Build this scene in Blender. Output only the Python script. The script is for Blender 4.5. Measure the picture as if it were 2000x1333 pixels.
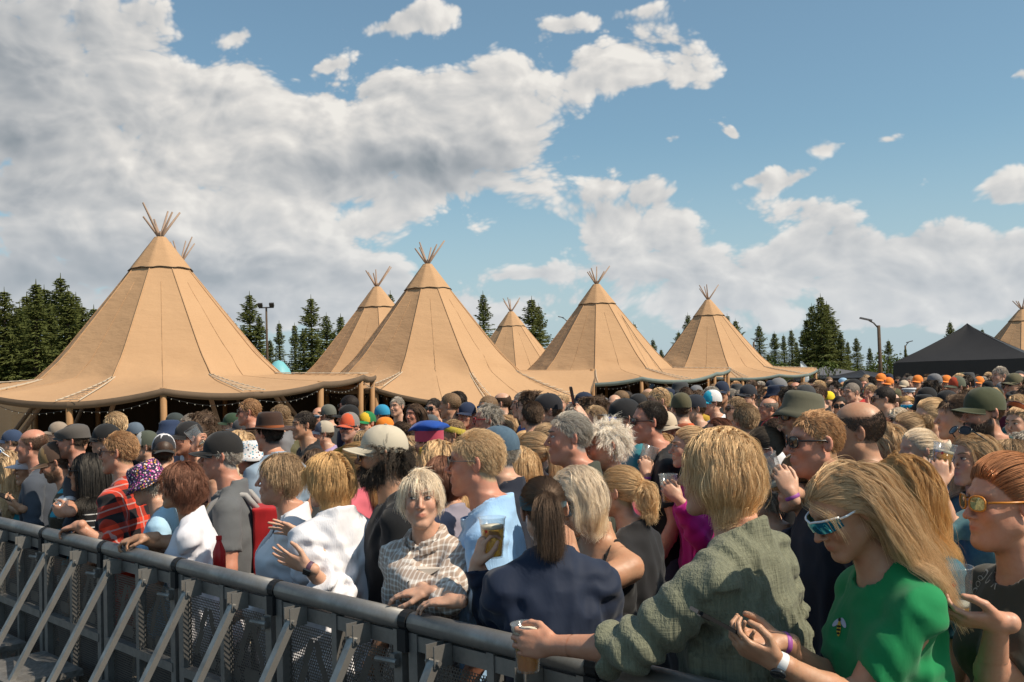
import bpy, bmesh, math, random
import numpy as np
from mathutils import Vector, Matrix

random.seed(7)
RNG = np.random.default_rng(11)
for _o in list(bpy.data.objects):
    bpy.data.objects.remove(_o)
SC = bpy.context.scene
COL = SC.collection
rad = math.radians

# ------------------------------------------------------------------ camera
CAMZ = 1.93
FPX = 2000.0                       # focal length in pixels of the 2000 x 1333 photograph
PITCH = math.atan2(79.0, FPX)
ROLL = rad(1.7)
_w = Vector((0, math.cos(PITCH), math.sin(PITCH)))
_u0 = Vector((0, -math.sin(PITCH), math.cos(PITCH)))
_r0 = Vector((1, 0, 0))
_r = _r0 * math.cos(ROLL) - _u0 * math.sin(ROLL)
_u = _u0 * math.cos(ROLL) + _r0 * math.sin(ROLL)
CAMPOS = Vector((0, 0, CAMZ))
cam_d = bpy.data.cameras.new('camera')
cam_d.sensor_width = 36.0
cam_d.lens = 36.0
cam_d.clip_start = 0.05
cam_d.clip_end = 3000.0
cam = bpy.data.objects.new('camera', cam_d)
COL.objects.link(cam)
cam.matrix_world = Matrix(((_r.x, _u.x, -_w.x, 0), (_r.y, _u.y, -_w.y, 0), (_r.z, _u.z, -_w.z, CAMZ), (0, 0, 0, 1)))
SC.camera = cam


def ray(px, py):
    """direction through a photo pixel, with y component 1 (so multiply by the distance Y)"""
    d = _r * ((px - 1000.0) / FPX) + _u * (-(py - 666.5) / FPX) + _w
    return d / d.y


def at(px, py, Y):
    return CAMPOS + ray(px, py) * Y


def at_z(px, py, z):
    d = ray(px, py)
    return CAMPOS + d * ((z - CAMZ) / d.z)


# ------------------------------------------------------------------ light
SUN_AZ = rad(113)        # compass angle from +Y (view direction) towards +X (right)
SUN_EL = rad(49)
SUN_DIR = Vector((math.sin(SUN_AZ) * math.cos(SUN_EL), math.cos(SUN_AZ) * math.cos(SUN_EL), math.sin(SUN_EL)))
sun_d = bpy.data.lights.new('sun', 'SUN')
sun_d.energy = 5.0
sun_d.angle = rad(0.55)
sun_d.color = (1.0, 0.87, 0.70)
sun = bpy.data.objects.new('sun', sun_d)
COL.objects.link(sun)
sun.rotation_euler = (-SUN_DIR).to_track_quat('-Z', 'Y').to_euler()
sun.location = (20, -10, 40)
SC.view_settings.view_transform = 'Standard'
SC.view_settings.look = 'None'
SC.view_settings.exposure = 0.18
SC.view_settings.gamma = 1.0
SC.view_settings.use_curve_mapping = False
SC.render.engine = 'CYCLES'
SC.cycles.max_bounces = 5
SC.cycles.diffuse_bounces = 2
SC.cycles.glossy_bounces = 2
SC.cycles.transmission_bounces = 6
SC.cycles.transparent_max_bounces = 10
SC.cycles.caustics_reflective = False
SC.cycles.caustics_refractive = False


# ------------------------------------------------------------------ node helper
class NT:
    def __init__(s, tree):
        s.t = tree
        s.t.nodes.clear()

    def n(s, typ, ins=None, **props):
        nd = s.t.nodes.new(typ)
        for k, v in props.items():
            setattr(nd, k, v)
        if ins:
            for k, v in ins.items():
                s.set(nd.inputs[k], v)
        return nd

    def set(s, sock, v):
        if isinstance(v, bpy.types.NodeSocket):
            s.t.links.new(v, sock)
        else:
            if isinstance(v, (tuple, list)) and sock.type == 'RGBA' and len(v) == 3:
                v = tuple(v) + (1.0,)
            sock.default_value = v

    def m(s, op, a, b=None, c=None, clamp=False):
        nd = s.n('ShaderNodeMath', operation=op, use_clamp=clamp)
        s.set(nd.inputs[0], a)
        if b is not None:
            s.set(nd.inputs[1], b)
        if c is not None:
            s.set(nd.inputs[2], c)
        return nd.outputs[0]

    def v(s, op, a, b=None, scale=None):
        nd = s.n('ShaderNodeVectorMath', operation=op)
        s.set(nd.inputs[0], a)
        if b is not None:
            s.set(nd.inputs[1], b)
        if scale is not None:
            s.set(nd.inputs['Scale'], scale)
        return nd.outputs['Value'] if op in ('DOT_PRODUCT', 'LENGTH', 'DISTANCE') else nd.outputs[0]

    def mix(s, f, a, b, blend='MIX'):
        nd = s.n('ShaderNodeMix', data_type='RGBA', blend_type=blend)
        s.set(nd.inputs[0], f)
        s.set(nd.inputs[6], a)
        s.set(nd.inputs[7], b)
        return nd.outputs[2]

    def ramp(s, f, stops, interp='LINEAR'):
        nd = s.n('ShaderNodeValToRGB')
        cr = nd.color_ramp
        cr.interpolation = interp
        while len(cr.elements) > 1:
            cr.elements.remove(cr.elements[-1])
        for i, (p, c) in enumerate(stops):
            e = cr.elements[0] if i == 0 else cr.elements.new(p)
            e.position = p
            e.color = tuple(c) + (1.0,) if len(c) == 3 else c
        s.set(nd.inputs[0], f)
        return nd.outputs[0]

    def rng(s, v, a, b, c=0.0, d=1.0, smooth=False):
        nd = s.n('ShaderNodeMapRange', clamp=True)
        if smooth:
            nd.interpolation_type = 'SMOOTHSTEP'
        for i, x in enumerate((v, a, b, c, d)):
            s.set(nd.inputs[i], x)
        return nd.outputs[0]

    def noise(s, vec, scale, detail=4.0, rough=0.55, dist=0.0, dim='3D', out=0):
        nd = s.n('ShaderNodeTexNoise', noise_dimensions=dim)
        if vec is not None:
            s.set(nd.inputs['Vector'], vec)
        s.set(nd.inputs['Scale'], scale)
        s.set(nd.inputs['Detail'], detail)
        s.set(nd.inputs['Roughness'], rough)
        s.set(nd.inputs['Distortion'], dist)
        return nd.outputs[out]


# ------------------------------------------------------------------ sky
world = bpy.data.worlds.new('World')
SC.world = world
world.use_nodes = True
W = NT(world.node_tree)
sky_n = W.n('ShaderNodeTexSky', sky_type='NISHITA', sun_disc=False, sun_elevation=SUN_EL, sun_rotation=SUN_AZ,
            air_density=1.0, dust_density=1.6, ozone_density=1.0, altitude=300.0)
gen = W.n('ShaderNodeTexCoord').outputs['Generated']
W.set(sky_n.inputs[0], gen)
sep = W.n('ShaderNodeSeparateXYZ', {0: gen})
azim = W.m('ARCTAN2', sep.outputs[0], sep.outputs[1])
elev = W.m('ARCSINE', sep.outputs[2])
q = W.n('ShaderNodeCombineXYZ', {0: azim, 1: elev, 2: 0.0}).outputs[0]
qw = W.n('ShaderNodeCombineXYZ', {0: azim, 1: W.m('MULTIPLY', elev, 1.45), 2: 0.0}).outputs[0]


def azel(px, py):
    d = ray(px, py).normalized()
    return math.atan2(d.x, d.y), math.asin(d.z)


def blobs(lst, start=None):
    """sum of soft elliptical patches given in photo pixels: (x, y, rx, ry, tilt in degrees, weight)"""
    acc = start
    for (x, y, rx, ry, rot, wgt) in lst:
        a, e = azel(x, y)
        mp = W.n('ShaderNodeMapping', {0: q, 1: (a, e, 0), 2: (0, 0, rad(rot)), 3: (rx * 2.1 / FPX, ry * 2.1 / FPX, 1)}, vector_type='TEXTURE')
        g = W.n('ShaderNodeTexGradient', {0: mp.outputs[0]}, gradient_type='QUADRATIC_SPHERE').outputs[1]
        acc = W.m('MULTIPLY', g, wgt) if acc is None else W.m('MULTIPLY_ADD', g, wgt, acc)
    return acc


COVER = [
    (40, 200, 300, 220, 0, .95), (300, 50, 140, 80, 0, .32), (300, 330, 320, 200, 0, .9), (60, 520, 300, 160, 0, .8),
    (560, 290, 260, 110, -6, .75), (830, 290, 260, 130, -6, .95), (1010, 300, 140, 75, -5, .6), (760, 180, 80, 60, 0, .35),
    (560, 480, 240, 110, 20, .85), (740, 560, 90, 50, 30, .5), (380, 590, 330, 60, 0, .7), (650, 585, 130, 50, 0, .55),
    (1130, 140, 230, 70, 8, .95), (1300, 120, 130, 75, 0, .75), (1230, 25, 150, 30, 10, .45), (780, 45, 170, 28, 14, .75),
    (640, 130, 45, 14, 15, .5), (1230, 390, 120, 70, 0, .85), (1180, 470, 150, 80, 10, .8), (1330, 500, 90, 80, 0, .55),
    (1560, 410, 110, 60, 5, .85), (1640, 520, 200, 75, 0, .9), (1850, 520, 190, 60, 0, .85), (2050, 545, 160, 70, 0, .8),
    (1990, 365, 48, 36, 0, .85), (1650, 280, 60, 18, 0, .45), (1740, 272, 36, 16, 10, .5), (1610, 296, 24, 14, 0, .45),
    (1430, 262, 40, 18, -35, .5), (1310, 270, 70, 18, 0, .45), (1040, 535, 110, 18, 0, .5), (1995, 145, 26, 18, 0, .5),
    (1540, 355, 70, 12, 18, .42), (1700, 625, 420, 40, 0, .62), (1150, 590, 300, 50, 0, .55), (1380, 560, 130, 60, 0, .5), (850, 620, 200, 40, 0, .5), (930, 45, 120, 24, 10, .45), (1090, 50, 60, 20, 5, .45), (1480, 350, 60, 14, 10, .45), (470, 70, 40, 20, 15, .4), (480, 140, 40, 22, 15, .4),
    # the same kind of sky to both sides and overhead, outside the frame
    (-700, 300, 420, 260, 0, .8), (-1500, 100, 500, 300, 0, .7), (2700, 420, 380, 130, 0, .8), (3500, 200, 420, 220, 0, .7), (900, -700, 600, 260, 0, .6),
]
cover = blobs(COVER)
SHADE = [(20, 90, 260, 200, 0, .55), (-20, 330, 170, 200, 0, .6), (90, 545, 360, 55, 0, 1.0), (740, 325, 190, 45, 3, .95), (930, 330, 120, 40, 0, .55),
         (480, 545, 260, 45, 0, .5), (1170, 415, 75, 26, 0, .8), (870, 375, 150, 35, 0, .5), (1620, 470, 150, 40, 0, .38), (1850, 560, 300, 30, 0, .4),
         (420, 620, 380, 30, 0, .6), (1100, 200, 260, 30, 4, .25), (1240, 530, 190, 50, 0, .3)]
shade = blobs(SHADE)


def cloud_field(vec, det, vdet):
    warp = W.noise(vec, 9.0, 1.0, 0.5, dim='2D', out=1)
    vv = W.v('ADD', vec, W.v('SCALE', W.v('SUBTRACT', warp, (0.5, 0.5, 0.5)), scale=0.045))
    big = W.noise(vv, 5.6, det, 0.56, dim='2D')
    vor = W.n('ShaderNodeTexVoronoi', {'Vector': vv, 'Scale': 15.0, 'Detail': vdet, 'Roughness': 0.52, 'Lacunarity': 2.3}, feature='F1', voronoi_dimensions='2D')
    bil = W.m('SUBTRACT', 0.55, vor.outputs['Distance'])
    return W.m('MULTIPLY_ADD', W.m('SUBTRACT', big, 0.5), 1.05, W.m('MULTIPLY', bil, 0.55))


f0 = cloud_field(qw, 6.0, 3.0)
g1 = cloud_field(W.v('ADD', qw, (0.010, 0.013, 0.0)), 4.0, 2.0)
den_raw = W.m('ADD', W.m('ADD', W.m('MINIMUM', W.m('MULTIPLY', cover, 1.2), 0.95), f0), -0.355)
alpha = W.rng(den_raw, -0.03, 0.19, smooth=True)
lit = W.m('MULTIPLY', W.m('SUBTRACT', f0, g1), 0.85)
thick = W.rng(den_raw, 0.1, 1.0)
lum = W.m('ADD', W.m('ADD', 0.88, lit), W.m('MULTIPLY', thick, -0.20))
lum = W.m('SUBTRACT', lum, W.m('MULTIPLY', shade, W.rng(den_raw, 0.0, 0.5, 0.35, 0.72)))
lum = W.m('MINIMUM', W.m('MAXIMUM', lum, 0.0), 1.0)
cloud_c = W.ramp(lum, [(0.0, (0.26, 0.30, 0.335)), (0.3, (0.40, 0.425, 0.45)), (0.6, (0.58, 0.585, 0.585)), (0.85, (0.75, 0.73, 0.70)), (1.0, (0.88, 0.85, 0.80))])
haze_f = W.rng(elev, -0.02, 0.24, 0.85, 0.0, smooth=True)
BG_S = 0.085
sky_c = W.mix(0.28, sky_n.outputs[0], W.v('MULTIPLY', sky_n.outputs[0], (0.62, 1.05, 1.02)))
sky_c = W.mix(0.10, W.v('MULTIPLY', sky_c, (1.14, 1.28, 1.24)), tuple(c / BG_S for c in (0.42, 0.50, 0.55)))
blue = W.mix(haze_f, sky_c, tuple(c / BG_S for c in (0.43, 0.53, 0.60)))
clo = W.mix(W.m('MULTIPLY', haze_f, 0.75), W.v('SCALE', cloud_c, scale=0.86 / BG_S), tuple(c / BG_S for c in (0.52, 0.57, 0.62)))
allc = W.mix(alpha, blue, clo)
bg = W.n('ShaderNodeBackground', {0: allc, 1: BG_S})
wo = W.n('ShaderNodeOutputWorld', {0: bg.outputs[0]})
world.cycles.sampling_method = 'MANUAL'
world.cycles.sample_map_resolution = 512


# ================================================================== helpers
MATS = {}


def mat(name, fn):
    if name in MATS:
        return MATS[name]
    m = bpy.data.materials.new(name)
    m.use_nodes = True
    t = NT(m.node_tree)
    sh = fn(t)
    t.n('ShaderNodeOutputMaterial', {0: sh})
    MATS[name] = m
    return m


def pbsdf(t, col, rough=0.8, metal=0.0, normal=None, spec=0.3, **kw):
    p = t.n('ShaderNodeBsdfPrincipled')
    t.set(p.inputs['Base Color'], col)
    t.set(p.inputs['Roughness'], rough)
    t.set(p.inputs['Metallic'], metal)
    t.set(p.inputs['Specular IOR Level'], spec)
    if normal is not None:
        t.set(p.inputs['Normal'], normal)
    for k, v in kw.items():
        t.set(p.inputs[k.replace('_', ' ')], v)
    return p.outputs[0]


def bump(t, h, strength=0.3, dist=0.01):
    return t.n('ShaderNodeBump', {'Height': h, 'Strength': strength, 'Distance': dist}).outputs[0]


def simple(name, col, rough=0.7, metal=0.0, var=0.15, scale=30.0, spec=0.3, bmp=0.0):
    def fn(t):
        oc = t.n('ShaderNodeTexCoord').outputs['Object']
        n = t.noise(oc, scale, 4)
        c = t.mix(n, tuple(x * (1 - var) for x in col), tuple(min(1, x * (1 + var)) for x in col))
        nm = bump(t, n, bmp, 0.01) if bmp else None
        return pbsdf(t, c, rough, metal, nm, spec)
    return mat(name, fn)


def mesh_np(name, V, F, smooth=True):
    """V (n,3); F (m,3|4) array or a list of faces"""
    me = bpy.data.meshes.new(name)
    V = np.asarray(V, dtype=np.float32)
    if isinstance(F, np.ndarray):
        k = F.shape[1]
        me.vertices.add(len(V))
        me.vertices.foreach_set('co', V.ravel())
        me.loops.add(F.size)
        me.loops.foreach_set('vertex_index', F.astype(np.int32).ravel())
        me.polygons.add(len(F))
        me.polygons.foreach_set('loop_start', np.arange(0, F.size, k, dtype=np.int32))
        me.polygons.foreach_set('loop_total', np.full(len(F), k, dtype=np.int32))
        me.update(calc_edges=True)
    else:
        me.from_pydata([tuple(map(float, v)) for v in V], [], [tuple(f) for f in F])
        me.update()
    if smooth:
        me.polygons.foreach_set('use_smooth', np.ones(len(me.polygons), dtype=bool))
    return me


def link(name, me, m=None, parent=None, loc=None, rot=None):
    o = bpy.data.objects.new(name, me)
    COL.objects.link(o)
    if m is not None and me is not None and hasattr(me, 'materials') and len(me.materials) == 0:
        me.materials.append(m)
    if parent is not None:
        o.parent = parent
    if loc is not None:
        o.location = loc
    if rot is not None:
        o.rotation_euler = rot
    return o


def tag(o, label=None, cat=None, group=None, kind=None):
    if label:
        o['label'] = label
    if cat:
        o['category'] = cat
    if group:
        o['group'] = group
    if kind:
        o['kind'] = kind
    return o


def empty(name, loc=(0, 0, 0), rz=0.0):
    o = bpy.data.objects.new(name, None)
    o.empty_display_size = 0.2
    COL.objects.link(o)
    o.location = loc
    o.rotation_euler = (0, 0, rz)
    return o


def copy_tree(o, parent=None):
    c = o.copy()
    COL.objects.link(c)
    c.parent = parent
    for ch in list(o.children):
        copy_tree(ch, c)
    return c


class MB:
    """collects vertices and faces of simple shapes"""
    def __init__(s):
        s.V = []
        s.F = []

    def add(s, V, F):
        b = len(s.V)
        s.V.extend([tuple(v) for v in V])
        s.F.extend([tuple(i + b for i in f) for f in F])
        return s

    def box(s, c, size, M=None):
        x, y, z = (k / 2 for k in size)
        P = [Vector((sx * x, sy * y, sz * z)) for sz in (-1, 1) for sy in (-1, 1) for sx in (-1, 1)]
        if M is not None:
            P = [M @ p for p in P]
        P = [p + Vector(c) for p in P]
        return s.add(P, [(0, 2, 3, 1), (4, 5, 7, 6), (0, 1, 5, 4), (2, 6, 7, 3), (0, 4, 6, 2), (1, 3, 7, 5)])

    def tube(s, pts, r, n=8, caps=True):
        pts = [Vector(p) for p in pts]
        rs = r if isinstance(r, (list, tuple)) else [r] * len(pts)
        rings = []
        up = None
        for i, p in enumerate(pts):
            d = (pts[min(i + 1, len(pts) - 1)] - pts[max(i - 1, 0)]).normalized()
            if up is None:
                up = d.orthogonal().normalized()
            up = (up - d * up.dot(d)).normalized()
            sd = d.cross(up)
            rings.append([p + (up * math.cos(a) + sd * math.sin(a)) * rs[i] for a in [2 * math.pi * k / n for k in range(n)]])
        V = [v for rg in rings for v in rg]
        F = []
        for i in range(len(pts) - 1):
            for k in range(n):
                F.append((i * n + k, i * n + (k + 1) % n, (i + 1) * n + (k + 1) % n, (i + 1) * n + k))
        if caps:
            F.append(tuple(range(n))[::-1])
            F.append(tuple((len(pts) - 1) * n + k for k in range(n)))
        return s.add(V, F)

    def lathe(s, prof, n=16, c=(0, 0, 0), cap=True):
        V = []
        F = []
        for (r, z) in prof:
            for k in range(n):
                a = 2 * math.pi * k / n
                V.append((c[0] + r * math.cos(a), c[1] + r * math.sin(a), c[2] + z))
        for i in range(len(prof) - 1):
            for k in range(n):
                F.append((i * n + k, i * n + (k + 1) % n, (i + 1) * n + (k + 1) % n, (i + 1) * n + k))
        if cap:
            F.append(tuple(range(n))[::-1])
            F.append(tuple((len(prof) - 1) * n + k for k in range(n)))
        return s.add(V, F)

    def build(s, name, m, parent=None, smooth=False, loc=None, rot=None, mesh_only=False):
        me = mesh_np(name, s.V, s.F, smooth)
        if m is not None:
            me.materials.append(m)
        if mesh_only:
            return me
        return link(name, me, None, parent, loc, rot)


def sinnoise(P, seed, freq, octs=3, gain=0.5):
    """cheap smooth 3-D noise: sums of warped sines; about -1..1"""
    r = np.random.default_rng(seed)
    out = np.zeros(P.shape[:-1], dtype=np.float32)
    amp = 1.0
    f = freq
    tot = 0
    for _ in range(octs):
        A = r.normal(size=(4, 3))
        A = A / np.linalg.norm(A, axis=1, keepdims=True)
        ph = r.uniform(0, 6.28, 8)
        w = np.sin(P @ (A[3] * f * 0.7).astype(np.float32) + ph[3])
        for k in range(3):
            out += amp * np.sin(P @ (A[k] * f).astype(np.float32) + ph[k] + 1.3 * w) / 2.2
        tot += amp
        amp *= gain
        f *= 2.03
    return out / tot


# ------------------------------------------------------------------ materials of the setting
def _canvas(t):
    oc = t.n('ShaderNodeTexCoord').outputs['Object']
    big = t.noise(oc, 0.8, 5, 0.6)
    st = t.noise(t.v('MULTIPLY', oc, (6.0, 6.0, 0.7)), 1.0, 4)
    c = t.mix(big, (0.41, 0.250, 0.138), (0.485, 0.305, 0.172))
    c = t.mix(t.rng(st, 0.55, 0.75, 0, 0.35), c, (0.40, 0.25, 0.14))
    fine = t.noise(oc, 160, 3)
    wr = t.noise(t.v('MULTIPLY', oc, (1.6, 1.6, 5.0)), 1.4, 5, 0.55)
    nm = bump(t, t.m('ADD', t.m('MULTIPLY', fine, 0.02), wr), 0.55, 0.05)
    p = pbsdf(t, c, 0.85, 0, nm, 0.15)
    tr = t.n('ShaderNodeBsdfTranslucent', {0: t.v('MULTIPLY', c, (0.9, 0.8, 0.7))})
    return t.n('ShaderNodeMixShader', {0: 0.05, 1: p, 2: tr.outputs[0]}).outputs[0]


M_CANVAS = mat('canvas', _canvas)
M_HEM = simple('canvas_hem', (0.13, 0.09, 0.06), 0.8, var=0.2, scale=6)
M_HEMBLUE = simple('hem_grey_blue', (0.15, 0.185, 0.175), 0.6, var=0.2, scale=4)
M_INNER_SHADE = simple('dark_lining', (0.05, 0.035, 0.022), 0.9, var=0.3, scale=3)  # dark colour stands in for the shade inside the tents
M_TRIM = simple('trim_dark', (0.07, 0.06, 0.045), 0.8)
M_CORD = simple('cord', (0.55, 0.48, 0.38), 0.9)


def _wood(t):
    oc = t.n('ShaderNodeTexCoord').outputs['Object']
    n = t.noise(t.v('MULTIPLY', oc, (9, 9, 1.2)), 2.0, 5, 0.6)
    c = t.mix(n, (0.22, 0.115, 0.05), (0.42, 0.24, 0.115))
    return pbsdf(t, c, 0.7, 0, bump(t, n, 0.3, 0.01), 0.25)


M_WOOD = mat('pole_wood', _wood)


def _pole(t):
    oc = t.n('ShaderNodeTexCoord').outputs['Object']
    n = t.noise(t.v('MULTIPLY', oc, (9, 9, 1.2)), 2.0, 5, 0.6)
    c = t.mix(n, (0.20, 0.13, 0.10), (0.42, 0.31, 0.23))
    return pbsdf(t, c, 0.6, 0, bump(t, n, 0.3, 0.01), 0.3)


M_POLE = mat('weathered_pole', _pole)
M_BULB = mat('bulb_glass', lambda t: pbsdf(t, (0.45, 0.43, 0.38), 0.15, 0, None, 0.6))


def _ground(t):
    oc = t.n('ShaderNodeTexCoord').outputs['Object']
    a = t.noise(oc, 0.25, 6, 0.6)
    b = t.noise(oc, 3.5, 5, 0.65)
    c = t.mix(t.rng(a, 0.4, 0.62), (0.24, 0.20, 0.155), (0.13, 0.14, 0.06))
    c = t.mix(t.rng(b, 0.35, 0.7), c, (0.34, 0.29, 0.23))
    return pbsdf(t, c, 0.95, 0, bump(t, b, 0.5, 0.05), 0.1)


M_GROUND = mat('trampled_ground', _ground)
M_PIT = simple('pit_matting', (0.025, 0.025, 0.026), 0.85, var=0.3, scale=12, bmp=0.2)  # black added to keep bounced light off the barrier


def _galv(t):
    oc = t.n('ShaderNodeTexCoord').outputs['Object']
    a = t.noise(oc, 9, 6, 0.65)
    b = t.n('ShaderNodeTexVoronoi', {'Vector': oc, 'Scale': 70.0}).outputs['Distance']
    c = t.mix(t.rng(a, 0.3, 0.75), (0.34, 0.33, 0.315), (0.17, 0.162, 0.15))
    c = t.mix(t.m('MULTIPLY', b, 0.25), c, (0.30, 0.29, 0.275))
    return pbsdf(t, c, t.rng(a, 0.3, 0.7, 0.38, 0.62), 0.75, bump(t, a, 0.12, 0.01), 0.5)


M_STEEL = mat('galvanised_steel', _galv)
M_PANEL = simple('panel_steel', (0.12, 0.105, 0.092), 0.55, 0.5, var=0.3, scale=8, spec=.4)
M_RUBBER = simple('black_rubber', (0.015, 0.015, 0.016), 0.6)


def _chequer(t):
    oc = t.n('ShaderNodeTexCoord').outputs['Object']
    a = t.noise(oc, 14, 5, 0.65)
    vo = t.n('ShaderNodeTexVoronoi', {'Vector': oc, 'Scale': 45.0}).outputs['Distance']
    c = t.mix(t.rng(a, 0.3, 0.75), (0.27, 0.26, 0.245), (0.13, 0.12, 0.11))
    return pbsdf(t, c, 0.55, 0.6, bump(t, vo, 0.5, 0.006), 0.5)


M_TREAD = mat('tread_plate', _chequer)


def _needles(t):
    r = t.n('ShaderNodeObjectInfo').outputs['Random']
    oc = t.n('ShaderNodeTexCoord').outputs['Object']
    n = t.noise(oc, 1.6, 4, 0.6)
    c = t.mix(n, (0.040, 0.060, 0.016), (0.125, 0.140, 0.036))
    c = t.mix(t.m('MULTIPLY', r, 0.5), c, (0.10, 0.105, 0.03))
    p = pbsdf(t, c, 0.75, 0, None, 0.2)
    tr = t.n('ShaderNodeBsdfTranslucent', {0: (0.12, 0.13, 0.03, 1)})
    return t.n('ShaderNodeMixShader', {0: 0.22, 1: p, 2: tr.outputs[0]}).outputs[0]


M_NEEDLE = mat('spruce_needles', _needles)


def _leaf(t):
    r = t.n('ShaderNodeObjectInfo').outputs['Random']
    oc = t.n('ShaderNodeTexCoord').outputs['Object']
    n = t.noise(oc, 2.5, 4, 0.6)
    c = t.mix(n, (0.045, 0.075, 0.015), (0.11, 0.14, 0.03))
    p = pbsdf(t, c, 0.7, 0, None, 0.2)
    tr = t.n('ShaderNodeBsdfTranslucent', {0: (0.10, 0.13, 0.02, 1)})
    return t.n('ShaderNodeMixShader', {0: 0.2, 1: p, 2: tr.outputs[0]}).outputs[0]


M_LEAF = mat('broad_leaves', _leaf)
M_BARK = simple('bark', (0.085, 0.06, 0.042), 0.9, var=0.35, scale=9, bmp=0.4)
M_BLACKFAB = simple('black_polyester', (0.022, 0.021, 0.022), 0.6, var=0.2, scale=3, spec=0.35)
M_GREYFAB = simple('grey_polyester', (0.10, 0.10, 0.11), 0.6, var=0.2, scale=3)
M_DARKMETAL = simple('dark_metal', (0.06, 0.055, 0.05), 0.5, 0.5)
M_ALU = simple('aluminium', (0.5, 0.5, 0.5), 0.35, 0.9)

# ------------------------------------------------------------------ ground
_g = 900.0
me = mesh_np('ground', [(-_g, -60, 0), (_g, -60, 0), (_g, _g, 0), (-_g, _g, 0)], [(0, 1, 2, 3)], False)
tag(link('ground', me, M_GROUND), kind='structure')

# ------------------------------------------------------------------ barrier line
BARZ = 1.10
JOINTS = [at_z(x, y, BARZ) for x, y in ((204, 1058), (333, 1086), (511, 1127), (770, 1188), (1165, 1279))]
_c = sum(JOINTS, Vector()) / len(JOINTS)
BDIR = (JOINTS[-1] - JOINTS[0]).normalized()
BDIR.z = 0
BDIR.normalize()                                   # along the barrier, from far left to near right
BOUT = Vector((BDIR.y, -BDIR.x, 0))                # towards the pit (near left)
if BOUT.y > 0:
    BOUT = -BOUT
BORG = Vector((_c.x, _c.y, 0))
_ts = [(j - BORG).dot(BDIR) for j in JOINTS]
SECW = (_ts[-1] - _ts[0]) / 4.0
T0 = _ts[0]
print('barrier', BDIR, BOUT, 'section', SECW, [round(t, 2) for t in _ts])


def bar_pt(t, out=0.0, z=0.0):
    p = BORG + BDIR * t + BOUT * out
    return Vector((p.x, p.y, z))


# pit floor on the stage side, made black so it bounces no light
a0, a1 = bar_pt(-12, 0.02, 0.006), bar_pt(9, 0.02, 0.006)
b0, b1 = bar_pt(-12, 9, 0.006), bar_pt(9, 9, 0.006)
me = mesh_np('pit_floor', [a0, b0, b1, a1], [(0, 1, 2, 3)], False)
tag(link('pit_floor', me, M_PIT), kind='structure')


# ------------------------------------------------------------------ barrier sections
def perforated(w, h, glyph=None, mirror=False, pitch=0.0145, row=0.0125, hole=0.0047):
    """steel sheet with staggered round holes cut through it, in the local x-z plane; a stroke glyph stays solid"""
    nx, nz = int(w / pitch), int(h / row)
    px, pz = w / nx, h / nz
    ang = np.arange(8) * math.pi / 4 + math.pi / 8
    outer = np.array([(1, .42), (.42, 1), (-.42, 1), (-1, .42), (-1, -.42), (-.42, -1), (.42, -1), (1, -.42)]) * (px / 2, pz / 2)
    inner = np.stack([np.cos(ang), np.sin(ang)], 1) * hole
    V = []
    F = []
    for j in range(nz):
        off = 0.25 if j % 2 else -0.25
        for i in range(nx):
            cx, cz = (i + .5 + off) * px, (j + .5) * pz
            u, v = cx / w, cz / h
            if mirror:
                u = 1 - u
            solid = False
            if i == 0 or i == nx - 1:
                solid = True
            if glyph:
                for (x0, z0, x1, z1, th) in glyph:
                    dx, dz = (x1 - x0) * w, (z1 - z0) * h
                    L = dx * dx + dz * dz
                    tt = 0 if L == 0 else max(0, min(1, ((u - x0) * w * dx + (v - z0) * h * dz) / L))
                    if math.hypot((u - x0) * w - dx * tt, (v - z0) * h - dz * tt) < th:
                        solid = True
            b = len(V)
            co = np.array([(cx, cz)])
            if solid:
                V.extend((co + np.array([(1, 1), (-1, 1), (-1, -1), (1, -1)]) * (px / 2, pz / 2)).tolist())
                F.append((b, b + 1, b + 2, b + 3))
            else:
                V.extend((co + outer).tolist())
                V.extend((co + inner).tolist())
                for k in range(8):
                    k2 = (k + 1) % 8
                    F.append((b + k, b + k2, b + 8 + k2, b + 8 + k))
                # corners of the cell
                c4 = len(V)
                V.extend((co + np.array([(1, 1), (-1, 1), (-1, -1), (1, -1)]) * (px / 2, pz / 2)).tolist())
                F.extend([(b, c4, b + 1), (b + 2, c4 + 1, b + 3), (b + 4, c4 + 2, b + 5), (b + 6, c4 + 3, b + 7)])
    V = np.array(V)
    V3 = np.stack([V[:, 0], np.zeros(len(V)), V[:, 1]], 1)
    me = mesh_np('perforated_panel', V3, F, False)
    me.materials.append(M_PANEL)
    return me


GLYPH_A = [(.18, .22, .44, .80, .020), (.56, .80, .80, .30, .020), (.38, .16, .62, .16, .028), (.84, .12, .86, .14, .030)]


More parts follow.
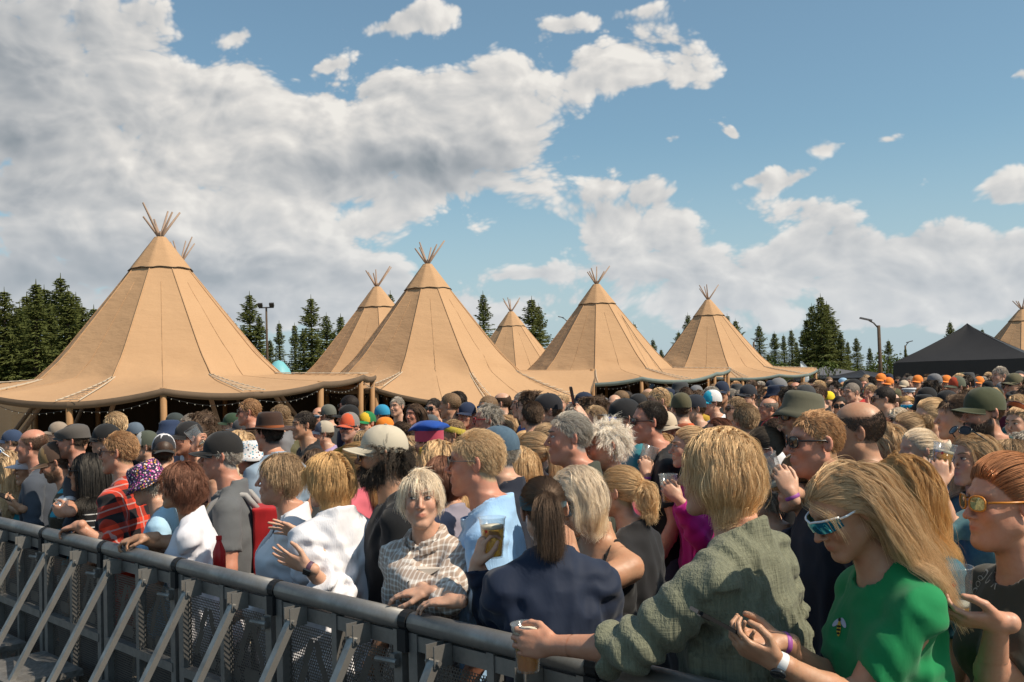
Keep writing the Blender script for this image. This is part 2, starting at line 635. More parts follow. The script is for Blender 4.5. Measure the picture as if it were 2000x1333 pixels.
def make_barrier(label):
    r = empty('barrier_section')
    tag(r, label, 'crowd barrier', 'crowd barrier sections along the pit')
    w = SECW
    MB().tube([(0.03, 0, BARZ - .035), (w - .03, 0, BARZ - .035)], 0.038, 14).build('top_rail', M_STEEL, r, True)
    c = MB().tube([(w - .022, 0, BARZ - .035), (w + .022, 0, BARZ - .035)], 0.0405, 14)
    c.box((w, -.03, BARZ - .10), (.05, .02, .08))
    c.build('clip', M_RUBBER, r)
    for x in (0.045, w / 2, w - .045):
        MB().box((x, 0.0, .54), (.05 if x != w / 2 else .035, .045, .98)).build('post', M_STEEL, r)
    MB().box((w / 2, -0.002, BARZ - .105), (w - .05, .03, .055)).build('upper_rail', M_STEEL, r)
    MB().box((w / 2, -0.003, .56), (w - .10, .05, .045)).build('middle_rail', M_STEEL, r)
    MB().box((w / 2, -0.003, .06), (w - .10, .05, .06)).build('bottom_rail', M_STEEL, r)
    pw = w / 2 - .088
    for k, (me1, me2) in enumerate(((P_UP, P_LOW), (P_UPM, P_LOW))):
        x0 = .072 + k * (w / 2 - .055)
        link('perforated_panel', me1, None, r, (x0, 0.012, .584))
        link('perforated_panel', me2, None, r, (x0, 0.012, .09))
    for k in (0, 1):
        x = w * (.26 + .48 * k)
        b = MB()
        for s in (-.022, .022):
            b.box((x + s, -.06, BARZ - .105), (.006, .08, .075))
        b.tube([(x - .035, -.085, BARZ - .125), (x + .035, -.085, BARZ - .125)], .010, 8)
        b.build('bracket', M_STEEL, r)
        p0, p1 = Vector((x, -.085, BARZ - .13)), Vector((x - .02, -.62, .03))
        d = (p1 - p0)
        M = d.to_track_quat('Z', 'X').to_matrix()
        MB().box((p0 + p1) / 2, (.028, .038, d.length), M).build('strut', M_STEEL, r)
    st = MB().box((w / 2, -.27, .36), (w * .66, .40, .035))
    st.box((w / 2, -.455, .335), (w * .66, .02, .06))
    st.box((w * .2, -.2, .18), (.03, .03, .34)).box((w * .8, -.2, .18), (.03, .03, .34))
    st.build('step', M_TREAD, r)
    MB().tube([(w - .02, -.045, BARZ - .18), (w - .14, -.05, BARZ - .185)], .011, 8).box((w - .05, -.03, BARZ - .18), (.03, .03, .05)).build('latch', M_STEEL, r)
    MB().box((w / 2, -.33, .02), (w - .06, .74, .02)).build('base_plate', M_STEEL, r)
    return r


P_UP = perforated(SECW / 2 - .088, .352, GLYPH_A)
P_UPM = perforated(SECW / 2 - .088, .352, GLYPH_A, True)
P_LOW = perforated(SECW / 2 - .088, .44)
_blabels = {-5: 'steel barrier section at the far end of the row', -4: 'steel barrier section cut by the left picture edge', -3: 'steel barrier section under the blonde woman with a phone',
            -2: 'steel barrier section under the man in the brown cap', -1: 'steel barrier section under the black-haired woman', 0: 'steel barrier section under the red plaid shirt sleeve',
            1: 'steel barrier section under the auburn-haired woman', 2: 'steel barrier section under the clapping woman in white shirt',
            3: 'steel barrier section under the beige plaid shirt and navy jacket', 4: 'nearest steel barrier section, under the olive blouse', 5: 'steel barrier section beside the woman in green tee'}
_first = None
_rz = math.atan2(BDIR.y, BDIR.x)
for k in range(-4, 6):
    if _first is None:
        _b = _first = make_barrier(_blabels[k])
    else:
        _b = copy_tree(_first)
        _b['label'] = _blabels[k]
    _b.location = bar_pt(T0 + k * SECW)
    _b.rotation_euler = (0, 0, _rz)
# local -y of the section must point to the pit
if (Matrix.Rotation(_rz, 3, 'Z') @ Vector((0, -1, 0))).dot(BOUT) < 0:
    print('WARNING barrier flipped')


# ------------------------------------------------------------------ tipis
def make_tipi(label, px, py, Y, apex_y_scale=1.0, nr=9, phase=-91.0, rb=2.95, zb=2.28, re=5.35, eh=(1.84, 1.97), low=None, blue=False, seed=0, back=False, group='tan tipi tents behind the crowd'):
    P = at(px, py, Y)
    za = P.z
    k = za / 5.84
    rb, re = rb * k, re * k
    r = random.Random(seed)
    root = empty('tipi_tent', (P.x, P.y, 0))
    tag(root, label, 'tent', group)
    step = 2 * math.pi / nr
    ph = rad(phase)
    npost = nr * 2
    hts = []
    for j in range(npost):
        sa_ = math.sin(ph + j * step / 2)
        f_ = min(1, max(0, (sa_ + .80) / .55))
        hts.append(((eh[j % 2]) * (1 - f_) + 2.22 * f_) + r.uniform(-.07, .05))
    if low:
        for j, hv in low.items():
            hts[j % npost] = hv
    rng = np.random.default_rng(seed + 50)
    hemm = M_HEMBLUE if blue else M_HEM
    # canvas panels
    NU, NV = 17, 46
    for i in range(nr):
        u = np.linspace(0, 1, NU)[None, :]
        v = np.linspace(0, 1, NV)[:, None]
        # profile parameter: 0..vb cone, vb..1 brim
        vb = 0.66
        t1 = np.clip(v / vb, 0, 1)
        t2 = np.clip((v - vb) / (1 - vb), 0, 1)
        rc = .11 + (rb - .11) * t1
        zc = za + (zb - za) * t1
        sagc = -.035 * k * np.sin(math.pi * np.clip(t1, 0, 1)) ** 1.2          # the cone hangs in a little
        # eave height along the panel: posts at u=0, .5, 1
        h0, h1, h2 = hts[(2 * i) % npost], hts[(2 * i + 1) % npost], hts[(2 * i + 2) % npost]
        ue = u * 2
        he = np.where(ue < 1, h0 + (h1 - h0) * ue, h1 + (h2 - h1) * (ue - 1)) - .06 * np.abs(np.sin(math.pi * ue)) ** .8
        t2s = t2 ** 1.0
        rr = rc + sagc * np.sin(math.pi * u) * .6 + sagc * .4 + (re - rb) * t2
        zz = zc + (he - zb) * (t2s ** 0.85) + 0 * u
        # facet: chord on the cone, rounder towards the eave
        th = (u - .5) * step
        facet = np.cos(step / 2) / np.cos(th)
        mixf = np.clip(1 - t2 * 1.2, 0, 1)
        rr = rr * (facet * mixf + (1 - mixf))
        scal = 1 - .016 * np.abs(np.sin(math.pi * ue)) * t2                    # the edge curves in between posts
        rr = rr * scal
        # soften the break
        brk = np.exp(-((v - vb) / .075) ** 2)
        rr = rr + .05 * k * brk * np.sin(math.pi * u) ** .5
        zz = zz + .02 * brk
        ang = ph + (i + u) * step + 0 * v
        X = rr * np.cos(ang)
        Yv = rr * np.sin(ang)
        Pts = np.stack([X, Yv, zz + 0 * u], -1).astype(np.float32)
        # wrinkles: horizontal drape folds near the break, fine ones everywhere
        fold = sinnoise(Pts * np.array([.7, .7, 4.2], dtype=np.float32), seed * 31 + i, 1.7, 3)
        wr = (.010 + .055 * np.exp(-((v - vb + .02) / .10) ** 2) + .02 * np.clip((v - vb) / .2, 0, 1)) * np.sin(math.pi * u) ** .7
        if low and i in [int(j) // 2 % nr for j in low]:
            wr = wr * 2.0
        rad_f = 1 + fold * wr / np.maximum(rr, .3)
        Pts[..., 0] *= rad_f
        Pts[..., 1] *= rad_f
        Pts[..., 2] += fold * wr * .6
        # stretched creases that run to the foot of each ridge
        for s in (0, 1):
            du = np.abs(u - s)
            cr = np.exp(-((v - vb + .01) / .06) ** 2) * np.exp(-(du / .10) ** 2) * .10 * k
            Pts[..., 0] += cr * np.cos(ang)
            Pts[..., 1] += cr * np.sin(ang)
        V = Pts.reshape(-1, 3)
        idx = np.arange(NU * NV).reshape(NV, NU)
        F = np.stack([idx[:-1, :-1], idx[1:, :-1], idx[1:, 1:], idx[:-1, 1:]], -1).reshape(-1, 4)
        me = mesh_np('canvas_panel', V, F)
        link('canvas_panel', me, M_CANVAS, root)
        # hem band hanging from the eave
        edge = Pts[-1]
        nrm = edge.copy()
        nrm[:, 2] = 0
        nrm /= np.linalg.norm(nrm, axis=1, keepdims=True)
        rows = [edge + nrm * .004, edge + nrm * .03 + np.array([0, 0, -.05]), edge + nrm * .015 + np.array([0, 0, -.12]), edge - nrm * .05 + np.array([0, 0, -.15])]
        Vh = np.concatenate(rows)
        ih = np.arange(NU * 4).reshape(4, NU)
        Fh = np.stack([ih[:-1, :-1], ih[1:, :-1], ih[1:, 1:], ih[:-1, 1:]], -1).reshape(-1, 4)
        link('hem', mesh_np('hem', Vh, Fh), hemm, root)
        # seam welt down the ridge
        pts = [Pts[j, 0] * np.array([1.004, 1.004, 1]) for j in range(0, NV, 2)]
        MB().tube([tuple(p) for p in pts], .016 * k, 5).build('seam', M_CANVAS, root, True)
        pts = [Pts[j, NU // 2] * np.array([1.003, 1.003, 1]) for j in range(10, NV, 2)]
        MB().tube([tuple(p) for p in pts], .006 * k, 4).build('seam', M_CANVAS, root, True)
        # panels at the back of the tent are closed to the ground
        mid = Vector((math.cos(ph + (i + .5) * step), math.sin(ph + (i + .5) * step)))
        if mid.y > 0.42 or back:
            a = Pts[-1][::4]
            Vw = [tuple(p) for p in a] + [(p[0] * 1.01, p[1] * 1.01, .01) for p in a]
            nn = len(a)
            link('side_wall', mesh_np('side_wall', Vw, [(j, j + 1, nn + j + 1, nn + j) for j in range(nn - 1)]), M_INNER_SHADE, root)  # inner sheet, interior shade painted into its colour
            Vo = [(p[0] * 1.012, p[1] * 1.012, p[2]) for p in a] + [(p[0] * 1.022, p[1] * 1.022, .01) for p in a]
            link('side_wall', mesh_np('side_wall', Vo, [(j, j + 1, nn + j + 1, nn + j) for j in range(nn - 1)]), M_CANVAS, root)
    # cap over the top
    NC = 10
    Vc = []
    ncs = nr * 6
    for j in range(NC):
        t = j / (NC - 1)
        for m in range(ncs):
            th = ((m % 6) / 6 - .5) * step
            fc = math.cos(step / 2) / math.cos(th)
            tt = t * (.235 + .004 * math.cos(2 * math.pi * (m % 6) / 6))
            R = (.125 + (rb - .11) * tt - .035 * k * math.sin(math.pi * tt) * .9 + .022) * fc
            a = ph + m / 6 * step
            Vc.append((R * math.cos(a), R * math.sin(a), za + .03 + (zb - za) * tt + .003 * math.sin(m * 2.3 + j * 1.7)))
    Fc = [(j * ncs + m, (j + 1) * ncs + m, (j + 1) * ncs + (m + 1) % ncs, j * ncs + (m + 1) % ncs) for j in range(NC - 1) for m in range(ncs)]
    link('cap', mesh_np('cap', Vc, Fc), M_CANVAS, root)
    ring = [Vector(Vc[(NC - 1) * ncs + m % ncs]) * 1.0 for m in range(0, ncs + 1)]
    MB().tube(ring, .009 * k + .003, 5, False).build('cap_trim', M_TRIM, root, True)
    # poles: from the ground through the apex and out of the top
    for i in range(nr):
        a = ph + i * step
        rg = (rb - .11) / (za - zb) * za * .93
        p0 = Vector((rg * math.cos(a), rg * math.sin(a), 0))
        top = Vector((-.05 * math.cos(a), -.05 * math.sin(a), za + .06))
        d = (top - p0).normalized()
        L = r.choice([.6, .75, .9, .7, .95])
        if i % 3 == 2:
            L = .12
        p1 = top + d * L * k
        MB().tube([p0, top, p1], [.060, .036, .023], 7).build('pole', M_POLE, root, True)
    # eave posts
    for j in range(npost):
        a = ph + j * step / 2
        x, y = re * .985 * math.cos(a), re * .985 * math.sin(a)
        if hts[j] < 1.2:
            continue
        MB().tube([(x * .99, y * .99, 0), (x, y, hts[j] + .01)], [.075, .068], 9).build('eave_post', M_WOOD, root, True)
    # lacing cords over the brim, and light strings under the eave on the crowd side
    for i in range(nr):
        a = ph + i * step
        if math.sin(a) > .25:
            continue
        mb = MB()
        for s in (-.035, .035):
            pp = []
            for t in np.linspace(0, 1, 7):
                R = rb + (re - rb) * t
                z = zb + (hts[2 * i] - zb) * t ** .85 + .05 - .02 * t
                pp.append((R * math.cos(a + s * (.3 + t)), R * math.sin(a + s * (.3 + t)), z))
            mb.tube(pp, .011, 4)
        for t in np.linspace(.05, .97, 11):
            R = rb + (re - rb) * t
            z = zb + (hts[2 * i] - zb) * t ** .85 + .055 - .02 * t
            s = .035 * (.3 + t)
            mb.tube([(R * math.cos(a - s), R * math.sin(a - s), z), ((R + .12) * math.cos(a + s), (R + .12) * math.sin(a + s), z)], .008, 4)
        mb.build('lacing', M_CORD, root)
    ls = MB()
    bl = MB()
    for j in range(npost):
        a0, a1 = ph + j * step / 2, ph + (j + 1) * step / 2
        if math.sin((a0 + a1) / 2) > .2:
            continue
        h0, h1 = hts[j] - .16, hts[(j + 1) % npost] - .16
        pp = []
        for t in np.linspace(0, 1, 13):
            a = a0 + (a1 - a0) * t
            z = h0 + (h1 - h0) * t - .16 * math.sin(math.pi * t)
            R = re * .99
            pp.append((R * math.cos(a), R * math.sin(a), z))
        ls.tube(pp, .006, 4)
        for p in pp[1:-1]:
            bl.lathe([(.003, 0), (.007, -.010), (.008, -.020), (.003, -.030)], 6, p)
    w = ls.build('light_string', M_RUBBER, root)
    bl.build('bulbs', M_BULB, w)['kind'] = 'stuff'
    return root


make_tipi('largest tan tipi with six crossed poles behind the red plaid shirt', 313, 466, 26.0, seed=1)
make_tipi('wrinkled tan tipi whose front canvas sweeps low to the crowd', 835, 518, 33.0, seed=2, phase=-62 - 40, low={1: 1.45, 2: .85, 3: .75, 4: 1.25}, rb=2.9)
make_tipi('tan tipi right of the middle with four poles and guy rope', 1165, 557, 43.0, seed=3, phase=-98, blue=True)
make_tipi('tan tipi with grey-blue hem at the end of the front row', 1383, 587, 53.0, seed=4, phase=-85, blue=True, rb=3.05)
make_tipi('tan tipi partly hidden behind the wrinkled one', 736, 562, 41.0, seed=5, phase=-80)
make_tipi('small distant tan tipi between the two spruces', 998, 610, 58.0, seed=6, phase=-86, back=True)
make_tipi('tipi mostly hidden behind the largest one, pole tips showing', 352, 516, 38.5, seed=7, back=True)
make_tipi('tan tipi beyond the black gazebo, with dark vent collar', 1996, 606, 52.0, seed=8, phase=-80, back=True)


# ------------------------------------------------------------------ black gazebos
def gazebo(label, px, py, Y, sx, sy, rz, eave, val, m, peak_flat=0.0):
    P = at(px, py, Y)
    root = empty('gazebo_tent', (P.x, P.y, 0), rz)
    tag(root, label, 'gazebo', 'black gazebos beyond the crowd')
    n = 12
    corners = [(-sx / 2, -sy / 2), (sx / 2, -sy / 2), (sx / 2, sy / 2), (-sx / 2, sy / 2)]
    for q4 in range(4):
        a, b = Vector(corners[q4] + (0,)), Vector(corners[(q4 + 1) % 4] + (0,))
        V = []
        for i in range(n + 1):
            t = i / n
            for j in range(n + 1):
                s = j / n
                e = a.lerp(b, s)
                p = e * t
                z = P.z + (eave - P.z) * (t ** .86) - .03 * math.sin(math.pi * s) * math.sin(math.pi * t) * 2
                V.append((p.x, p.y, z + .006 * math.sin(9 * s + 5 * t)))
        F = [(i * (n + 1) + j, (i + 1) * (n + 1) + j, (i + 1) * (n + 1) + j + 1, i * (n + 1) + j + 1) for i in range(n) for j in range(n)]
        link('roof_panel', mesh_np('roof_panel', V, F), m, root)
        Vv = []
        for row, dz in enumerate((0, -val * .5, -val)):
            for j in range(25):
                p = a.lerp(b, j / 24) * 1.004
                off = 1 + .004 * math.sin(j * 1.9) * row
                Vv.append((p.x * off, p.y * off, eave + dz - .03 * (row == 2) * math.sin(math.pi * j / 24)))
        Fv = [(r_ * 25 + j, (r_ + 1) * 25 + j, (r_ + 1) * 25 + j + 1, r_ * 25 + j + 1) for r_ in range(2) for j in range(24)]
        link('valance', mesh_np('valance', Vv, Fv), m, root)
        MB().box((a.x * .985, a.y * .985, eave / 2), (.05, .05, eave)).build('leg', M_ALU, root)
        tr = MB()
        mid = (a + b) / 2 * .98
        tr.tube([(a.x * .98, a.y * .98, eave - .25), (mid.x, mid.y, eave - .55)], .014, 5)
        tr.tube([(b.x * .98, b.y * .98, eave - .25), (mid.x, mid.y, eave - .55)], .014, 5)
        tr.tube([(a.x * .98, a.y * .98, eave - .55), (mid.x, mid.y, eave - .25)], .014, 5)
        tr.tube([(b.x * .98, b.y * .98, eave - .55), (mid.x, mid.y, eave - .25)], .014, 5)
        tr.build('truss', M_DARKMETAL, root)
    V = [(-sx / 2 * .99, sy / 2 * .99, 0), (sx / 2 * .99, sy / 2 * .99, 0), (sx / 2 * .99, sy / 2 * .99, eave - val), (-sx / 2 * .99, sy / 2 * .99, eave - val)]
    link('back_wall', mesh_np('back_wall', V, [(0, 1, 2, 3)], False), m, root)
    link('back_wall', mesh_np('back_wall', [(sx / 2 * .99, -sy / 2, 0), V[1], V[2], (sx / 2 * .99, -sy / 2, eave - val)], [(0, 1, 2, 3)], False), m, root)
    return root


gazebo('large black gazebo at the right behind the crowd', 1889, 632, 30, 3.7, 2.6, rad(-32), 2.15, .45, M_BLACKFAB)
gazebo('dark grey gazebo roof beyond the end of the tipi row', 1612, 716, 62, 4.6, 3.4, rad(10), 1.75, .3, M_GREYFAB)
gazebo('small black gazebo left of the brown lamp post', 1682, 723, 55, 3.2, 3.2, rad(35), 1.6, .3, M_BLACKFAB)

# ------------------------------------------------------------------ lamp posts
def flood(label, px, py, Y):
    P = at(px, py, Y)
    root = empty('floodlight_mast', (P.x, P.y, 0))
    tag(root, label, 'lamp post')
    MB().tube([(0, 0, 0), (0, 0, P.z)], [.11, .07], 10).build('mast', M_BARK, root, True)
    MB().box((0, 0, P.z - .05), (1.1, .08, .08)).build('crossbar', M_DARKMETAL, root)
    for s in (-.42, .42):
        M = Matrix.Rotation(rad(35), 3, 'X')
        MB().box((s, -.1, P.z + .14), (.34, .16, .28), M).build('lamp_head', M_DARKMETAL, root)


def lamp(label, px, py, Y, arm):
    P = at(px, py, Y)
    root = empty('street_lamp', (P.x, P.y, 0))
    tag(root, label, 'lamp post')
    MB().tube([(0, 0, 0), (0, 0, P.z)], [.10, .075], 10).build('mast', M_BARK, root, True)
    MB().tube([(0, 0, P.z - .15), (arm * .5, 0, P.z + .12), (arm, 0, P.z + .25)], .035, 6).build('arm', M_DARKMETAL, root, True)
    M = Matrix.Rotation(rad(14 if arm < 0 else -14), 3, 'Y')
    MB().box((arm * 1.3, 0, P.z + .31), (.55, .2, .07), M).build('lamp_head', M_GREYFAB, root)


flood('tall floodlight mast with two lamps behind the tipis', 520, 600, 75)
lamp('brown street lamp post rising from the crowd at right', 1716, 636, 48, -.45)
lamp('thin grey street lamp beside the middle tipi peak', 1108, 626, 95, -.45)
lamp('distant lamp post between the spruces at right', 1768, 675, 90, .3)
lamp('distant thin post at the foot of the last tipi', 1472, 668, 90, .3)

# feather flag, yellow flag
P = at(1563, 706, 56)
fr = empty('feather_flag', (P.x, P.y, 0))
tag(fr, 'white feather flag standing behind the last tipi brim', 'flag')
MB().tube([(0, 0, 0), (0, 0, P.z - .1), (.08, 0, P.z)], .02, 6).build('flag_pole', M_ALU, fr)
V = []
for i in range(13):
    t = i / 12
    wd = .42 * (1 - max(0, t - .75) * 3.2)
    for j in range(4):
        V.append((.02 + wd * j / 3, .04 * math.sin(t * 7 + j), 1.0 + (P.z - 1.0) * t))
link('banner', mesh_np('banner', V, [(i * 4 + j, i * 4 + j + 1, (i + 1) * 4 + j + 1, (i + 1) * 4 + j) for i in range(12) for j in range(3)]), simple('flag_white', (.62, .68, .72), .7), fr)
P = at(1712, 726, 60)
fy = empty('yellow_flag', (P.x, P.y, 0))
tag(fy, 'yellow pointed flag behind the small black gazebo', 'flag')
MB().tube([(0, 0, 0), (0, 0, P.z)], .02, 6).build('flag_pole', M_ALU, fy)
V = []
for i in range(9):
    t = i / 8
    for j in range(4):
        V.append((-.02 + (.1 + .9 * t) * (j / 3 - .25), .05 * math.sin(i + j), P.z - 1.1 * t))
link('banner', mesh_np('banner', V, [(i * 4 + j, i * 4 + j + 1, (i + 1) * 4 + j + 1, (i + 1) * 4 + j) for i in range(8) for j in range(3)]), simple('flag_yellow', (.70, .42, .10), .7), fy)
# turquoise dome tent far behind
P = at(544, 704, 62)
dt = empty('dome_tent', (P.x, P.y, 0))
tag(dt, 'small turquoise dome tent between the first two tipis', 'tent')
MB().lathe([(1.25, 0.01), (1.2, .7), (1.0, P.z * .6), (.65, P.z * .85), (.3, P.z * .97), (.02, P.z)], 14).build('shell', simple('turquoise_nylon', (.16, .42, .46), .5), dt, True)


# ------------------------------------------------------------------ spruces
def make_spruce(seed, H=10.0, R=1.75, dens=1.0, bare=0.06):
    r = random.Random(seed)
    V = []
    F = []

    def quadstrip(p0, p1, w0, w1, side):
        b = len(V)
        V.extend([tuple(p0 - side * w0), tuple(p0 + side * w0), tuple(p1 + side * w1), tuple(p1 - side * w1)])
        F.append((b, b + 1, b + 2, b + 3))
    nw = int(46 * dens)
    for i in range(nw):
        t = bare + (1 - bare) * (i / nw) ** 0.92
        z = H * t
        Lb = R * ((1 - t) ** .82) * r.uniform(.50, 1.15) + .10
        nb = r.choice([6, 7, 8]) if t < .9 else 5
        a0 = r.uniform(0, 6.28)
        for k in range(nb):
            if r.random() < .07:
                continue
            a = a0 + 6.283 * k / nb + r.uniform(-.3, .3)
            L = Lb * r.uniform(.6, 1.15)
            d = Vector((math.cos(a), math.sin(a), 0))
            sd = Vector((-math.sin(a), math.cos(a), 0))
            up = .25 if t > .75 else (-.10 - .38 * (1 - t))
            ns = max(3, int(L * 5.2))
            prev = Vector((0, 0, z)) + Vector((0, 0, 0))
            for s in range(1, ns + 1):
                q_ = s / ns
                p = Vector((0, 0, z)) + d * (L * q_) + Vector((0, 0, L * (up * q_ + .22 * q_ * q_)))
                w = L * .05 * (1.2 - q_) + .03
                quadstrip(prev, p, w, w * .7, sd)
                # side twigs, hanging slightly
                for sg in (-1, 1):
                    tl = (L * .34 * (1.05 - q_) + .13) * r.uniform(.7, 1.25)
                    e = p + (sd * sg * .86 + d * .5).normalized() * tl + Vector((0, 0, -tl * r.uniform(.15, .6)))
                    quadstrip(prev.lerp(p, r.random()), e, .07 + .03 * tl, .012, (d * .6 - Vector((0, 0, .6))).normalized())
                if r.random() < .6:
                    e = p + Vector((r.uniform(-.05, .05), r.uniform(-.05, .05), -r.uniform(.12, .32)))
                    quadstrip(p, e, .05, .01, d if r.random() < .5 else sd)
                prev = p
    # leader
    quadstrip(Vector((0, 0, H * .95)), Vector((0, 0, H * 1.03)), .05, .01, Vector((1, 0, 0)))
    quadstrip(Vector((0, 0, H * .95)), Vector((0, 0, H * 1.03)), .05, .01, Vector((0, 1, 0)))
    me = mesh_np('crown', V, F, False)
    me.materials.append(M_NEEDLE)
    tb = MB().tube([(0, 0, 0), (.03, 0, H * .35), (0, .02, H * .7), (0, 0, H * 1.0)], [H * .017, H * .013, H * .008, .012], 7)
    return me, tb.build('trunk', M_BARK, mesh_only=True, smooth=True)


SPR = [make_spruce(s, R=R_) for s, R_ in ((1, 2.3), (2, 2.0), (3, 2.7), (4, 1.7))]
TREES = [(8, 560), (38, 592), (70, 545), (86, 556), (118, 533), (148, 570), (160, 592), (183, 595), (20, 640), (58, 650), (100, 645), (135, 650), (-30, 570), (-70, 600), (28, 610), (52, 570), (98, 585), (132, 560), (170, 625), (4, 620), (200, 640), (420, 640), (475, 640), (592, 640), (650, 645), (1575, 620), (1595, 640), (1620, 650), (1655, 665), (1555, 665),
         (432, 598), (445, 612), (457, 625), (487, 568), (506, 612), (545, 626), (575, 630), (607, 575), (637, 610), (665, 612), (762, 567), (527, 660), (620, 655),
         (943, 568), (1038, 578), (1052, 592), (1237, 628), (1275, 660), (1291, 680), (1343, 610), (1325, 645), (1420, 612), (1436, 622), (1482, 632),
         (1512, 647), (1530, 652), (1545, 641), (1602, 573), (1585, 592), (1614, 588), (1641, 645), (1626, 618), (1568, 640), (1672, 657), (1698, 677), (1735, 662), (1768, 678),
         (1855, 625), (1918, 640), (2010, 660), (2060, 640), (1785, 690), (1560, 690), (1655, 690), (1500, 690)]
TREEOBJ = []
for i, (x, y) in enumerate(TREES):
    rr_ = random.Random(100 + i)
    Y = rr_.uniform(58, 82) if x < 300 else rr_.uniform(72, 105)
    if 1550 < x < 1660 and y < 650:
        Y = rr_.uniform(66, 74)
    P = at(x, y, Y)
    k = rr_.choice([0, 1, 1, 2, 3]) if not (1580 < x < 1630) else 2
    root = empty('spruce_tree', (P.x, P.y, 0), rr_.uniform(0, 6.28))
    s = P.z / 10.3
    sw = s * (rr_.uniform(1.05, 1.45) if x > 210 else rr_.uniform(1.3, 1.75))
    if x in (543, 487, 607):
        sw = s * 1.15
    for nm, me in (('crown', SPR[k][0]), ('trunk', SPR[k][1])):
        o = link(nm, me, None, root)
    root.scale = (sw, sw, s)
    where = ('at the left edge' if x < 20 else 'left of the largest tipi' if x < 200 else 'between the first two tipi peaks' if x < 680 else 'beside the hidden tipi peak' if x < 800
             else 'right of the wrinkled tipi' if x < 1000 else 'behind the small tipi' if x < 1100 else 'right of the middle tipi' if x < 1300 else 'beside the last tipi peak' if x < 1450
             else 'in the gap right of the last tipi' if x < 1560 else 'in the tall clump beside the lamp post' if x < 1660 else 'right of the tall clump' if x < 1780 else 'beyond the black gazebo')
    size = 'tall' if P.z > 8.3 else 'middle-sized' if P.z > 5.5 else 'short'
    shp = ['broad', 'slim', 'wide ragged', 'narrow'][k]
    tag(root, f'{size} {shp} spruce {where}', 'tree', 'spruces behind the tents')
    TREEOBJ.append((x, where, root))


ORD = ['leftmost', 'second', 'third', 'fourth', 'fifth', 'sixth', 'seventh', 'eighth', 'ninth', 'tenth', 'eleventh', 'twelfth', 'thirteenth', 'fourteenth', 'fifteenth', 'sixteenth', 'seventeenth', 'eighteenth', 'nineteenth', 'twentieth', 'twenty-first', 'twenty-second', 'twenty-third', 'twenty-fourth', 'twenty-fifth']


def order_labels(lst, noun):
    for w_ in sorted(set(w for _, w, _ in lst)):
        grp = sorted([t for t in lst if t[1] == w_], key=lambda t: t[0])
        for i_, (_, _, o_) in enumerate(grp):
            adj = ' '.join(o_['label'].split(' ' + noun)[0].split())
            o_['label'] = f'{ORD[i_]} {noun} from the left {w_}, {adj}' if len(grp) > 1 else f'{adj} {noun} {w_}'


order_labels(TREEOBJ, 'spruce')


def make_shrub(seed):
    r = random.Random(seed)
    V = []
    F = []
    for c in range(26):
        ca = r.uniform(0, 6.28)
        cr = r.uniform(0, 1.0)
        cz = r.uniform(.25, 1.7)
        cc = Vector((math.cos(ca) * cr * (1.3 - .4 * cz), math.sin(ca) * cr * (1.3 - .4 * cz), cz))
        for _ in range(42):
            d = Vector((r.gauss(0, 1), r.gauss(0, 1), r.gauss(0, 1))).normalized() * r.uniform(.1, .42)
            p = cc + d
            n = (d.normalized() + Vector((r.uniform(-.6, .6), r.uniform(-.6, .6), r.uniform(-.3, .7)))).normalized()
            a = n.orthogonal().normalized()
            b_ = n.cross(a)
            s = r.uniform(.04, .09)
            i0 = len(V)
            V.extend([tuple(p - a * s), tuple(p + b_ * s * .6), tuple(p + a * s), tuple(p - b_ * s * .6)])
            F.append((i0, i0 + 1, i0 + 2, i0 + 3))
    me = mesh_np('foliage', V, F, False)
    me.materials.append(M_LEAF)
    st = MB()
    for _ in range(7):
        a = r.uniform(0, 6.28)
        st.tube([(0, 0, 0), (.3 * math.cos(a), .3 * math.sin(a), .7), (.7 * math.cos(a), .7 * math.sin(a), 1.4)], [.035, .025, .01], 5)
    return me, st.build('stem', M_BARK, mesh_only=True)


SHR = [make_shrub(s) for s in (1, 2)]
SHROBJ = []
for i, x in enumerate(list(range(-40, 230, 45)) + list(range(420, 700, 40)) + list(range(1225, 1320, 40)) + list(range(1450, 1800, 32)) + [1495, 1505, 1515]):
    rr_ = random.Random(300 + i)
    P = at(x + rr_.uniform(-12, 12), 700, rr_.uniform(58, 72))
    root = empty('leafy_shrub', (P.x, P.y, 0), rr_.uniform(0, 6.28))
    s = rr_.uniform(1.1, 1.9) if x < 230 else rr_.uniform(.9, 1.45)
    root.scale = (s, s, s * rr_.uniform(.9, 1.3))
    link('foliage', SHR[i % 2][0], None, root)
    link('stem', SHR[i % 2][1], None, root)
    wh = 'left of the largest tipi' if x < 230 else 'between the first two tipis' if x < 700 else 'between the last two tipis' if x < 1400 else 'in the gap right of the tipi row'
    tag(root, f'{"tall" if root.scale[2] > 1.5 else "low"} leafy shrub {wh}', 'shrub', 'leafy shrubs under the spruces')
    SHROBJ.append((P.x / P.y, wh, root))
order_labels(SHROBJ, 'leafy shrub')


# ================================================================== people: distance-field bodies
F32 = np.float32


def smin(a, b, k):
    h = np.clip(.5 + .5 * (b - a) / k, 0, 1)
    return b + (a - b) * h - k * h * (1 - h)


def smax(a, b, k):
    return -smin(-a, -b, k)


def d_cone(P, a, b, ra, rb):
    a = np.asarray(a, F32)
    ba = np.asarray(b, F32) - a
    pa = P - a
    t = np.clip(pa @ ba / max(1e-9, float(ba @ ba)), 0, 1)
    return np.linalg.norm(pa - t[:, None] * ba, axis=1) - (ra + (rb - ra) * t)


def d_ell(P, c, r, R=None):
    q = P - np.asarray(c, F32)
    if R is not None:
        q = q @ np.asarray(R, F32)
    r = np.asarray(r, F32)
    k0 = np.linalg.norm(q / r, axis=1)
    k1 = np.linalg.norm(q / (r * r), axis=1) + 1e-9
    return k0 * (k0 - 1) / k1


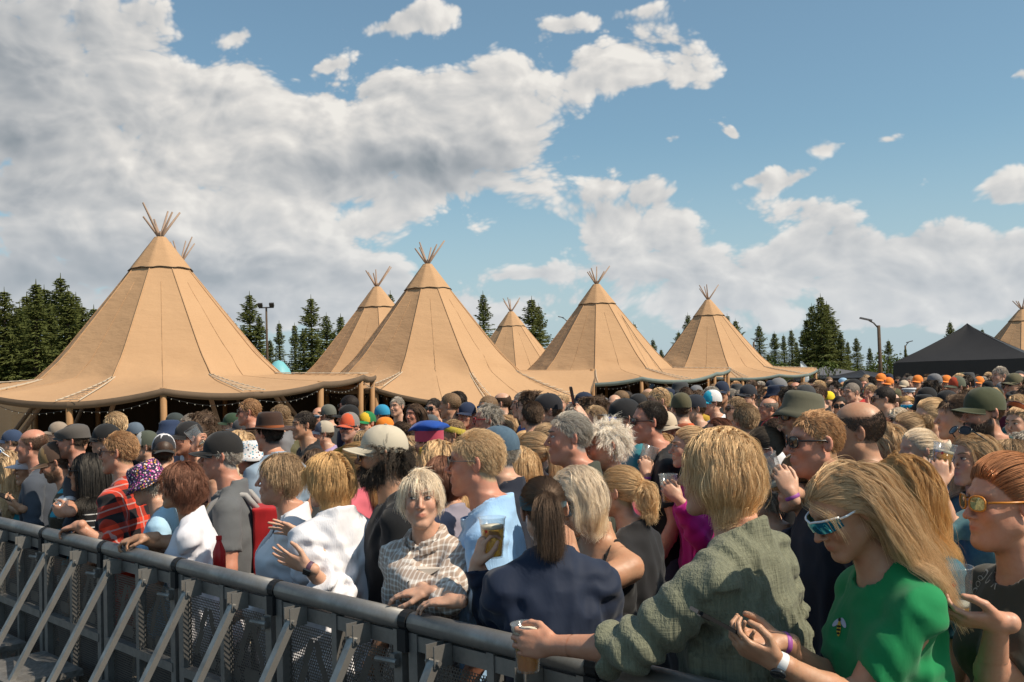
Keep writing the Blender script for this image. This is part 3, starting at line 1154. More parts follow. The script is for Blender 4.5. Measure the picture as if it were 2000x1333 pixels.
def surfnets(fn, lo, hi, h):
    """surface of fn = 0 inside a box, as vertices and quads (naive surface nets, narrow band)"""
    lo = np.asarray(lo, float)
    n = np.maximum(np.ceil((np.asarray(hi, float) - lo) / h).astype(int) + 1, 4)
    m = 4
    nc = (n + m - 1) // m + 1
    gc = np.stack(np.meshgrid(*[lo[a] + (np.arange(nc[a]) * m + m / 2 - .5) * h for a in range(3)], indexing='ij'), -1).reshape(-1, 3).astype(F32)
    vc = fn(gc).reshape(nc)
    val = np.repeat(np.repeat(np.repeat(vc, m, 0), m, 1), m, 2)[:n[0], :n[1], :n[2]].copy()
    act = np.abs(val) < h * m * 1.35
    ii = np.argwhere(act)
    P = (lo + ii * h).astype(F32)
    val[act] = fn(P)
    s = val < 0
    c = np.zeros(tuple(n - 1), np.int8)
    for dx in (0, 1):
        for dy in (0, 1):
            for dz in (0, 1):
                c += s[dx:n[0] - 1 + dx, dy:n[1] - 1 + dy, dz:n[2] - 1 + dz]
    msk = (c > 0) & (c < 8)
    cells = np.argwhere(msk)
    if len(cells) == 0:
        return np.zeros((0, 3)), np.zeros((0, 4), int)
    idx = np.full(tuple(n - 1), -1, np.int64)
    idx[msk] = np.arange(len(cells))
    acc = np.zeros((len(cells), 3))
    cnt = np.zeros(len(cells))
    offs = [(0, 0, 0), (1, 0, 0), (0, 1, 0), (1, 1, 0), (0, 0, 1), (1, 0, 1), (0, 1, 1), (1, 1, 1)]
    cv = np.stack([val[cells[:, 0] + o[0], cells[:, 1] + o[1], cells[:, 2] + o[2]] for o in offs], 1)
    oa = np.array(offs, float)
    for (i, j) in ((0, 1), (2, 3), (4, 5), (6, 7), (0, 2), (1, 3), (4, 6), (5, 7), (0, 4), (1, 5), (2, 6), (3, 7)):
        a, b = cv[:, i], cv[:, j]
        x = (a < 0) != (b < 0)
        t = np.where(x, a / np.where(np.abs(a - b) < 1e-12, 1e-12, a - b), 0)
        acc += np.where(x[:, None], oa[i] + (oa[j] - oa[i]) * t[:, None], 0)
        cnt += x
    V = lo + (cells + acc / cnt[:, None]) * h
    quads = []
    for ax in range(3):
        b_, c_ = [(1, 2), (2, 0), (0, 1)][ax]
        sl0 = [slice(None)] * 3
        sl1 = [slice(None)] * 3
        sl0[ax] = slice(0, n[ax] - 1)
        sl1[ax] = slice(1, n[ax])
        s0, s1 = s[tuple(sl0)], s[tuple(sl1)]
        e = np.argwhere(s0 != s1)
        e = e[(e[:, b_] > 0) & (e[:, c_] > 0) & (e[:, b_] < n[b_] - 1) & (e[:, c_] < n[c_] - 1)]
        if len(e) == 0:
            continue
        neg = s0[e[:, 0], e[:, 1], e[:, 2]]
        ub = np.zeros(3, int)
        ub[b_] = 1
        uc = np.zeros(3, int)
        uc[c_] = 1
        g = lambda q: idx[q[:, 0], q[:, 1], q[:, 2]]
        qd = np.stack([g(e - ub - uc), g(e - uc), g(e), g(e - ub)], 1)
        qd = np.where(neg[:, None], qd, qd[:, ::-1])
        quads.append(qd)
    Q = np.concatenate(quads)
    Q = Q[(Q >= 0).all(1)]
    return V, Q


def rotm(yaw=0.0, pitch=0.0, roll=0.0):
    """head or hand frame: columns = local x (right), y (forward), z (up); yaw about z, pitch > 0 looks up, roll tilts to the right"""
    M = Matrix.Rotation(rad(yaw), 3, 'Z') @ Matrix.Rotation(rad(pitch), 3, 'X') @ Matrix.Rotation(rad(roll), 3, 'Y')
    return np.array(M, dtype=F32)


# ------------------------------------------------------------------ head
def head_field(Q, f):
    """Q: points in the head frame (origin between the ears, y forward, z up), metres; f: face parameters"""
    w = f.get('w', 1.0)
    fat = f.get('fat', 0.0)
    Qs = Q.copy()
    Qs[:, 0] = np.abs(Qs[:, 0])
    d = d_ell(Q, (0, -.014, .036), (.0745 * w, .094, .083))
    d = smin(d, d_ell(Q, (0, .026, -.03), (.060 * w + .006 * fat, .060, .085)), .03)
    d = smin(d, d_cone(Qs, (.048 * w + .006 * fat, -.002, -.055), (.012, .066, -.100), .021 + .006 * fat, .019), .028)
    d = smin(d, d_ell(Q, (0, .069, -.099 + .004 * fat), (.024, .019, .017)), .018)
    if fat > .3:
        d = smin(d, d_ell(Q, (0, .03, -.098), (.045, .042, .026)), .03)
    # cheeks, brow, nose
    d = smin(d, d_ell(Qs, (.036, .062, -.022), (.022 + .004 * fat, .020, .024)), .02)
    d = smin(d, d_cone(Qs, (.012, .079, .034), (.046, .064, .032), .0095, .009), .014)
    d = smax(d, -d_ell(Qs, (.031, .098, .014), (.019, .019, .013)), .012)
    ns = f.get('nose', 1.0)
    d = smin(d, d_cone(Q, (0, .083, .018), (0, .098 + .010 * ns, -.024), .0075, .0095 * ns), .010)
    d = smin(d, d_ell(Q, (0, .100 + .009 * ns, -.027), (.0095 * ns, .0095, .0085)), .007)
    d = smin(d, d_ell(Qs, (.0125 * ns, .094, -.031), (.0075, .010, .0065)), .006)
    # mouth
    d = smin(d, d_ell(Q, (0, .080, -.060), (.027, .014, .019)), .012)
    d = smin(d, d_cone(Qs, (.004, .0935, -.0555), (.021, .085, -.0585), .0042, .0026), .005)
    d = smin(d, d_cone(Qs, (0, .0925, -.0665), (.017, .086, -.064), .0052, .003), .005)
    d = smax(d, -d_cone(Qs, (0, .0985, -.0605), (.023, .0885, -.0605), .0022, .0018), .003)
    # ears
    Re = rotm(28, 0, 8)
    e = d_ell(Qs, (.079 * w, -.012, .001), (.0075, .0185, .031), Re.T if False else None)
    qe = Qs - np.array([.079 * w, -.012, .001], F32)
    ca, sa = math.cos(.45), math.sin(.45)
    qx = qe[:, 0] * ca + qe[:, 1] * sa
    qy = -qe[:, 0] * sa + qe[:, 1] * ca
    qq = np.stack([qx, qy, qe[:, 2]], 1)
    e = d_ell(qq, (0, -.004, 0), (.0075, .0185, .0315))
    e = smax(e, -d_ell(qq, (.008, .0, .003), (.0065, .011, .021)), .004)
    d = smin(d, e, .006)
    return d


HAIRLINE_Y = [-.12, -.06, -.03, -.005, .02, .045, .07, .10]
HAIRLINE_Z = [-.078, -.072, -.055, -.012, .012, .045, .072, .085]


def hairline(y, recede=0.0):
    z = np.interp(y, HAIRLINE_Y, HAIRLINE_Z)
    return z + recede * np.interp(y, [-.05, .0, .05, .1], [0, .1, .6, .5])


# ------------------------------------------------------------------ hands
FING = [(-.030, .083, .062, .0078), (-.010, .090, .072, .0085), (.011, .089, .069, .0083), (.030, .080, .054, .0072)]


def hand_field(Q, curl=25.0, spread=0.05, thumb=0.5, side=1, first=0.0):
    """hand frame: wrist at 0, y along the hand, palm faces -z, thumb on side*x"""
    q = Q.copy()
    q[:, 0] *= side
    d = d_ell(q, (0, .048, 0), (.041, .056, .0155))
    d = smin(d, d_cone(q, (0, -.03, 0), (0, .012, 0), .027, .024), .02)
    for i, (x, y, L, r) in enumerate(FING):
        x = -x
        p = np.array([x * -1 if False else x, y, .0], F32)
        a = rad(first if i == 3 else 0)
        ang = 0.0
        dirx = (x / .03) * spread
        prev = p
        c = curl * (1 + .12 * i)
        dd = d_cone(q, (x * .6, .03, 0), p, .012, r * 1.06)
        for sgm, fr in enumerate((.45, .32, .26)):
            ang += rad(c * (.75 if sgm == 0 else 1.05))
            v = np.array([dirx, math.cos(ang), -math.sin(ang)], F32)
            v /= np.linalg.norm(v)
            nx = prev + v * (L * fr * 1.15)
            dd = smin(dd, d_cone(q, prev, nx, r * (1 - .09 * sgm), r * (.92 - .1 * sgm)), .003)
            prev = nx
        d = smin(d, dd, .0065)
    # thumb
    t0 = np.array([.026, .012, -.004], F32)
    t1 = t0 + np.array([.030 - .012 * thumb, .034, -.012 - .018 * thumb], F32)
    t2 = t1 + np.array([.014 - .022 * thumb, .028, -.006 - .012 * thumb], F32)
    t3 = t2 + np.array([.004 - .020 * thumb, .024, -.004 - .006 * thumb], F32)
    td = d_cone(q, t0, t1, .0155, .0115)
    td = smin(td, d_cone(q, t1, t2, .0112, .0098), .004)
    td = smin(td, d_cone(q, t2, t3, .0098, .0078), .004)
    return smin(d, td, .010)


# ------------------------------------------------------------------ torso
TOR_M = np.array([(-.16, .150, .112, 0), (-.06, .165, .118, -.005), (.04, .160, .115, 0), (.16, .150, .108, .005), (.32, .160, .115, .010), (.44, .168, .112, .004),
                  (.50, .150, .098, -.004), (.55, .108, .078, -.012), (.59, .070, .062, -.018), (.66, .054, .054, -.022)], F32)
TOR_F = np.array([(-.16, .158, .116, 0), (-.06, .176, .124, -.008), (.04, .160, .112, 0), (.17, .130, .096, .004), (.32, .140, .100, .006), (.44, .148, .098, .002),
                  (.50, .130, .086, -.004), (.55, .094, .070, -.012), (.59, .060, .055, -.018), (.66, .048, .048, -.022)], F32)


class Body:
    """joints of a person in local coordinates: z up, the chest faces +y, feet on z = 0"""

    def __init__(s, zc=1.62, sex='m', scale=1.0, build=1.0, belly=0.0, lean=4.0, side=0.0, hyaw=0.0, hpitch=0.0, hroll=0.0, face=None, bust=1.0, shrug=0.0, stance=.16):
        s.sex = sex
        s.k = scale * (.955 if sex == 'f' else 1.0)
        k = s.k
        s.build = build
        s.belly = belly
        s.bust = bust
        s.face = dict(face or {})
        ax = Vector((math.sin(rad(side)), math.sin(rad(lean)), 1.0)).normalized()
        s.ax = np.array(ax, F32)
        sx = Vector((1, 0, 0))
        fy = ax.cross(sx).normalized()
        sx = fy.cross(ax).normalized()
        s.TR = np.array([sx, fy, ax], F32).T               # columns
        s.HR = rotm(hyaw, hpitch, hroll)
        # heights measured down from the head centre
        up = .62 * k
        nb_rel = np.array([0, -.020, -.175 - .02], F32) * k  # neck base relative to the head centre, before head tilt
        nb_to_head = rotm(hyaw * .3, hpitch * .6, hroll * .5) @ (np.array([0, .045, .158], F32) * k)
        hipz = zc - nb_to_head[2] - up * float(ax.z)
        s.hip = np.array([0, 0, hipz], F32)
        s.nb = s.hip + s.ax * up
        s.hc = s.nb + nb_to_head
        s.hc[2] = zc
        s.sh = {}
        for nm, sg in (('R', 1), ('L', -1)):
            w = (.188 if sex == 'm' else .162) * (.6 + .4 * build)
            s.sh[nm] = s.tp(sg * w * k, -.012 * k, (.505 + shrug) * k)
        s.L1, s.L2 = .285 * k, .255 * k
        s.arm = {}
        s.hand = {}
        s.legs = []
        for sg in (1, -1):
            hp = s.hip + np.array([sg * .088 * k, 0, -.03], F32)
            an = np.array([sg * stance * k, -.02 if sg > 0 else .03, .075], F32)
            kn = (hp + an) / 2 + np.array([0, .03, .01], F32)
            s.legs.append((hp, kn, an))

    def tp(s, x, y, t):
        return s.hip + s.TR @ np.array([x, y, t], F32)

    def set_arm(s, nm, wrist, pole=(0, -.5, -1), hdir=None, palm=None, curl=25, thumb=.4, spread=.05, detail=True):
        S = s.sh[nm]
        W_ = np.array(wrist, F32)
        v = W_ - S
        L = float(np.linalg.norm(v))
        mx = (s.L1 + s.L2) * .995
        if L > mx:
            W_ = S + v / L * mx
            v = W_ - S
            L = mx
        L = max(L, abs(s.L1 - s.L2) + .05)
        d = v / L
        a = (s.L1 ** 2 - s.L2 ** 2 + L * L) / (2 * L)
        hh = math.sqrt(max(1e-6, s.L1 ** 2 - a * a))
        p = np.array(pole, F32)
        p = p - d * float(p @ d)
        p /= max(1e-6, np.linalg.norm(p))
        E = S + d * a + p * hh
        s.arm[nm] = (S, E, W_)
        hd = np.array(hdir, F32) if hdir is not None else (W_ - E)
        hd = hd / np.linalg.norm(hd)
        pn = np.array(palm, F32) if palm is not None else np.array([0, 0, -1], F32)
        z = -(pn - hd * float(pn @ hd))
        z /= max(1e-6, np.linalg.norm(z))
        x = np.cross(hd, z)
        R = np.stack([x, hd, z], 1).astype(F32)
        # thumb side: for a right hand with the palm down (z up) and fingers forward, the thumb is on -x
        s.hand[nm] = dict(W=W_, R=R, curl=curl, thumb=thumb, spread=spread, side=-1 if nm == 'R' else 1, detail=detail)

    def arm_down(s, nm, bend=.05, fwd=.05, out=.07):
        sg = 1 if nm == 'R' else -1
        S = s.sh[nm]
        s.set_arm(nm, S + np.array([sg * out, fwd + bend, -(s.L1 + s.L2) * (.985 - bend)], F32), (sg * .5, -1, 0), (0, .15, -1), (-sg, 0, 0), 22)

    # ---- fields
    def torso(s, P, inf=0.0, tmin=None):
        q = (P - s.hip) @ s.TR
        k = s.k
        T = TOR_F if s.sex == 'f' else TOR_M
        t = q[:, 2] / k
        b = s.build
        wf = np.interp(t, [-.2, .3, .5, .6], [b, b, .55 + .45 * b, 1.0])
        a_ = np.interp(t, T[:, 0], T[:, 1]) * k * wf + inf
        b_ = np.interp(t, T[:, 0], T[:, 2]) * k * wf + inf
        c_ = np.interp(t, T[:, 0], T[:, 3]) * k
        x, y = q[:, 0], q[:, 1] - c_
        # super-ellipse section
        e = 2.35
        rr = (np.abs(x / a_) ** e + np.abs(y / b_) ** e) ** (1 / e)
        d = (rr - 1) * np.minimum(a_, b_) * .92
        d = np.maximum(d, np.maximum(q[:, 2] - .66 * k, (-.16 * k - inf) - q[:, 2]))
        ts = np.abs(q)
        ts[:, 1:] = q[:, 1:]
        shw = (.188 if s.sex == 'm' else .162) * (.6 + .4 * s.build) * k
        d = smin(d, d_cone(ts, (.03 * k, -.022 * k, .585 * k), (shw, -.012 * k, .512 * k), .040 * k + inf, .046 * k + inf), .03)
        if s.sex == 'f' and s.bust > 0:
            qs = q.copy()
            qs[:, 0] = np.abs(qs[:, 0])
            r = .058 * k * s.bust + inf
            d = smin(d, d_ell(qs, (.072 * k, .072 * k * b, .385 * k), (r * 1.08, r * 1.05, r * 1.1)), .05)
        if s.belly > 0:
            r = .13 * k
            d = smin(d, d_ell(q, (0, .045 + .05 * s.belly, .10 * k), (r + .03 * s.belly + inf, (.085 + .05 * s.belly) + inf, r + .03 + inf)), .07)
        return d

    def to_head(s, P):
        return (P - s.hc) @ s.HR / s.k

    def skin(s, P, where='all'):
        k = s.k
        fat = s.face.get('fat', 0)
        nt = s.hc + s.HR @ (np.array([0, -.018, -.055], F32) * k)
        nr = (.056 if s.sex == 'm' else .046) * k * (1 + .12 * fat)
        d = d_cone(P, s.nb - s.ax * .04 * k, nt, nr * 1.12, nr)
        if where in ('head', 'all'):
            d = smin(d, head_field(s.to_head(P), s.face) * k, .022)
        if where != 'hand':
            d = smin(d, s.torso(P), .035)
        if where == 'head':
            return d
        for nm, (S, E, W_) in s.arm.items():
            b = (.75 + .25 * s.build) * (1.0 if s.sex == 'm' else .92)
            u = d_cone(P, S, E, .055 * k * b, .041 * k * b)
            mid = S + (E - S) * .45
            u = smin(u, d_cone(P, S + (E - S) * .25, S + (E - S) * .65, .050 * k * b, .046 * k * b), .03)
            fm = E + (W_ - E) * .30
            u = smin(u, smin(d_cone(P, E, fm, .039 * k * b, .043 * k * b), d_cone(P, fm, W_, .043 * k * b, .0275 * k * b), .02), .02)
            d = smin(d, u, .03)
            h = s.hand[nm]
            near = np.linalg.norm(P - h['W'], axis=1) < .26
            if near.any():
                hq = (P[near] - h['W']) @ h['R'] / k
                dh = hand_field(hq, h['curl'], h['spread'], h['thumb'], h['side']) * k
                d[near] = smin(d[near], dh, .008)
        for (hp, kn, an) in (s.legs if where != 'hand' else ()):
            l = smin(d_cone(P, hp, kn, .082 * k, .055 * k), d_cone(P, kn, an, .055 * k, .036 * k), .03)
            ft = d_cone(P, an + np.array([0, -.03, -.045], F32), an + np.array([0, .15, -.05], F32), .034, .026)
            d = smin(d, smin(l, ft, .02), .03)
        return d

    def mesh_skin(s, hres=.0048, bres=.02, handres=.0042, name='person'):
        k = s.k
        parts = []
        # head box
        r = .150 * k
        hlo = s.hc + np.array([-r * .72, -r * .95, -.205 * k], F32)
        hhi = s.hc + np.array([r * .72, r * .98, r * .90], F32)
        hlo = np.minimum(hlo, s.hc - .125 * k)
        parts.append((surfnets(lambda P: s.skin(P, 'head'), hlo, hhi, hres), None))
        boxes = [(hlo, hhi)]
        for nm, h in s.hand.items():
            if not h['detail']:
                continue
            c = h['W'] + h['R'][:, 1] * .07
            lo, hi = c - .125 * k, c + .125 * k
            parts.append((surfnets(lambda P: s.skin(P, 'hand'), lo, hi, handres), None))
            boxes.append((lo, hi))
        pts = [s.hip, s.nb] + [p for a in s.arm.values() for p in a] + [s.sh['L'], s.sh['R']]
        pts = np.array(pts)
        lo = np.minimum(pts.min(0) - .22, [-.3, -.2, -.02])
        hi = np.maximum(pts.max(0) + .22, [.3, .25, 0])
        lo[2] = -.02
        hi[2] = max(s.nb[2] + .02, pts[:, 2].max() + .22)
        V, Q = surfnets(lambda P: s.skin(P, 'body'), lo, hi, bres)
        C = V[Q].mean(1)
        keep = np.ones(len(Q), bool)
        for (bl, bh) in boxes:
            keep &= ~((C > np.asarray(bl) + bres * .9).all(1) & (C < np.asarray(bh) - bres * .9).all(1))
        parts.append(((V, Q[keep]), None))
        Vs, Qs, b = [], [], 0
        for (V, Q), _ in parts:
            Vs.append(V)
            Qs.append(Q + b)
            b += len(V)
        return np.concatenate(Vs), np.concatenate(Qs)

    def shirt_field(s, P, sleeve=.6, inf=.014, hem=-.10, neck='crew', loose=0.0, seed=0, fold=.007, collar=False, strap=False, open_front=False, gather=0.0):
        k = s.k
        d = s.torso(P, inf)
        q = (P - s.hip) @ s.TR
        if loose > 0:   # cloth hangs from chest and shoulder blades instead of following the waist
            t = q[:, 2] / k
            T = TOR_F if s.sex == 'f' else TOR_M
            fl = .10 * loose * np.clip(.40 - t, 0, .6)
            a_ = (np.interp(.44, T[:, 0], T[:, 1]) * (.6 + .4 * s.build) + fl) * k + inf
            b_ = (np.interp(.44, T[:, 0], T[:, 2]) * (.6 + .4 * s.build) + .004 + fl) * k + inf
            rr = (np.abs(q[:, 0] / a_) ** 2.5 + np.abs((q[:, 1] - (.03 if s.sex == 'f' else .008)) / b_) ** 2.5) ** .4
            dl = (rr - 1) * b_
            dl = np.maximum(dl, q[:, 2] - .40 * k)
            d = smin(d, dl, .04)
        for nm, (S, E, W_) in s.arm.items():
            if sleeve <= 0:
                continue
            b = (.75 + .25 * s.build) * (1.0 if s.sex == 'm' else .92)
            e1 = min(1.0, sleeve)
            end = S + (E - S) * e1
            u = d_cone(P, S, E, (.054 * b + .002) * k + inf, (.046 * b + .001 + .006 * loose) * k + inf)
            if sleeve <= 1.0:
                dr = (E - S) / np.linalg.norm(E - S)
                u = np.maximum(u, (P - end) @ dr)
            else:
                e2 = sleeve - 1.0
                end = E + (W_ - E) * e2
                r1 = (.048 * b + .006 * loose) * k + inf
                r2 = (.048 * b + (.032 - .048 * b) * e2) * k + inf * .9
                f2 = d_cone(P, E, W_, r1, r1 + (r2 - r1) / max(e2, .05))
                dr = (W_ - E) / np.linalg.norm(W_ - E)
                f2 = np.maximum(f2, (P - end) @ dr)
                u = smin(u, f2, .02)
                if sleeve < 1.75:            # rolled cuff
                    cf = d_cone(P, end - dr * .05, end - dr * .004, r2 + .012, r2 + .012)
                    cf = np.maximum(cf, (P - end) @ dr)
                    u = smin(u, cf, .006)
            d = smin(d, u, .028)
        # hem
        d = smax(d, hem * k - q[:, 2], .006)
        # folds: vertical drape, pulls from the armpits, rings along the sleeves
        if fold > 0:
            t = q[:, 2] / k
            n1 = sinnoise(q * np.array([1, 1, .35], F32), seed, 10.0, 2)
            n2 = sinnoise(q @ np.array([[.8, .2, -.5], [.1, 1, .1], [.6, 0, .8]], F32), seed + 5, 20.0, 2)
            ang = np.arctan2(q[:, 0], q[:, 1])
            dr_ = 1 - np.abs(np.sin(ang * 4.5 + n1 * 2.4 + t * 1.5)) * 1.6
            f_ = dr_ * np.clip((.52 - t) / .35, .12, 1.0) + (.6 - np.abs(n2) * 1.5) * .8
            for nm, (S, E, W_) in s.arm.items():
                ap = S - s.ax * .075 * k
                dist = np.linalg.norm(P - ap, axis=1)
                f_ = f_ + np.sin(dist * 95 + n1 * 2.5) * np.exp(-(dist / .13) ** 2) * .5
                if sleeve > .2:
                    dr = (E - S) / np.linalg.norm(E - S)
                    al = (P - S) @ dr
                    rad_d = np.linalg.norm((P - S) - al[:, None] * dr, axis=1)
                    on = np.exp(-(np.maximum(rad_d - .05, 0) / .05) ** 2)
                    f_ = f_ + np.sin(al * 85 + n2 * 3 + ang * 2) * on * (.35 + .5 * np.exp(-((al - np.linalg.norm(E - S)) / .09) ** 2)) * (1 if sleeve > .9 else .5)
                    if sleeve > 1:
                        d2 = (W_ - E) / np.linalg.norm(W_ - E)
                        a2 = (P - E) @ d2
                        near = np.exp(-(np.linalg.norm(P - E - d2 * .1, axis=1) / .16) ** 2)
                        f_ = f_ + np.sin(a2 * 90 + n2 * 3) * near * .55
            d = d - f_ * fold * 1.4
            if gather > 0:
                low = np.clip((.40 - t) / .02, 0, 1) * np.clip((t + .3) / .5, .4, 1)
                back = np.clip(-q[:, 1] / .06, 0, 1)
                d = d - gather * low * back * (np.sin(q[:, 0] * 150 + n1 * 2.5) * .6 + .5)
                d = d - .004 * np.exp(-((t - .405) / .008) ** 2) * back
        # neck opening
        nt = s.hc + s.HR @ (np.array([0, -.02, -.055], F32) * k)
        dn = (nt - s.nb) / np.linalg.norm(nt - s.nb)
        if neck == 'crew':
            cut = d_cone(P, s.nb - s.ax * .012 * k + s.TR[:, 1] * .006, nt + dn * .1, .074 * k, .085 * k)
        elif neck == 'v':
            cut = smin(d_cone(P, s.nb - s.ax * .012 * k, nt + dn * .1, .074 * k, .09 * k),
                       d_cone(P, s.nb + s.TR[:, 1] * .03, s.nb + s.TR[:, 1] * .125 * k - s.ax * .16 * k, .060 * k, .012), .02)
        elif neck == 'scoop':
            cut = smin(d_cone(P, s.nb - s.ax * .02 * k, nt + dn * .1, .092 * k, .1 * k), d_ell(P, s.nb + s.TR[:, 1] * .10 * k - s.ax * .07 * k, (.085 * k, .07, .085 * k)), .02)
        else:
            cut = d_cone(P, s.nb + s.ax * .0, nt + dn * .1, .068 * k, .085 * k)
        d = smax(d, -cut, .006)
        pl = (P - s.nb) @ (s.ax * .93 + s.TR[:, 1] * .36)
        d = smax(d, pl - (.004 if not collar else .016) * k, .008)
        if strap:
            # tank top: nothing above the chest but two straps
            qs = np.abs(q[:, 0])
            top = np.maximum(q[:, 2] - .47 * k, 0)
            keep = np.abs(qs - .085 * k) - .013
            cutm = np.minimum(q[:, 2] - .455 * k + 0 * qs, keep)
            d = np.maximum(d, cutm)
        if collar:
            ring = np.abs(d_cone(P, s.nb - s.ax * .03 * k, nt, .073 * k, .068 * k)) - .0055
            h0 = (P - s.nb) @ dn
            fr = (P - s.nb) @ s.TR[:, 1]
            ring = np.maximum(ring, np.maximum(h0 - (.030 - .40 * np.clip(fr + .01, 0, .1)) * k, -.045 - h0))
            flap = np.abs(d_cone(P, s.nb - s.ax * .05 * k, nt, .102 * k, .076 * k)) - .006
            flap = np.maximum(flap, np.maximum(h0 - (.022 - .40 * np.clip(fr + .01, 0, .1)) * k, (-.024 - .30 * np.clip(fr, 0, .1)) * k - h0))
            gap = np.abs((P - s.nb) @ s.TR[:, 0]) - np.clip((fr - .05), 0, .06) * .55
            cl = np.minimum(ring, flap)
            cl = np.maximum(cl, -(gap) + .0) if open_front else cl
            d = smin(d, cl, .004)
        return d

    def mesh_shirt(s, res=.0095, **kw):
        pts = [s.hip + np.array([0, 0, kw.get('hem', -.1) * s.k], F32), s.nb, s.sh['L'], s.sh['R']]
        sl = kw.get('sleeve', .6)
        for (S, E, W_) in s.arm.values():
            if sl > 0:
                pts.append(E)
            if sl > 1:
                pts.append(W_)
        pts = np.array(pts)
        lo = pts.min(0) - .16
        hi = pts.max(0) + .16
        lo[0] = min(lo[0], -.26)
        hi[0] = max(hi[0], .26)
        lo[1] = min(lo[1], -.26)
        hi[1] = max(hi[1], .30)
        lo[2] = s.hip[2] + kw.get('hem', -.1) * s.k - .03
        return surfnets(lambda P: s.shirt_field(P, **kw), lo, hi, res)

    def mesh_trousers(s, res=.03, short=False, inf=.016):
        def fn(P):
            d = s.torso(P, inf)
            q = (P - s.hip) @ s.TR
            d = np.maximum(d, q[:, 2] - .02)
            for (hp, kn, an) in s.legs:
                if short:
                    e = kn
                    l = np.maximum(d_cone(P, hp, kn, .092 * s.k + inf, .075 * s.k + inf), kn[2] + .03 - P[:, 2])
                else:
                    l = smin(d_cone(P, hp, kn, .084 * s.k + inf, .060 * s.k + inf), d_cone(P, kn, an, .060 * s.k + inf, .050 * s.k + inf), .03)
                    l = np.maximum(l, an[2] - .01 - P[:, 2])
                d = smin(d, l, .03)
            return d - .006 * sinnoise(P * np.array([1, 1, .5], F32), 3, 22, 2)
        lo = np.array([-.34, -.26, -.02])
        hi = np.array([.34, .30, s.hip[2] + .08])
        return surfnets(fn, lo, hi, res)


# ------------------------------------------------------------------ hair
CR_C = np.array([0, -.014, .036], F32)
CR_R = np.array([.0775, .0965, .086], F32)
COLL = [(np.array([0, -.014, .036]), np.array([.078, .097, .086])), (np.array([0, .026, -.03]), np.array([.065, .064, .086])), (np.array([0, -.025, -.12]), np.array([.058, .058, .10])),
        (np.array([0, -.035, -.245]), np.array([.19, .10, .075]))]


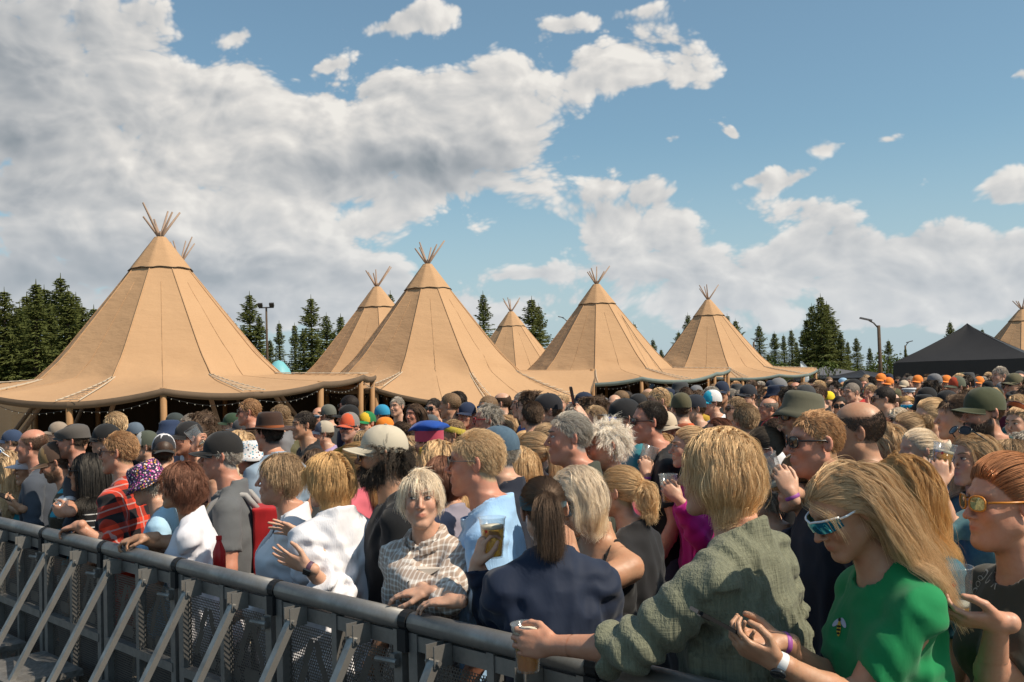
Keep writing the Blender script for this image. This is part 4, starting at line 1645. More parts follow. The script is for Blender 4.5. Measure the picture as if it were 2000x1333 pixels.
def hair_strands(style, n=3000, seed=0, length=None, wave=None, recede=0.0, guides=None, part=0.02, puff=0.0, fringe=True, wind=(0, 0, 0), steps=None, g=(0, 0, -1), coll=None, cling=.0, below=None, sweep=None):
    """strand points (n, steps, 3) in the head frame"""
    r = np.random.default_rng(seed)
    g = np.asarray(g, float)
    CL = COLL[:2] + (coll if coll else COLL[2:])
    defaults = {'crop': (.010, .0, 4), 'short': (.024, .03, 5), 'swept': (.062, .12, 8), 'bob': (.235, .25, 13), 'long': (.44, .3, 17), 'curly': (.075, 1.2, 12),
                'pony': (.30, .2, 17), 'bun': (.16, .3, 15), 'short_f': (.085, .2, 10), 'tuft': (.14, .3, 10), 'ring': (.012, .0, 4)}
    L0, wv, st = defaults[style]
    if length:
        L0 = length
    if wave is not None:
        wv = wave
    if steps:
        st = steps
    # roots on the scalp
    roots = []
    while sum(len(x) for x in roots) < n:
        u = r.normal(size=(n * 2, 3))
        u /= np.linalg.norm(u, axis=1, keepdims=True)
        p = CR_C + u * CR_R * 1.005
        hl = hairline(p[:, 1], recede)
        ok = p[:, 2] > hl
        if style == 'ring':     # bald crown
            ok &= p[:, 2] < .065 + .5 * (-p[:, 1] - .05).clip(0, .1)
        if below is not None:   # under a hat
            ok &= p[:, 2] < below + .12 * (p[:, 1] + .012)
        # no hair where the ear sits
        ok &= ~((np.abs(p[:, 0]) > .06) & (p[:, 1] > -.03) & (p[:, 2] < .012))
        roots.append(p[ok])
    roots = np.concatenate(roots)[:n]
    G = guides or max(60, n // 14)
    gi = r.choice(n, G, replace=False)
    groots = roots[gi]
    nrm = (groots - CR_C) / (CR_R ** 2)
    nrm /= np.linalg.norm(nrm, axis=1, keepdims=True)
    path = np.zeros((G, st, 3))
    path[:, 0] = groots
    Lg = L0 * r.uniform(.82, 1.12, G)
    if style in ('pony', 'bun'):
        anchor = np.array([0, -.118, .035 if style == 'pony' else .06])
        m1 = st // 2 + 1
        for i in range(1, m1):
            t = i / (m1 - 1)
            p = groots * (1 - t) + anchor * t
            q_ = (p - CR_C) / CR_R
            kk = np.linalg.norm(q_, axis=1, keepdims=True)
            out = CR_C + q_ / kk * CR_R * (1.02 + .05 * math.sin(math.pi * t) + puff * math.sin(math.pi * t))
            path[:, i] = out if i < m1 - 1 else anchor + r.normal(size=(G, 3)) * .008
        v = np.tile(np.array([0, -.8, .15]), (G, 1)) + r.normal(size=(G, 3)) * .28
        p = path[:, m1 - 1].copy()
        ph = r.uniform(0, 6.28, (G, 3))
        seg = (L0 / (st - m1))
        for i in range(m1, st):
            if style == 'pony':
                v = v * .62 + np.array([0, -.05, 0]) + g * .62 + np.array(wind) * .3
                v = v / np.linalg.norm(v, axis=1, keepdims=True)
                p = p + v * seg * r.uniform(.85, 1.1, (G, 1)) + wv * .010 * np.sin(ph + i * .9)
                tail = p[:, :2] - np.array([0, -.15])
            else:
                a = ph[:, 0] + (i - m1) * .9
                b = ph[:, 1] + (i - m1) * .55
                p = anchor + np.array([0, -.028, .0]) + np.stack([np.cos(a) * np.cos(b), np.sin(b) * .8, np.sin(a) * np.cos(b)], 1) * r.uniform(.026, .040, (G, 1))
            path[:, i] = p
    else:
        side = np.sign(groots[:, 0] - part)
        side[side == 0] = 1
        if style in ('bob', 'long', 'short_f'):
            v = nrm * .55 + np.stack([side * .65, -.10 + 0 * side, .10 + 0 * side], 1)
            front = np.clip((groots[:, 1] - .03) / .05, 0, 1)[:, None]
            v = v + front * np.stack([side * .8, -1.1 + 0 * side, .1 + 0 * side], 1) if not fringe else v + front * np.stack([side * .5, .15 + 0 * side, .05 + 0 * side], 1)
        elif style == 'swept':
            v = nrm * .5 + np.array([.3, -.9, .25])
        elif style == 'tuft':
            v = nrm * .9 + np.array([0, -.4, .3])
        elif style == 'curly':
            v = nrm + r.normal(size=(G, 3)) * .5
        else:
            comb = np.stack([side * .12, -.55 + 1.0 * np.clip((groots[:, 1] - .02) / .05, 0, 1), -.45 + .5 * np.clip((groots[:, 2] - .06) / .04, 0, 1)], 1)
            comb = comb + np.array([.25, 0, 0]) * np.clip((groots[:, 2:3] - .06) / .04, 0, 1)
            comb = comb - nrm * (comb * nrm).sum(1, keepdims=True)
            comb /= np.linalg.norm(comb, axis=1, keepdims=True) + 1e-6
            v = comb * .9 + nrm * (.34 if style == 'short' else .55)
        v = v + r.normal(size=(G, 3)) * .12
        v /= np.linalg.norm(v, axis=1, keepdims=True)
        grav = {'bob': .46, 'long': .40, 'short_f': .42, 'curly': .12, 'tuft': .2}.get(style, .14)
        ph = r.uniform(0, 6.28, (G, 3))
        fq = r.uniform(.7, 1.15, (G, 1))
        p = groots.copy()
        seg = (Lg / (st - 1))[:, None]
        lift = (.004 if style not in ('crop', 'ring') else .0) + puff * .022
        for i in range(1, st):
            v = v * (1 - grav) + g * grav + np.array(wind) * .12 * (i / st)
            if style in ('long', 'bob') and not fringe:
                v = v + np.array([0, -1.0, .25]) * (.30 if sweep is None else sweep) * max(0, 1 - 2.2 * i / st) * np.clip((p[:, 1:2] + .03) / .07, 0, 1)
            if style in ('bob', 'short_f') or cling:
                low = np.clip((-.015 - p[:, 2:3]) / .05, 0, 1)
                v = v - low * (cling or .42) * np.stack([p[:, 0] / .09, (p[:, 1] + .02) / .09, 0 * p[:, 0]], 1)
            v = v + wv * (.42 if style == 'curly' else .34) * np.sin(ph + i * fq * (1.0 if style != 'curly' else 2.6))
            v /= np.linalg.norm(v, axis=1, keepdims=True)
            p = p + v * seg
            for ci, (c, rr) in enumerate(CL):
                q_ = (p - c) / (rr + lift + .008 * r.random((G, 1)) * (1 if ci < 2 else 0))
                kk = np.linalg.norm(q_, axis=1, keepdims=True)
                p = np.where(kk < 1, c + q_ / np.maximum(kk, 1e-4) * (rr + lift), p)
            if style in ('bob', 'long', 'short_f') and not fringe:
                # keep the face free
                inface = (p[:, 1] > .035) & (np.abs(p[:, 0]) < .062) & (p[:, 2] < .05)
                p[:, 0] = np.where(inface, np.sign(groots[:, 0] - part + 1e-6) * .068, p[:, 0])
            path[:, i] = p
    # children follow the nearest guide
    G2 = (groots ** 2).sum(1)
    near = np.concatenate([(G2[None] - 2 * roots[i:i + 2000] @ groots.T).argmin(1) for i in range(0, n, 2000)])
    off = roots - groots[near]
    t = np.linspace(0, 1, st)
    tight = 1 - (0.0 if style in ('short', 'crop', 'ring') else .3 if style == 'curly' else .42) * t ** .7
    S = path[near] + off[:, None, :] * tight[None, :, None]
    amp = {'crop': .001, 'short': .0035, 'ring': .001, 'swept': .004, 'curly': .008}.get(style, .009)
    S += r.normal(size=(n, 1, 3)) * amp * t[None, :, None] + r.normal(size=(n, st, 3)) * amp * .05 * t[None, :, None]
    cut = r.uniform(.8, 1.0, n)
    S = S[:, :1] + (S - S[:, :1]) * 1.0
    return S.astype(F32)


def curves_data(name, S, radius=.0008, tip=.35):
    n, st, _ = S.shape
    c = bpy.data.hair_curves.new(name)
    c.add_curves([st] * n)
    c.attributes['position'].data.foreach_set('vector', S.reshape(-1))
    ra = c.attributes.get('radius') or c.attributes.new('radius', 'FLOAT', 'POINT')
    prof = np.linspace(1, tip, st) * radius
    ra.data.foreach_set('value', np.tile(prof, n).astype(F32))
    return c


# ------------------------------------------------------------------ materials for people (colours per object)
def obcol(t):
    return t.n('ShaderNodeObjectInfo').outputs['Color']


def _skin(t):
    c = obcol(t)
    oc = t.n('ShaderNodeTexCoord').outputs['Object']
    a = t.n('ShaderNodeAttribute', attribute_name='tint')
    n = t.noise(oc, 60, 4, 0.6)
    n2 = t.noise(oc, 14, 3, 0.6)
    c = t.mix(1.0, c, a.outputs['Color'], 'MULTIPLY')
    c = t.mix(t.rng(n2, .35, .7, 0, .5), c, t.mix(1.0, c, (1.05, .82, .74), 'MULTIPLY'))
    c = t.mix(t.rng(n, .45, .75, 0, .38), c, t.mix(1.0, c, (.86, .72, .64), 'MULTIPLY'))
    p = pbsdf(t, c, t.rng(n, .3, .7, .42, .58), 0, bump(t, n, .2, .005), .42, Subsurface_Weight=.12, Subsurface_Radius=(.012, .005, .003), Subsurface_Scale=.5)
    return p


def _hair(t):
    c = obcol(t)
    h = t.n('ShaderNodeHairInfo')
    rnd = h.outputs['Random']
    dark = t.mix(1.0, c, (.68, .62, .56), 'MULTIPLY')
    lite = t.mix(1.0, c, (1.20, 1.19, 1.15), 'MULTIPLY')
    cc = t.mix(rnd, dark, lite)
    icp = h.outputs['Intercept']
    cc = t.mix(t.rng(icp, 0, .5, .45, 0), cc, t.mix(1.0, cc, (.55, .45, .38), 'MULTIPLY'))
    d = t.n('ShaderNodeBsdfDiffuse', {0: cc}).outputs[0]
    r1 = t.n('ShaderNodeBsdfHair', {0: t.mix(.16, t.mix(1.0, cc, (1.9, 1.8, 1.65), 'MULTIPLY'), (1, .93, .82)), 2: .22, 3: .5}, component='Reflection').outputs[0]
    r2 = t.n('ShaderNodeBsdfHair', {0: t.mix(1.0, cc, (1.3, 1.2, 1.0), 'MULTIPLY'), 2: .3, 3: .6}, component='Transmission').outputs[0]
    m1 = t.n('ShaderNodeMixShader', {0: .36, 1: d, 2: r1}).outputs[0]
    return t.n('ShaderNodeMixShader', {0: .16, 1: m1, 2: r2}).outputs[0]


def _cloth(pattern):
    def fn(t):
        c = obcol(t)
        oc = t.n('ShaderNodeTexCoord').outputs['Object']
        sp = t.n('ShaderNodeSeparateXYZ', {0: oc})
        X, Yc, Z = sp.outputs
        rough, sheen = .85, .3
        big = t.noise(oc, 7, 4, .6)
        wrk = t.noise(t.v('MULTIPLY', oc, (1, 1, .5)), 11, 3, .5, .8)
        fine = t.noise(oc, 420, 2)
        H = t.m('ADD', t.m('MULTIPLY', wrk, 1.0), t.m('MULTIPLY', fine, .05))
        bs, bd = .22, .014
        if pattern == 'linen':
            v1 = t.noise(t.v('MULTIPLY', oc, (1.0, 1.0, .05)), 260, 2)
            H = t.m('ADD', H, t.m('MULTIPLY', v1, .4))
            c = t.mix(t.m('MULTIPLY', v1, .35), c, t.mix(1.0, c, (.80, .84, .90), 'MULTIPLY'))
            bs = .5
        if pattern == 'muslin':
            v1 = t.noise(t.v('MULTIPLY', oc, (1.0, 1.0, .02)), 90, 3, .7)
            v2 = t.noise(t.v('MULTIPLY', oc, (.1, .1, 1.0)), 120, 2, .7)
            H = t.m('ADD', t.m('MULTIPLY', H, .8), t.m('ADD', t.m('MULTIPLY', v1, 1.1), t.m('MULTIPLY', v2, .4)))
            c = t.mix(t.rng(v1, .35, .65), t.mix(1.0, c, (.78, .8, .78), 'MULTIPLY'), t.mix(1.0, c, (1.15, 1.15, 1.12), 'MULTIPLY'))
            bs, bd = .7, .012
        if pattern == 'redplaid':
            wx = t.m('ADD', X, t.m('MULTIPLY', wrk, .008))
            wz = t.m('ADD', t.m('ADD', Z, t.m('MULTIPLY', wrk, .008)), t.m('MULTIPLY', Yc, .3))
            sx = t.m('GREATER_THAN', t.m('FRACT', t.m('MULTIPLY', wx, 7.5)), .52)
            sz = t.m('GREATER_THAN', t.m('FRACT', t.m('MULTIPLY', wz, 7.5)), .52)
            lx = t.m('LESS_THAN', t.m('ABSOLUTE', t.m('SUBTRACT', t.m('FRACT', t.m('MULTIPLY', wx, 7.5)), .26)), .035)
            lz = t.m('LESS_THAN', t.m('ABSOLUTE', t.m('SUBTRACT', t.m('FRACT', t.m('MULTIPLY', wz, 7.5)), .26)), .035)
            dk = t.m('MULTIPLY', t.m('ADD', sx, sz), .5)
            c = t.mix(dk, c, (.012, .010, .012))
            c = t.mix(t.m('MULTIPLY', t.m('MAXIMUM', lx, lz), .55), c, (.42, .40, .38))
        if pattern == 'check':      # fine beige and white gingham
            wx = t.m('ADD', t.m('ADD', X, t.m('MULTIPLY', wrk, .010)), t.m('MULTIPLY', Yc, .25))
            wz = t.m('ADD', t.m('ADD', Z, t.m('MULTIPLY', wrk, .010)), t.m('MULTIPLY', Yc, .2))
            sx = t.m('SMOOTH_MIN', 1.0, t.m('ABSOLUTE', t.m('SINE', t.m('MULTIPLY', wx, 150.0))), .2)
            sz = t.m('SMOOTH_MIN', 1.0, t.m('ABSOLUTE', t.m('SINE', t.m('MULTIPLY', wz, 150.0))), .2)
            a_ = t.m('MULTIPLY', t.m('ADD', t.rng(sx, .35, .6), t.rng(sz, .35, .6)), .5)
            c = t.mix(a_, (.74, .70, .65), c)
        if pattern == 'orangeplaid':
            cx = t.m('FRACT', t.m('MULTIPLY', X, 6.0))
            cz = t.m('FRACT', t.m('MULTIPLY', Z, 6.0))
            a_ = t.m('GREATER_THAN', cx, .5)
            b_ = t.m('GREATER_THAN', cz, .5)
            c = t.mix(t.m('MULTIPLY', t.m('ADD', a_, b_), .5), c, (.10, .07, .05))
            c = t.mix(t.m('MULTIPLY', t.m('MULTIPLY', a_, b_), .9), c, (.05, .38, .50))
        if pattern == 'polka':
            vo = t.n('ShaderNodeTexVoronoi', {'Vector': oc, 'Scale': 75.0, 'Randomness': .12}, feature='F1')
            dot = t.m('LESS_THAN', vo.outputs['Distance'], .33)
            c = t.mix(dot, c, (.62, .64, .68))
        if pattern == 'floral':
            vo = t.n('ShaderNodeTexVoronoi', {'Vector': oc, 'Scale': 75.0}, feature='F1')
            cc = t.ramp(t.n('ShaderNodeSeparateColor', {0: vo.outputs['Color']}).outputs[0], [(0, (.45, .05, .25)), (.3, (.70, .25, .50)), (.55, (.75, .62, .60)), (.75, (.60, .30, .06)), (.9, (.22, .10, .40))], 'CONSTANT')
            c = t.mix(t.m('LESS_THAN', vo.outputs['Distance'], .42), c, cc)
        if pattern == 'patch':      # white cloth with blue and brown print
            vo = t.n('ShaderNodeTexVoronoi', {'Vector': oc, 'Scale': 52.0}, feature='F1')
            cc = t.ramp(t.n('ShaderNodeSeparateColor', {0: vo.outputs['Color']}).outputs[1], [(0, (.05, .22, .40)), (.3, (.30, .16, .12)), (.5, (.08, .10, .13)), (.7, (.10, .35, .45))], 'CONSTANT')
            c = t.mix(t.m('LESS_THAN', vo.outputs['Distance'], .36), c, cc)
        if pattern == 'stripe':
            f = t.m('FRACT', t.m('MULTIPLY', Z, 24.0))
            c = t.mix(t.m('LESS_THAN', f, .16), c, (.55, .55, .55))
        if pattern == 'knit':
            f = t.m('SINE', t.m('MULTIPLY', t.m('ADD', X, t.m('MULTIPLY', Yc, .7)), 260.0))
            H = t.m('ADD', H, t.m('MULTIPLY', f, .35))
            bs = .6
        if pattern == 'denim':
            f = t.noise(t.v('MULTIPLY', oc, (1, 1, 1)), 45, 5, .7)
            c = t.mix(f, t.mix(1.0, c, (.55, .6, .7), 'MULTIPLY'), t.mix(1.0, c, (1.6, 1.5, 1.4), 'MULTIPLY'))
        if pattern == 'sport':
            c = t.mix(t.rng(t.m('ADD', X, t.m('MULTIPLY', Yc, .4)), -.02, .0), c, (.012, .013, .016))
            rough = .55
        if pattern == 'shell':      # smooth technical jacket
            rough = .72
        c = t.mix(t.rng(big, .3, .75, 0, .22), c, t.mix(1.0, c, (.82, .82, .84), 'MULTIPLY'))
        return pbsdf(t, c, rough, 0, bump(t, H, bs, bd), .25, Sheen_Weight=.12)
    return fn


M_SKIN = mat('skin', _skin)
M_HAIR = mat('hair', _hair)


def M_CLOTH(p='plain'):
    return mat('cloth_' + p, _cloth(p))


M_PLAIN = M_CLOTH('plain')
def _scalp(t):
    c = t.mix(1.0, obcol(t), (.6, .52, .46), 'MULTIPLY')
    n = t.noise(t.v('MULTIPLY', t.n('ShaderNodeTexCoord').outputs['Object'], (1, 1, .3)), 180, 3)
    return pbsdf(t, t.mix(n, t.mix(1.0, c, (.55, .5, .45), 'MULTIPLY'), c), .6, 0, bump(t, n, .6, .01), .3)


M_SCALP = mat('hair_base', _scalp)
M_TROUS = M_CLOTH('denim')
M_LENS = mat('dark_lens', lambda t: pbsdf(t, (.012, .012, .014), .08, 0, None, .6))
M_FRAME = simple('glasses_frame', (.02, .018, .016), .35)


def _mirror(t):
    c = obcol(t)
    lw = t.n('ShaderNodeLayerWeight', {0: .4}).outputs['Facing']
    n = t.noise(t.n('ShaderNodeTexCoord').outputs['Object'], 25, 3)
    return pbsdf(t, t.mix(n, c, t.mix(1.0, c, (.35, .6, .8), 'MULTIPLY')), .06, .85, None, .5)


M_MIRROR = mat('mirror_lens', _mirror)
M_SHOE = simple('shoe_leather', (.05, .045, .04), .6)
M_EYEW = mat('eye_white', lambda t: pbsdf(t, (.62, .58, .55), .25, 0, None, .5))
M_IRIS = mat('iris', lambda t: pbsdf(t, (.035, .04, .045), .15, 0, None, .6))
def _plastic(t):
    a = t.n('ShaderNodeBsdfTransparent', {0: (.93, .94, .94, 1)}).outputs[0]
    b = t.n('ShaderNodeBsdfGlossy', {0: (1, 1, 1, 1), 1: .08}).outputs[0]
    fr = t.m('POWER', t.n('ShaderNodeLayerWeight', {0: .5}).outputs['Facing'], 3.0)
    m1 = t.n('ShaderNodeMixShader', {0: t.m('MULTIPLY_ADD', fr, .45, .04), 1: a, 2: b}).outputs[0]
    d = t.n('ShaderNodeBsdfDiffuse', {0: (.75, .78, .78, 1)}).outputs[0]
    return t.n('ShaderNodeMixShader', {0: .06, 1: m1, 2: d}).outputs[0]


M_PLASTIC = mat('clear_plastic', _plastic)


def _beer(t):
    p = pbsdf(t, (.92, .50, .07), .12, 0, None, .5)
    tr = t.n('ShaderNodeBsdfTranslucent', {0: (1.0, .66, .13, 1)}).outputs[0]
    a = t.n('ShaderNodeBsdfTransparent', {0: (1.0, .70, .22, 1)}).outputs[0]
    m1 = t.n('ShaderNodeMixShader', {0: .6, 1: p, 2: tr}).outputs[0]
    return t.n('ShaderNodeMixShader', {0: .45, 1: m1, 2: a}).outputs[0]


M_BEER = mat('beer', _beer)
M_FOAM = mat('foam', lambda t: pbsdf(t, (.85, .78, .62), .8, 0, None, .2))
M_PHONE = simple('phone_black', (.015, .015, .017), .2, spec=.5)
M_SCREEN = mat('phone_screen', lambda t: pbsdf(t, (.02, .022, .025), .05, 0, None, .6))


# ================================================================== hats, glasses, cups, phones
def polar(rings, n=28, close_top=True, arc=None):
    """rings: list of functions phi -> (x, y, z)"""
    V = []
    F = []
    for fnr in rings:
        for k in range(n):
            V.append(fnr(2 * math.pi * k / n))
    for i in range(len(rings) - 1):
        for k in range(n):
            F.append((i * n + k, i * n + (k + 1) % n, (i + 1) * n + (k + 1) % n, (i + 1) * n + k))
    if close_top:
        F.append(tuple((len(rings) - 1) * n + k for k in range(n)))
    return V, F


def _dome(a, b, cz, h, cy=-.012, z0=.0, n=9, flat=0.0, fwd=0.0):
    R = []
    for i in range(n):
        t = i / (n - 1) * math.pi / 2 * .985
        ca, sa = math.cos(t), math.sin(t)
        ca = ca ** (1 - flat * .5)
        R.append(lambda p, ca=ca, sa=sa: (a * ca * math.cos(p), cy + fwd * sa + b * ca * math.sin(p), cz + h * sa))
    base = lambda p: (a * .985 * math.cos(p), cy + b * .985 * math.sin(p), cz - .022 + z0)
    return [base] + R


def _brim(a, b, cy, cz, length=.075, droop=.030, width=1.15, th=.003, tilt=.0):
    V = []
    F = []
    nu, nv = 15, 6
    for layer in (0, 1):
        for i in range(nu):
            p = math.pi / 2 + (i / (nu - 1) - .5) * 2 * width
            for j in range(nv):
                t = j / (nv - 1)
                q_ = abs(i / (nu - 1) - .5) * 2
                ext = length * t * (1 - q_ ** 2.6)
                x = a * math.cos(p) * (1 + .03 * t)
                y = cy + b * math.sin(p) + ext
                z = cz - droop * (x / a) ** 2 * (.4 + .6 * t) - tilt * t - layer * th
                V.append((x, y, z))
    for layer in (0, 1):
        o = layer * nu * nv
        for i in range(nu - 1):
            for j in range(nv - 1):
                f = (o + i * nv + j, o + (i + 1) * nv + j, o + (i + 1) * nv + j + 1, o + i * nv + j + 1)
                F.append(f if layer else f[::-1])
    for i in range(nu - 1):
        F.append((i * nv + nv - 1, (i + 1) * nv + nv - 1, nu * nv + (i + 1) * nv + nv - 1, nu * nv + i * nv + nv - 1))
    return V, F


_hatcache = {}


def hat_meshes(kind):
    """list of (part name, mesh) in the head frame; first is the crown"""
    if kind in _hatcache:
        return _hatcache[kind]
    out = []

    def add(name, V, F, smooth=True):
        out.append((name, mesh_np(name, V, F, smooth)))
    if kind in ('cap', 'trucker', 'flatbrim'):
        h = .094 if kind != 'trucker' else .106
        V, F = polar(_dome(.0855, .105, .040, h, flat=.35), 30)
        V = [(x * (1 + .012 * math.sin(6 * math.atan2(y, x)) * 0), y, z + .0015 * math.sin(3 * math.atan2(y + .01, x) * 2)) for x, y, z in V]
        add('crown', V, F)
        V, F = _brim(.084, .103, -.012, .036, .078, .030 if kind != 'flatbrim' else .008, 1.12, tilt=.012 if kind != 'flatbrim' else 0)
        add('brim', V, F)
        b = MB()
        b.lathe([(.006, 0), (.008, .003), (.004, .006)], 8, (0, -.012, .040 + h - .001))
        add('button', b.V, b.F)
        V, F = polar(_dome(.0865, .106, .0405, h, flat=.35), 60, False)
        keep = [f for f in F if all(V[i][1] > .018 for i in f)]
        add('front_panel', V, keep)
    elif kind == 'bucket':
        R = [lambda p: (.135 * math.cos(p), -.008 + .150 * math.sin(p), -.012 + .006 * math.cos(3 * p)), lambda p: (.137 * math.cos(p), -.008 + .152 * math.sin(p), -.010 + .006 * math.cos(3 * p)),
             lambda p: (.112 * math.cos(p), -.010 + .128 * math.sin(p), .018), lambda p: (.092 * math.cos(p), -.012 + .110 * math.sin(p), .046),
             lambda p: (.087 * math.cos(p), -.012 + .105 * math.sin(p), .090), lambda p: (.081 * math.cos(p), -.012 + .098 * math.sin(p), .112),
             lambda p: (.066 * math.cos(p), -.012 + .082 * math.sin(p), .128), lambda p: (.03 * math.cos(p), -.012 + .04 * math.sin(p), .133)]
        add('crown', *polar(R, 36))
    elif kind == 'fedora':
        R = []
        for rr, z in ((.150, .026), (.153, .030), (.120, .034), (.092, .040), (.0875, .046), (.085, .075), (.082, .110), (.075, .138), (.060, .150), (.035, .140), (.012, .134)):
            R.append(lambda p, rr=rr, z=z: (rr * math.cos(p) * (1 if z > .04 else 1) * (1 - .18 * max(0, math.sin(p)) * max(0, (z - .08) / .06)), -.010 + rr * 1.17 * math.sin(p), z + (.018 * abs(math.cos(p)) ** 2 if z < .036 else 0)))
        add('crown', *polar(R, 36))
        b = []
        for z in (.044, .060):
            b.append(lambda p, z=z: (.0895 * math.cos(p), -.010 + .1045 * math.sin(p), z))
        V, F = polar(b, 36, False)
        add('hat_band', V, F)
    elif kind == 'flatcap':
        R = []
        for sc, z, fw in ((.99, .022, 0), (1.03, .040, .010), (1.07, .062, .018), (1.04, .085, .020), (.90, .102, .016), (.62, .113, .008), (.25, .118, .0)):
            R.append(lambda p, sc=sc, z=z, fw=fw: (.088 * sc * math.cos(p), -.014 + fw + .108 * sc * math.sin(p), z - .034 * max(0, math.sin(p)) * (z / .118)))
        add('crown', *polar(R, 32))
        V, F = _brim(.080, .105, -.012, .034, .040, .024, 1.0, tilt=.01)
        add('brim', V, F)
    elif kind == 'visor':
        R = [lambda p: (.084 * math.cos(p), -.012 + .104 * math.sin(p), .030), lambda p: (.0865 * math.cos(p), -.012 + .107 * math.sin(p), .032),
             lambda p: (.085 * math.cos(p), -.012 + .104 * math.sin(p), .064), lambda p: (.083 * math.cos(p), -.012 + .102 * math.sin(p), .065)]
        V, F = polar(R, 32, False)
        add('crown', V, F)
        V, F = _brim(.084, .103, -.012, .036, .082, .026, 1.15, tilt=.015)
        add('brim', V, F)
    elif kind == 'beanie':
        add('crown', *polar(_dome(.0875, .107, .034, .105, flat=.3), 28))
    elif kind == 'sami':
        # four-pointed blue hat on a woven band
        R = [lambda p: (.089 * math.cos(p), -.012 + .108 * math.sin(p), .015), lambda p: (.0895 * math.cos(p), -.012 + .109 * math.sin(p), .090)]
        V, F = polar(R, 32, False)
        add('woven_band', V, F)
        R = []
        for sc, z, pt in ((1.0, .088, 0), (1.10, .104, .12), (1.16, .122, .34), (1.02, .142, .34), (.66, .156, .15), (.25, .160, 0)):
            R.append(lambda p, sc=sc, z=z, pt=pt: ((1 + pt * abs(math.sin(2 * p)) ** 3) * .088 * sc * math.cos(p), -.012 + (1 + pt * abs(math.sin(2 * p)) ** 3) * .105 * sc * math.sin(p), z - .07 * pt * abs(math.sin(2 * p)) ** 3 * (1 + .6 * math.sin(p))))
        out.insert(0, ('crown', mesh_np('crown', *polar(R, 48))))
    elif kind == 'band':
        R = [lambda p: (.083 * math.cos(p), -.012 + .104 * math.sin(p), .045 - .055 * (1 - math.sin(p)) / 2), lambda p: (.0865 * math.cos(p), -.012 + .107 * math.sin(p), .05 - .055 * (1 - math.sin(p)) / 2),
             lambda p: (.0855 * math.cos(p), -.012 + .106 * math.sin(p), .085 - .05 * (1 - math.sin(p)) / 2), lambda p: (.080 * math.cos(p), -.012 + .100 * math.sin(p), .092 - .05 * (1 - math.sin(p)) / 2)]
        V, F = polar(R, 36, False)
        add('crown', V, F)
    elif kind == 'sailor':
        R = []
        for sc, z in ((.98, .030), (1.0, .060), (1.22, .075), (1.24, .085), (1.1, .095), (.4, .098)):
            R.append(lambda p, sc=sc, z=z: (.088 * sc * math.cos(p), -.012 + .106 * sc * math.sin(p), z))
        add('crown', *polar(R, 28))
    _hatcache[kind] = out
    return out


_glcache = {}


def glasses_meshes(kind):
    if kind in _glcache:
        return _glcache[kind]
    lens, fr = MB(), MB()
    if kind == 'wrap':
        V = []
        n = 21
        for layer in (0, 1):
            for i in range(n):
                u = (i / (n - 1) - .5) * 2
                p = u * 1.12
                x, y = .079 * math.sin(p), .020 + .086 * math.cos(p) - layer * .003
                hz = .021 * (1 - .28 * abs(u) ** 3) - .006 * math.exp(-(u / .12) ** 2)
                V.extend([(x, y, .014 - hz - .004), (x, y + .003, .014 - .004), (x, y, .014 + hz * .72 - .004)])
        F = []
        for layer in (0, 1):
            o = layer * n * 3
            for i in range(n - 1):
                for j in (0, 1):
                    F.append((o + i * 3 + j, o + (i + 1) * 3 + j, o + (i + 1) * 3 + j + 1, o + i * 3 + j + 1))
        lens.add(V, F)
        top = [(V[i * 3 + 2][0], V[i * 3 + 2][1], V[i * 3 + 2][2] + .002) for i in range(n)]
        fr.tube(top, .0032, 6)
        y_t, x_t, z_t = .058, .071, .018
    else:
        rx, rz = {'round': (.024, .023), 'square': (.027, .020), 'big': (.030, .025), 'thin': (.025, .018)}[kind]
        for s in (-1, 1):
            c = Vector((s * .034, .096, .009))
            nrm = Vector((s * .28, .96, 0)).normalized()
            sd = Vector((nrm.y, -nrm.x, 0))
            ring = []
            for i in range(18):
                a = 2 * math.pi * i / 18
                ca, sa = math.cos(a), math.sin(a)
                e = .75 if kind in ('square', 'big') else 1.0
                ring.append(c + sd * rx * math.copysign(abs(ca) ** e, ca) + Vector((0, 0, rz * math.copysign(abs(sa) ** e, sa))))
            b = len(lens.V)
            lens.add([tuple(c + nrm * .003)] + [tuple(p) for p in ring], [(0, i + 1, (i + 1) % 18 + 1) for i in range(18)])
            lens.add([tuple(c - nrm * .001)] + [tuple(p - nrm * .001) for p in ring], [(0, (i + 1) % 18 + 1, i + 1) for i in range(18)])
            fr.tube([tuple(p) for p in ring] + [tuple(ring[0])], .0028 if kind in ('square', 'big', 'round') else .0013, 6, False)
        fr.tube([(-.010, .099, .012), (.010, .099, .012)], .002, 6)
        y_t, x_t, z_t = .084, .063, .014
    for s in (-1, 1):
        r = .0032 if kind in ('square', 'big', 'wrap') else .0018
        fr.tube([(s * x_t, y_t, z_t), (s * .080, .04, z_t), (s * .084, -.006, z_t), (s * .083, -.030, z_t - .018)], r, 6)
    res = [('lens', lens.build('lens', None, mesh_only=True, smooth=True)), ('frame', fr.build('frame', None, mesh_only=True, smooth=True))]
    _glcache[kind] = res
    return res


_cupcache = {}


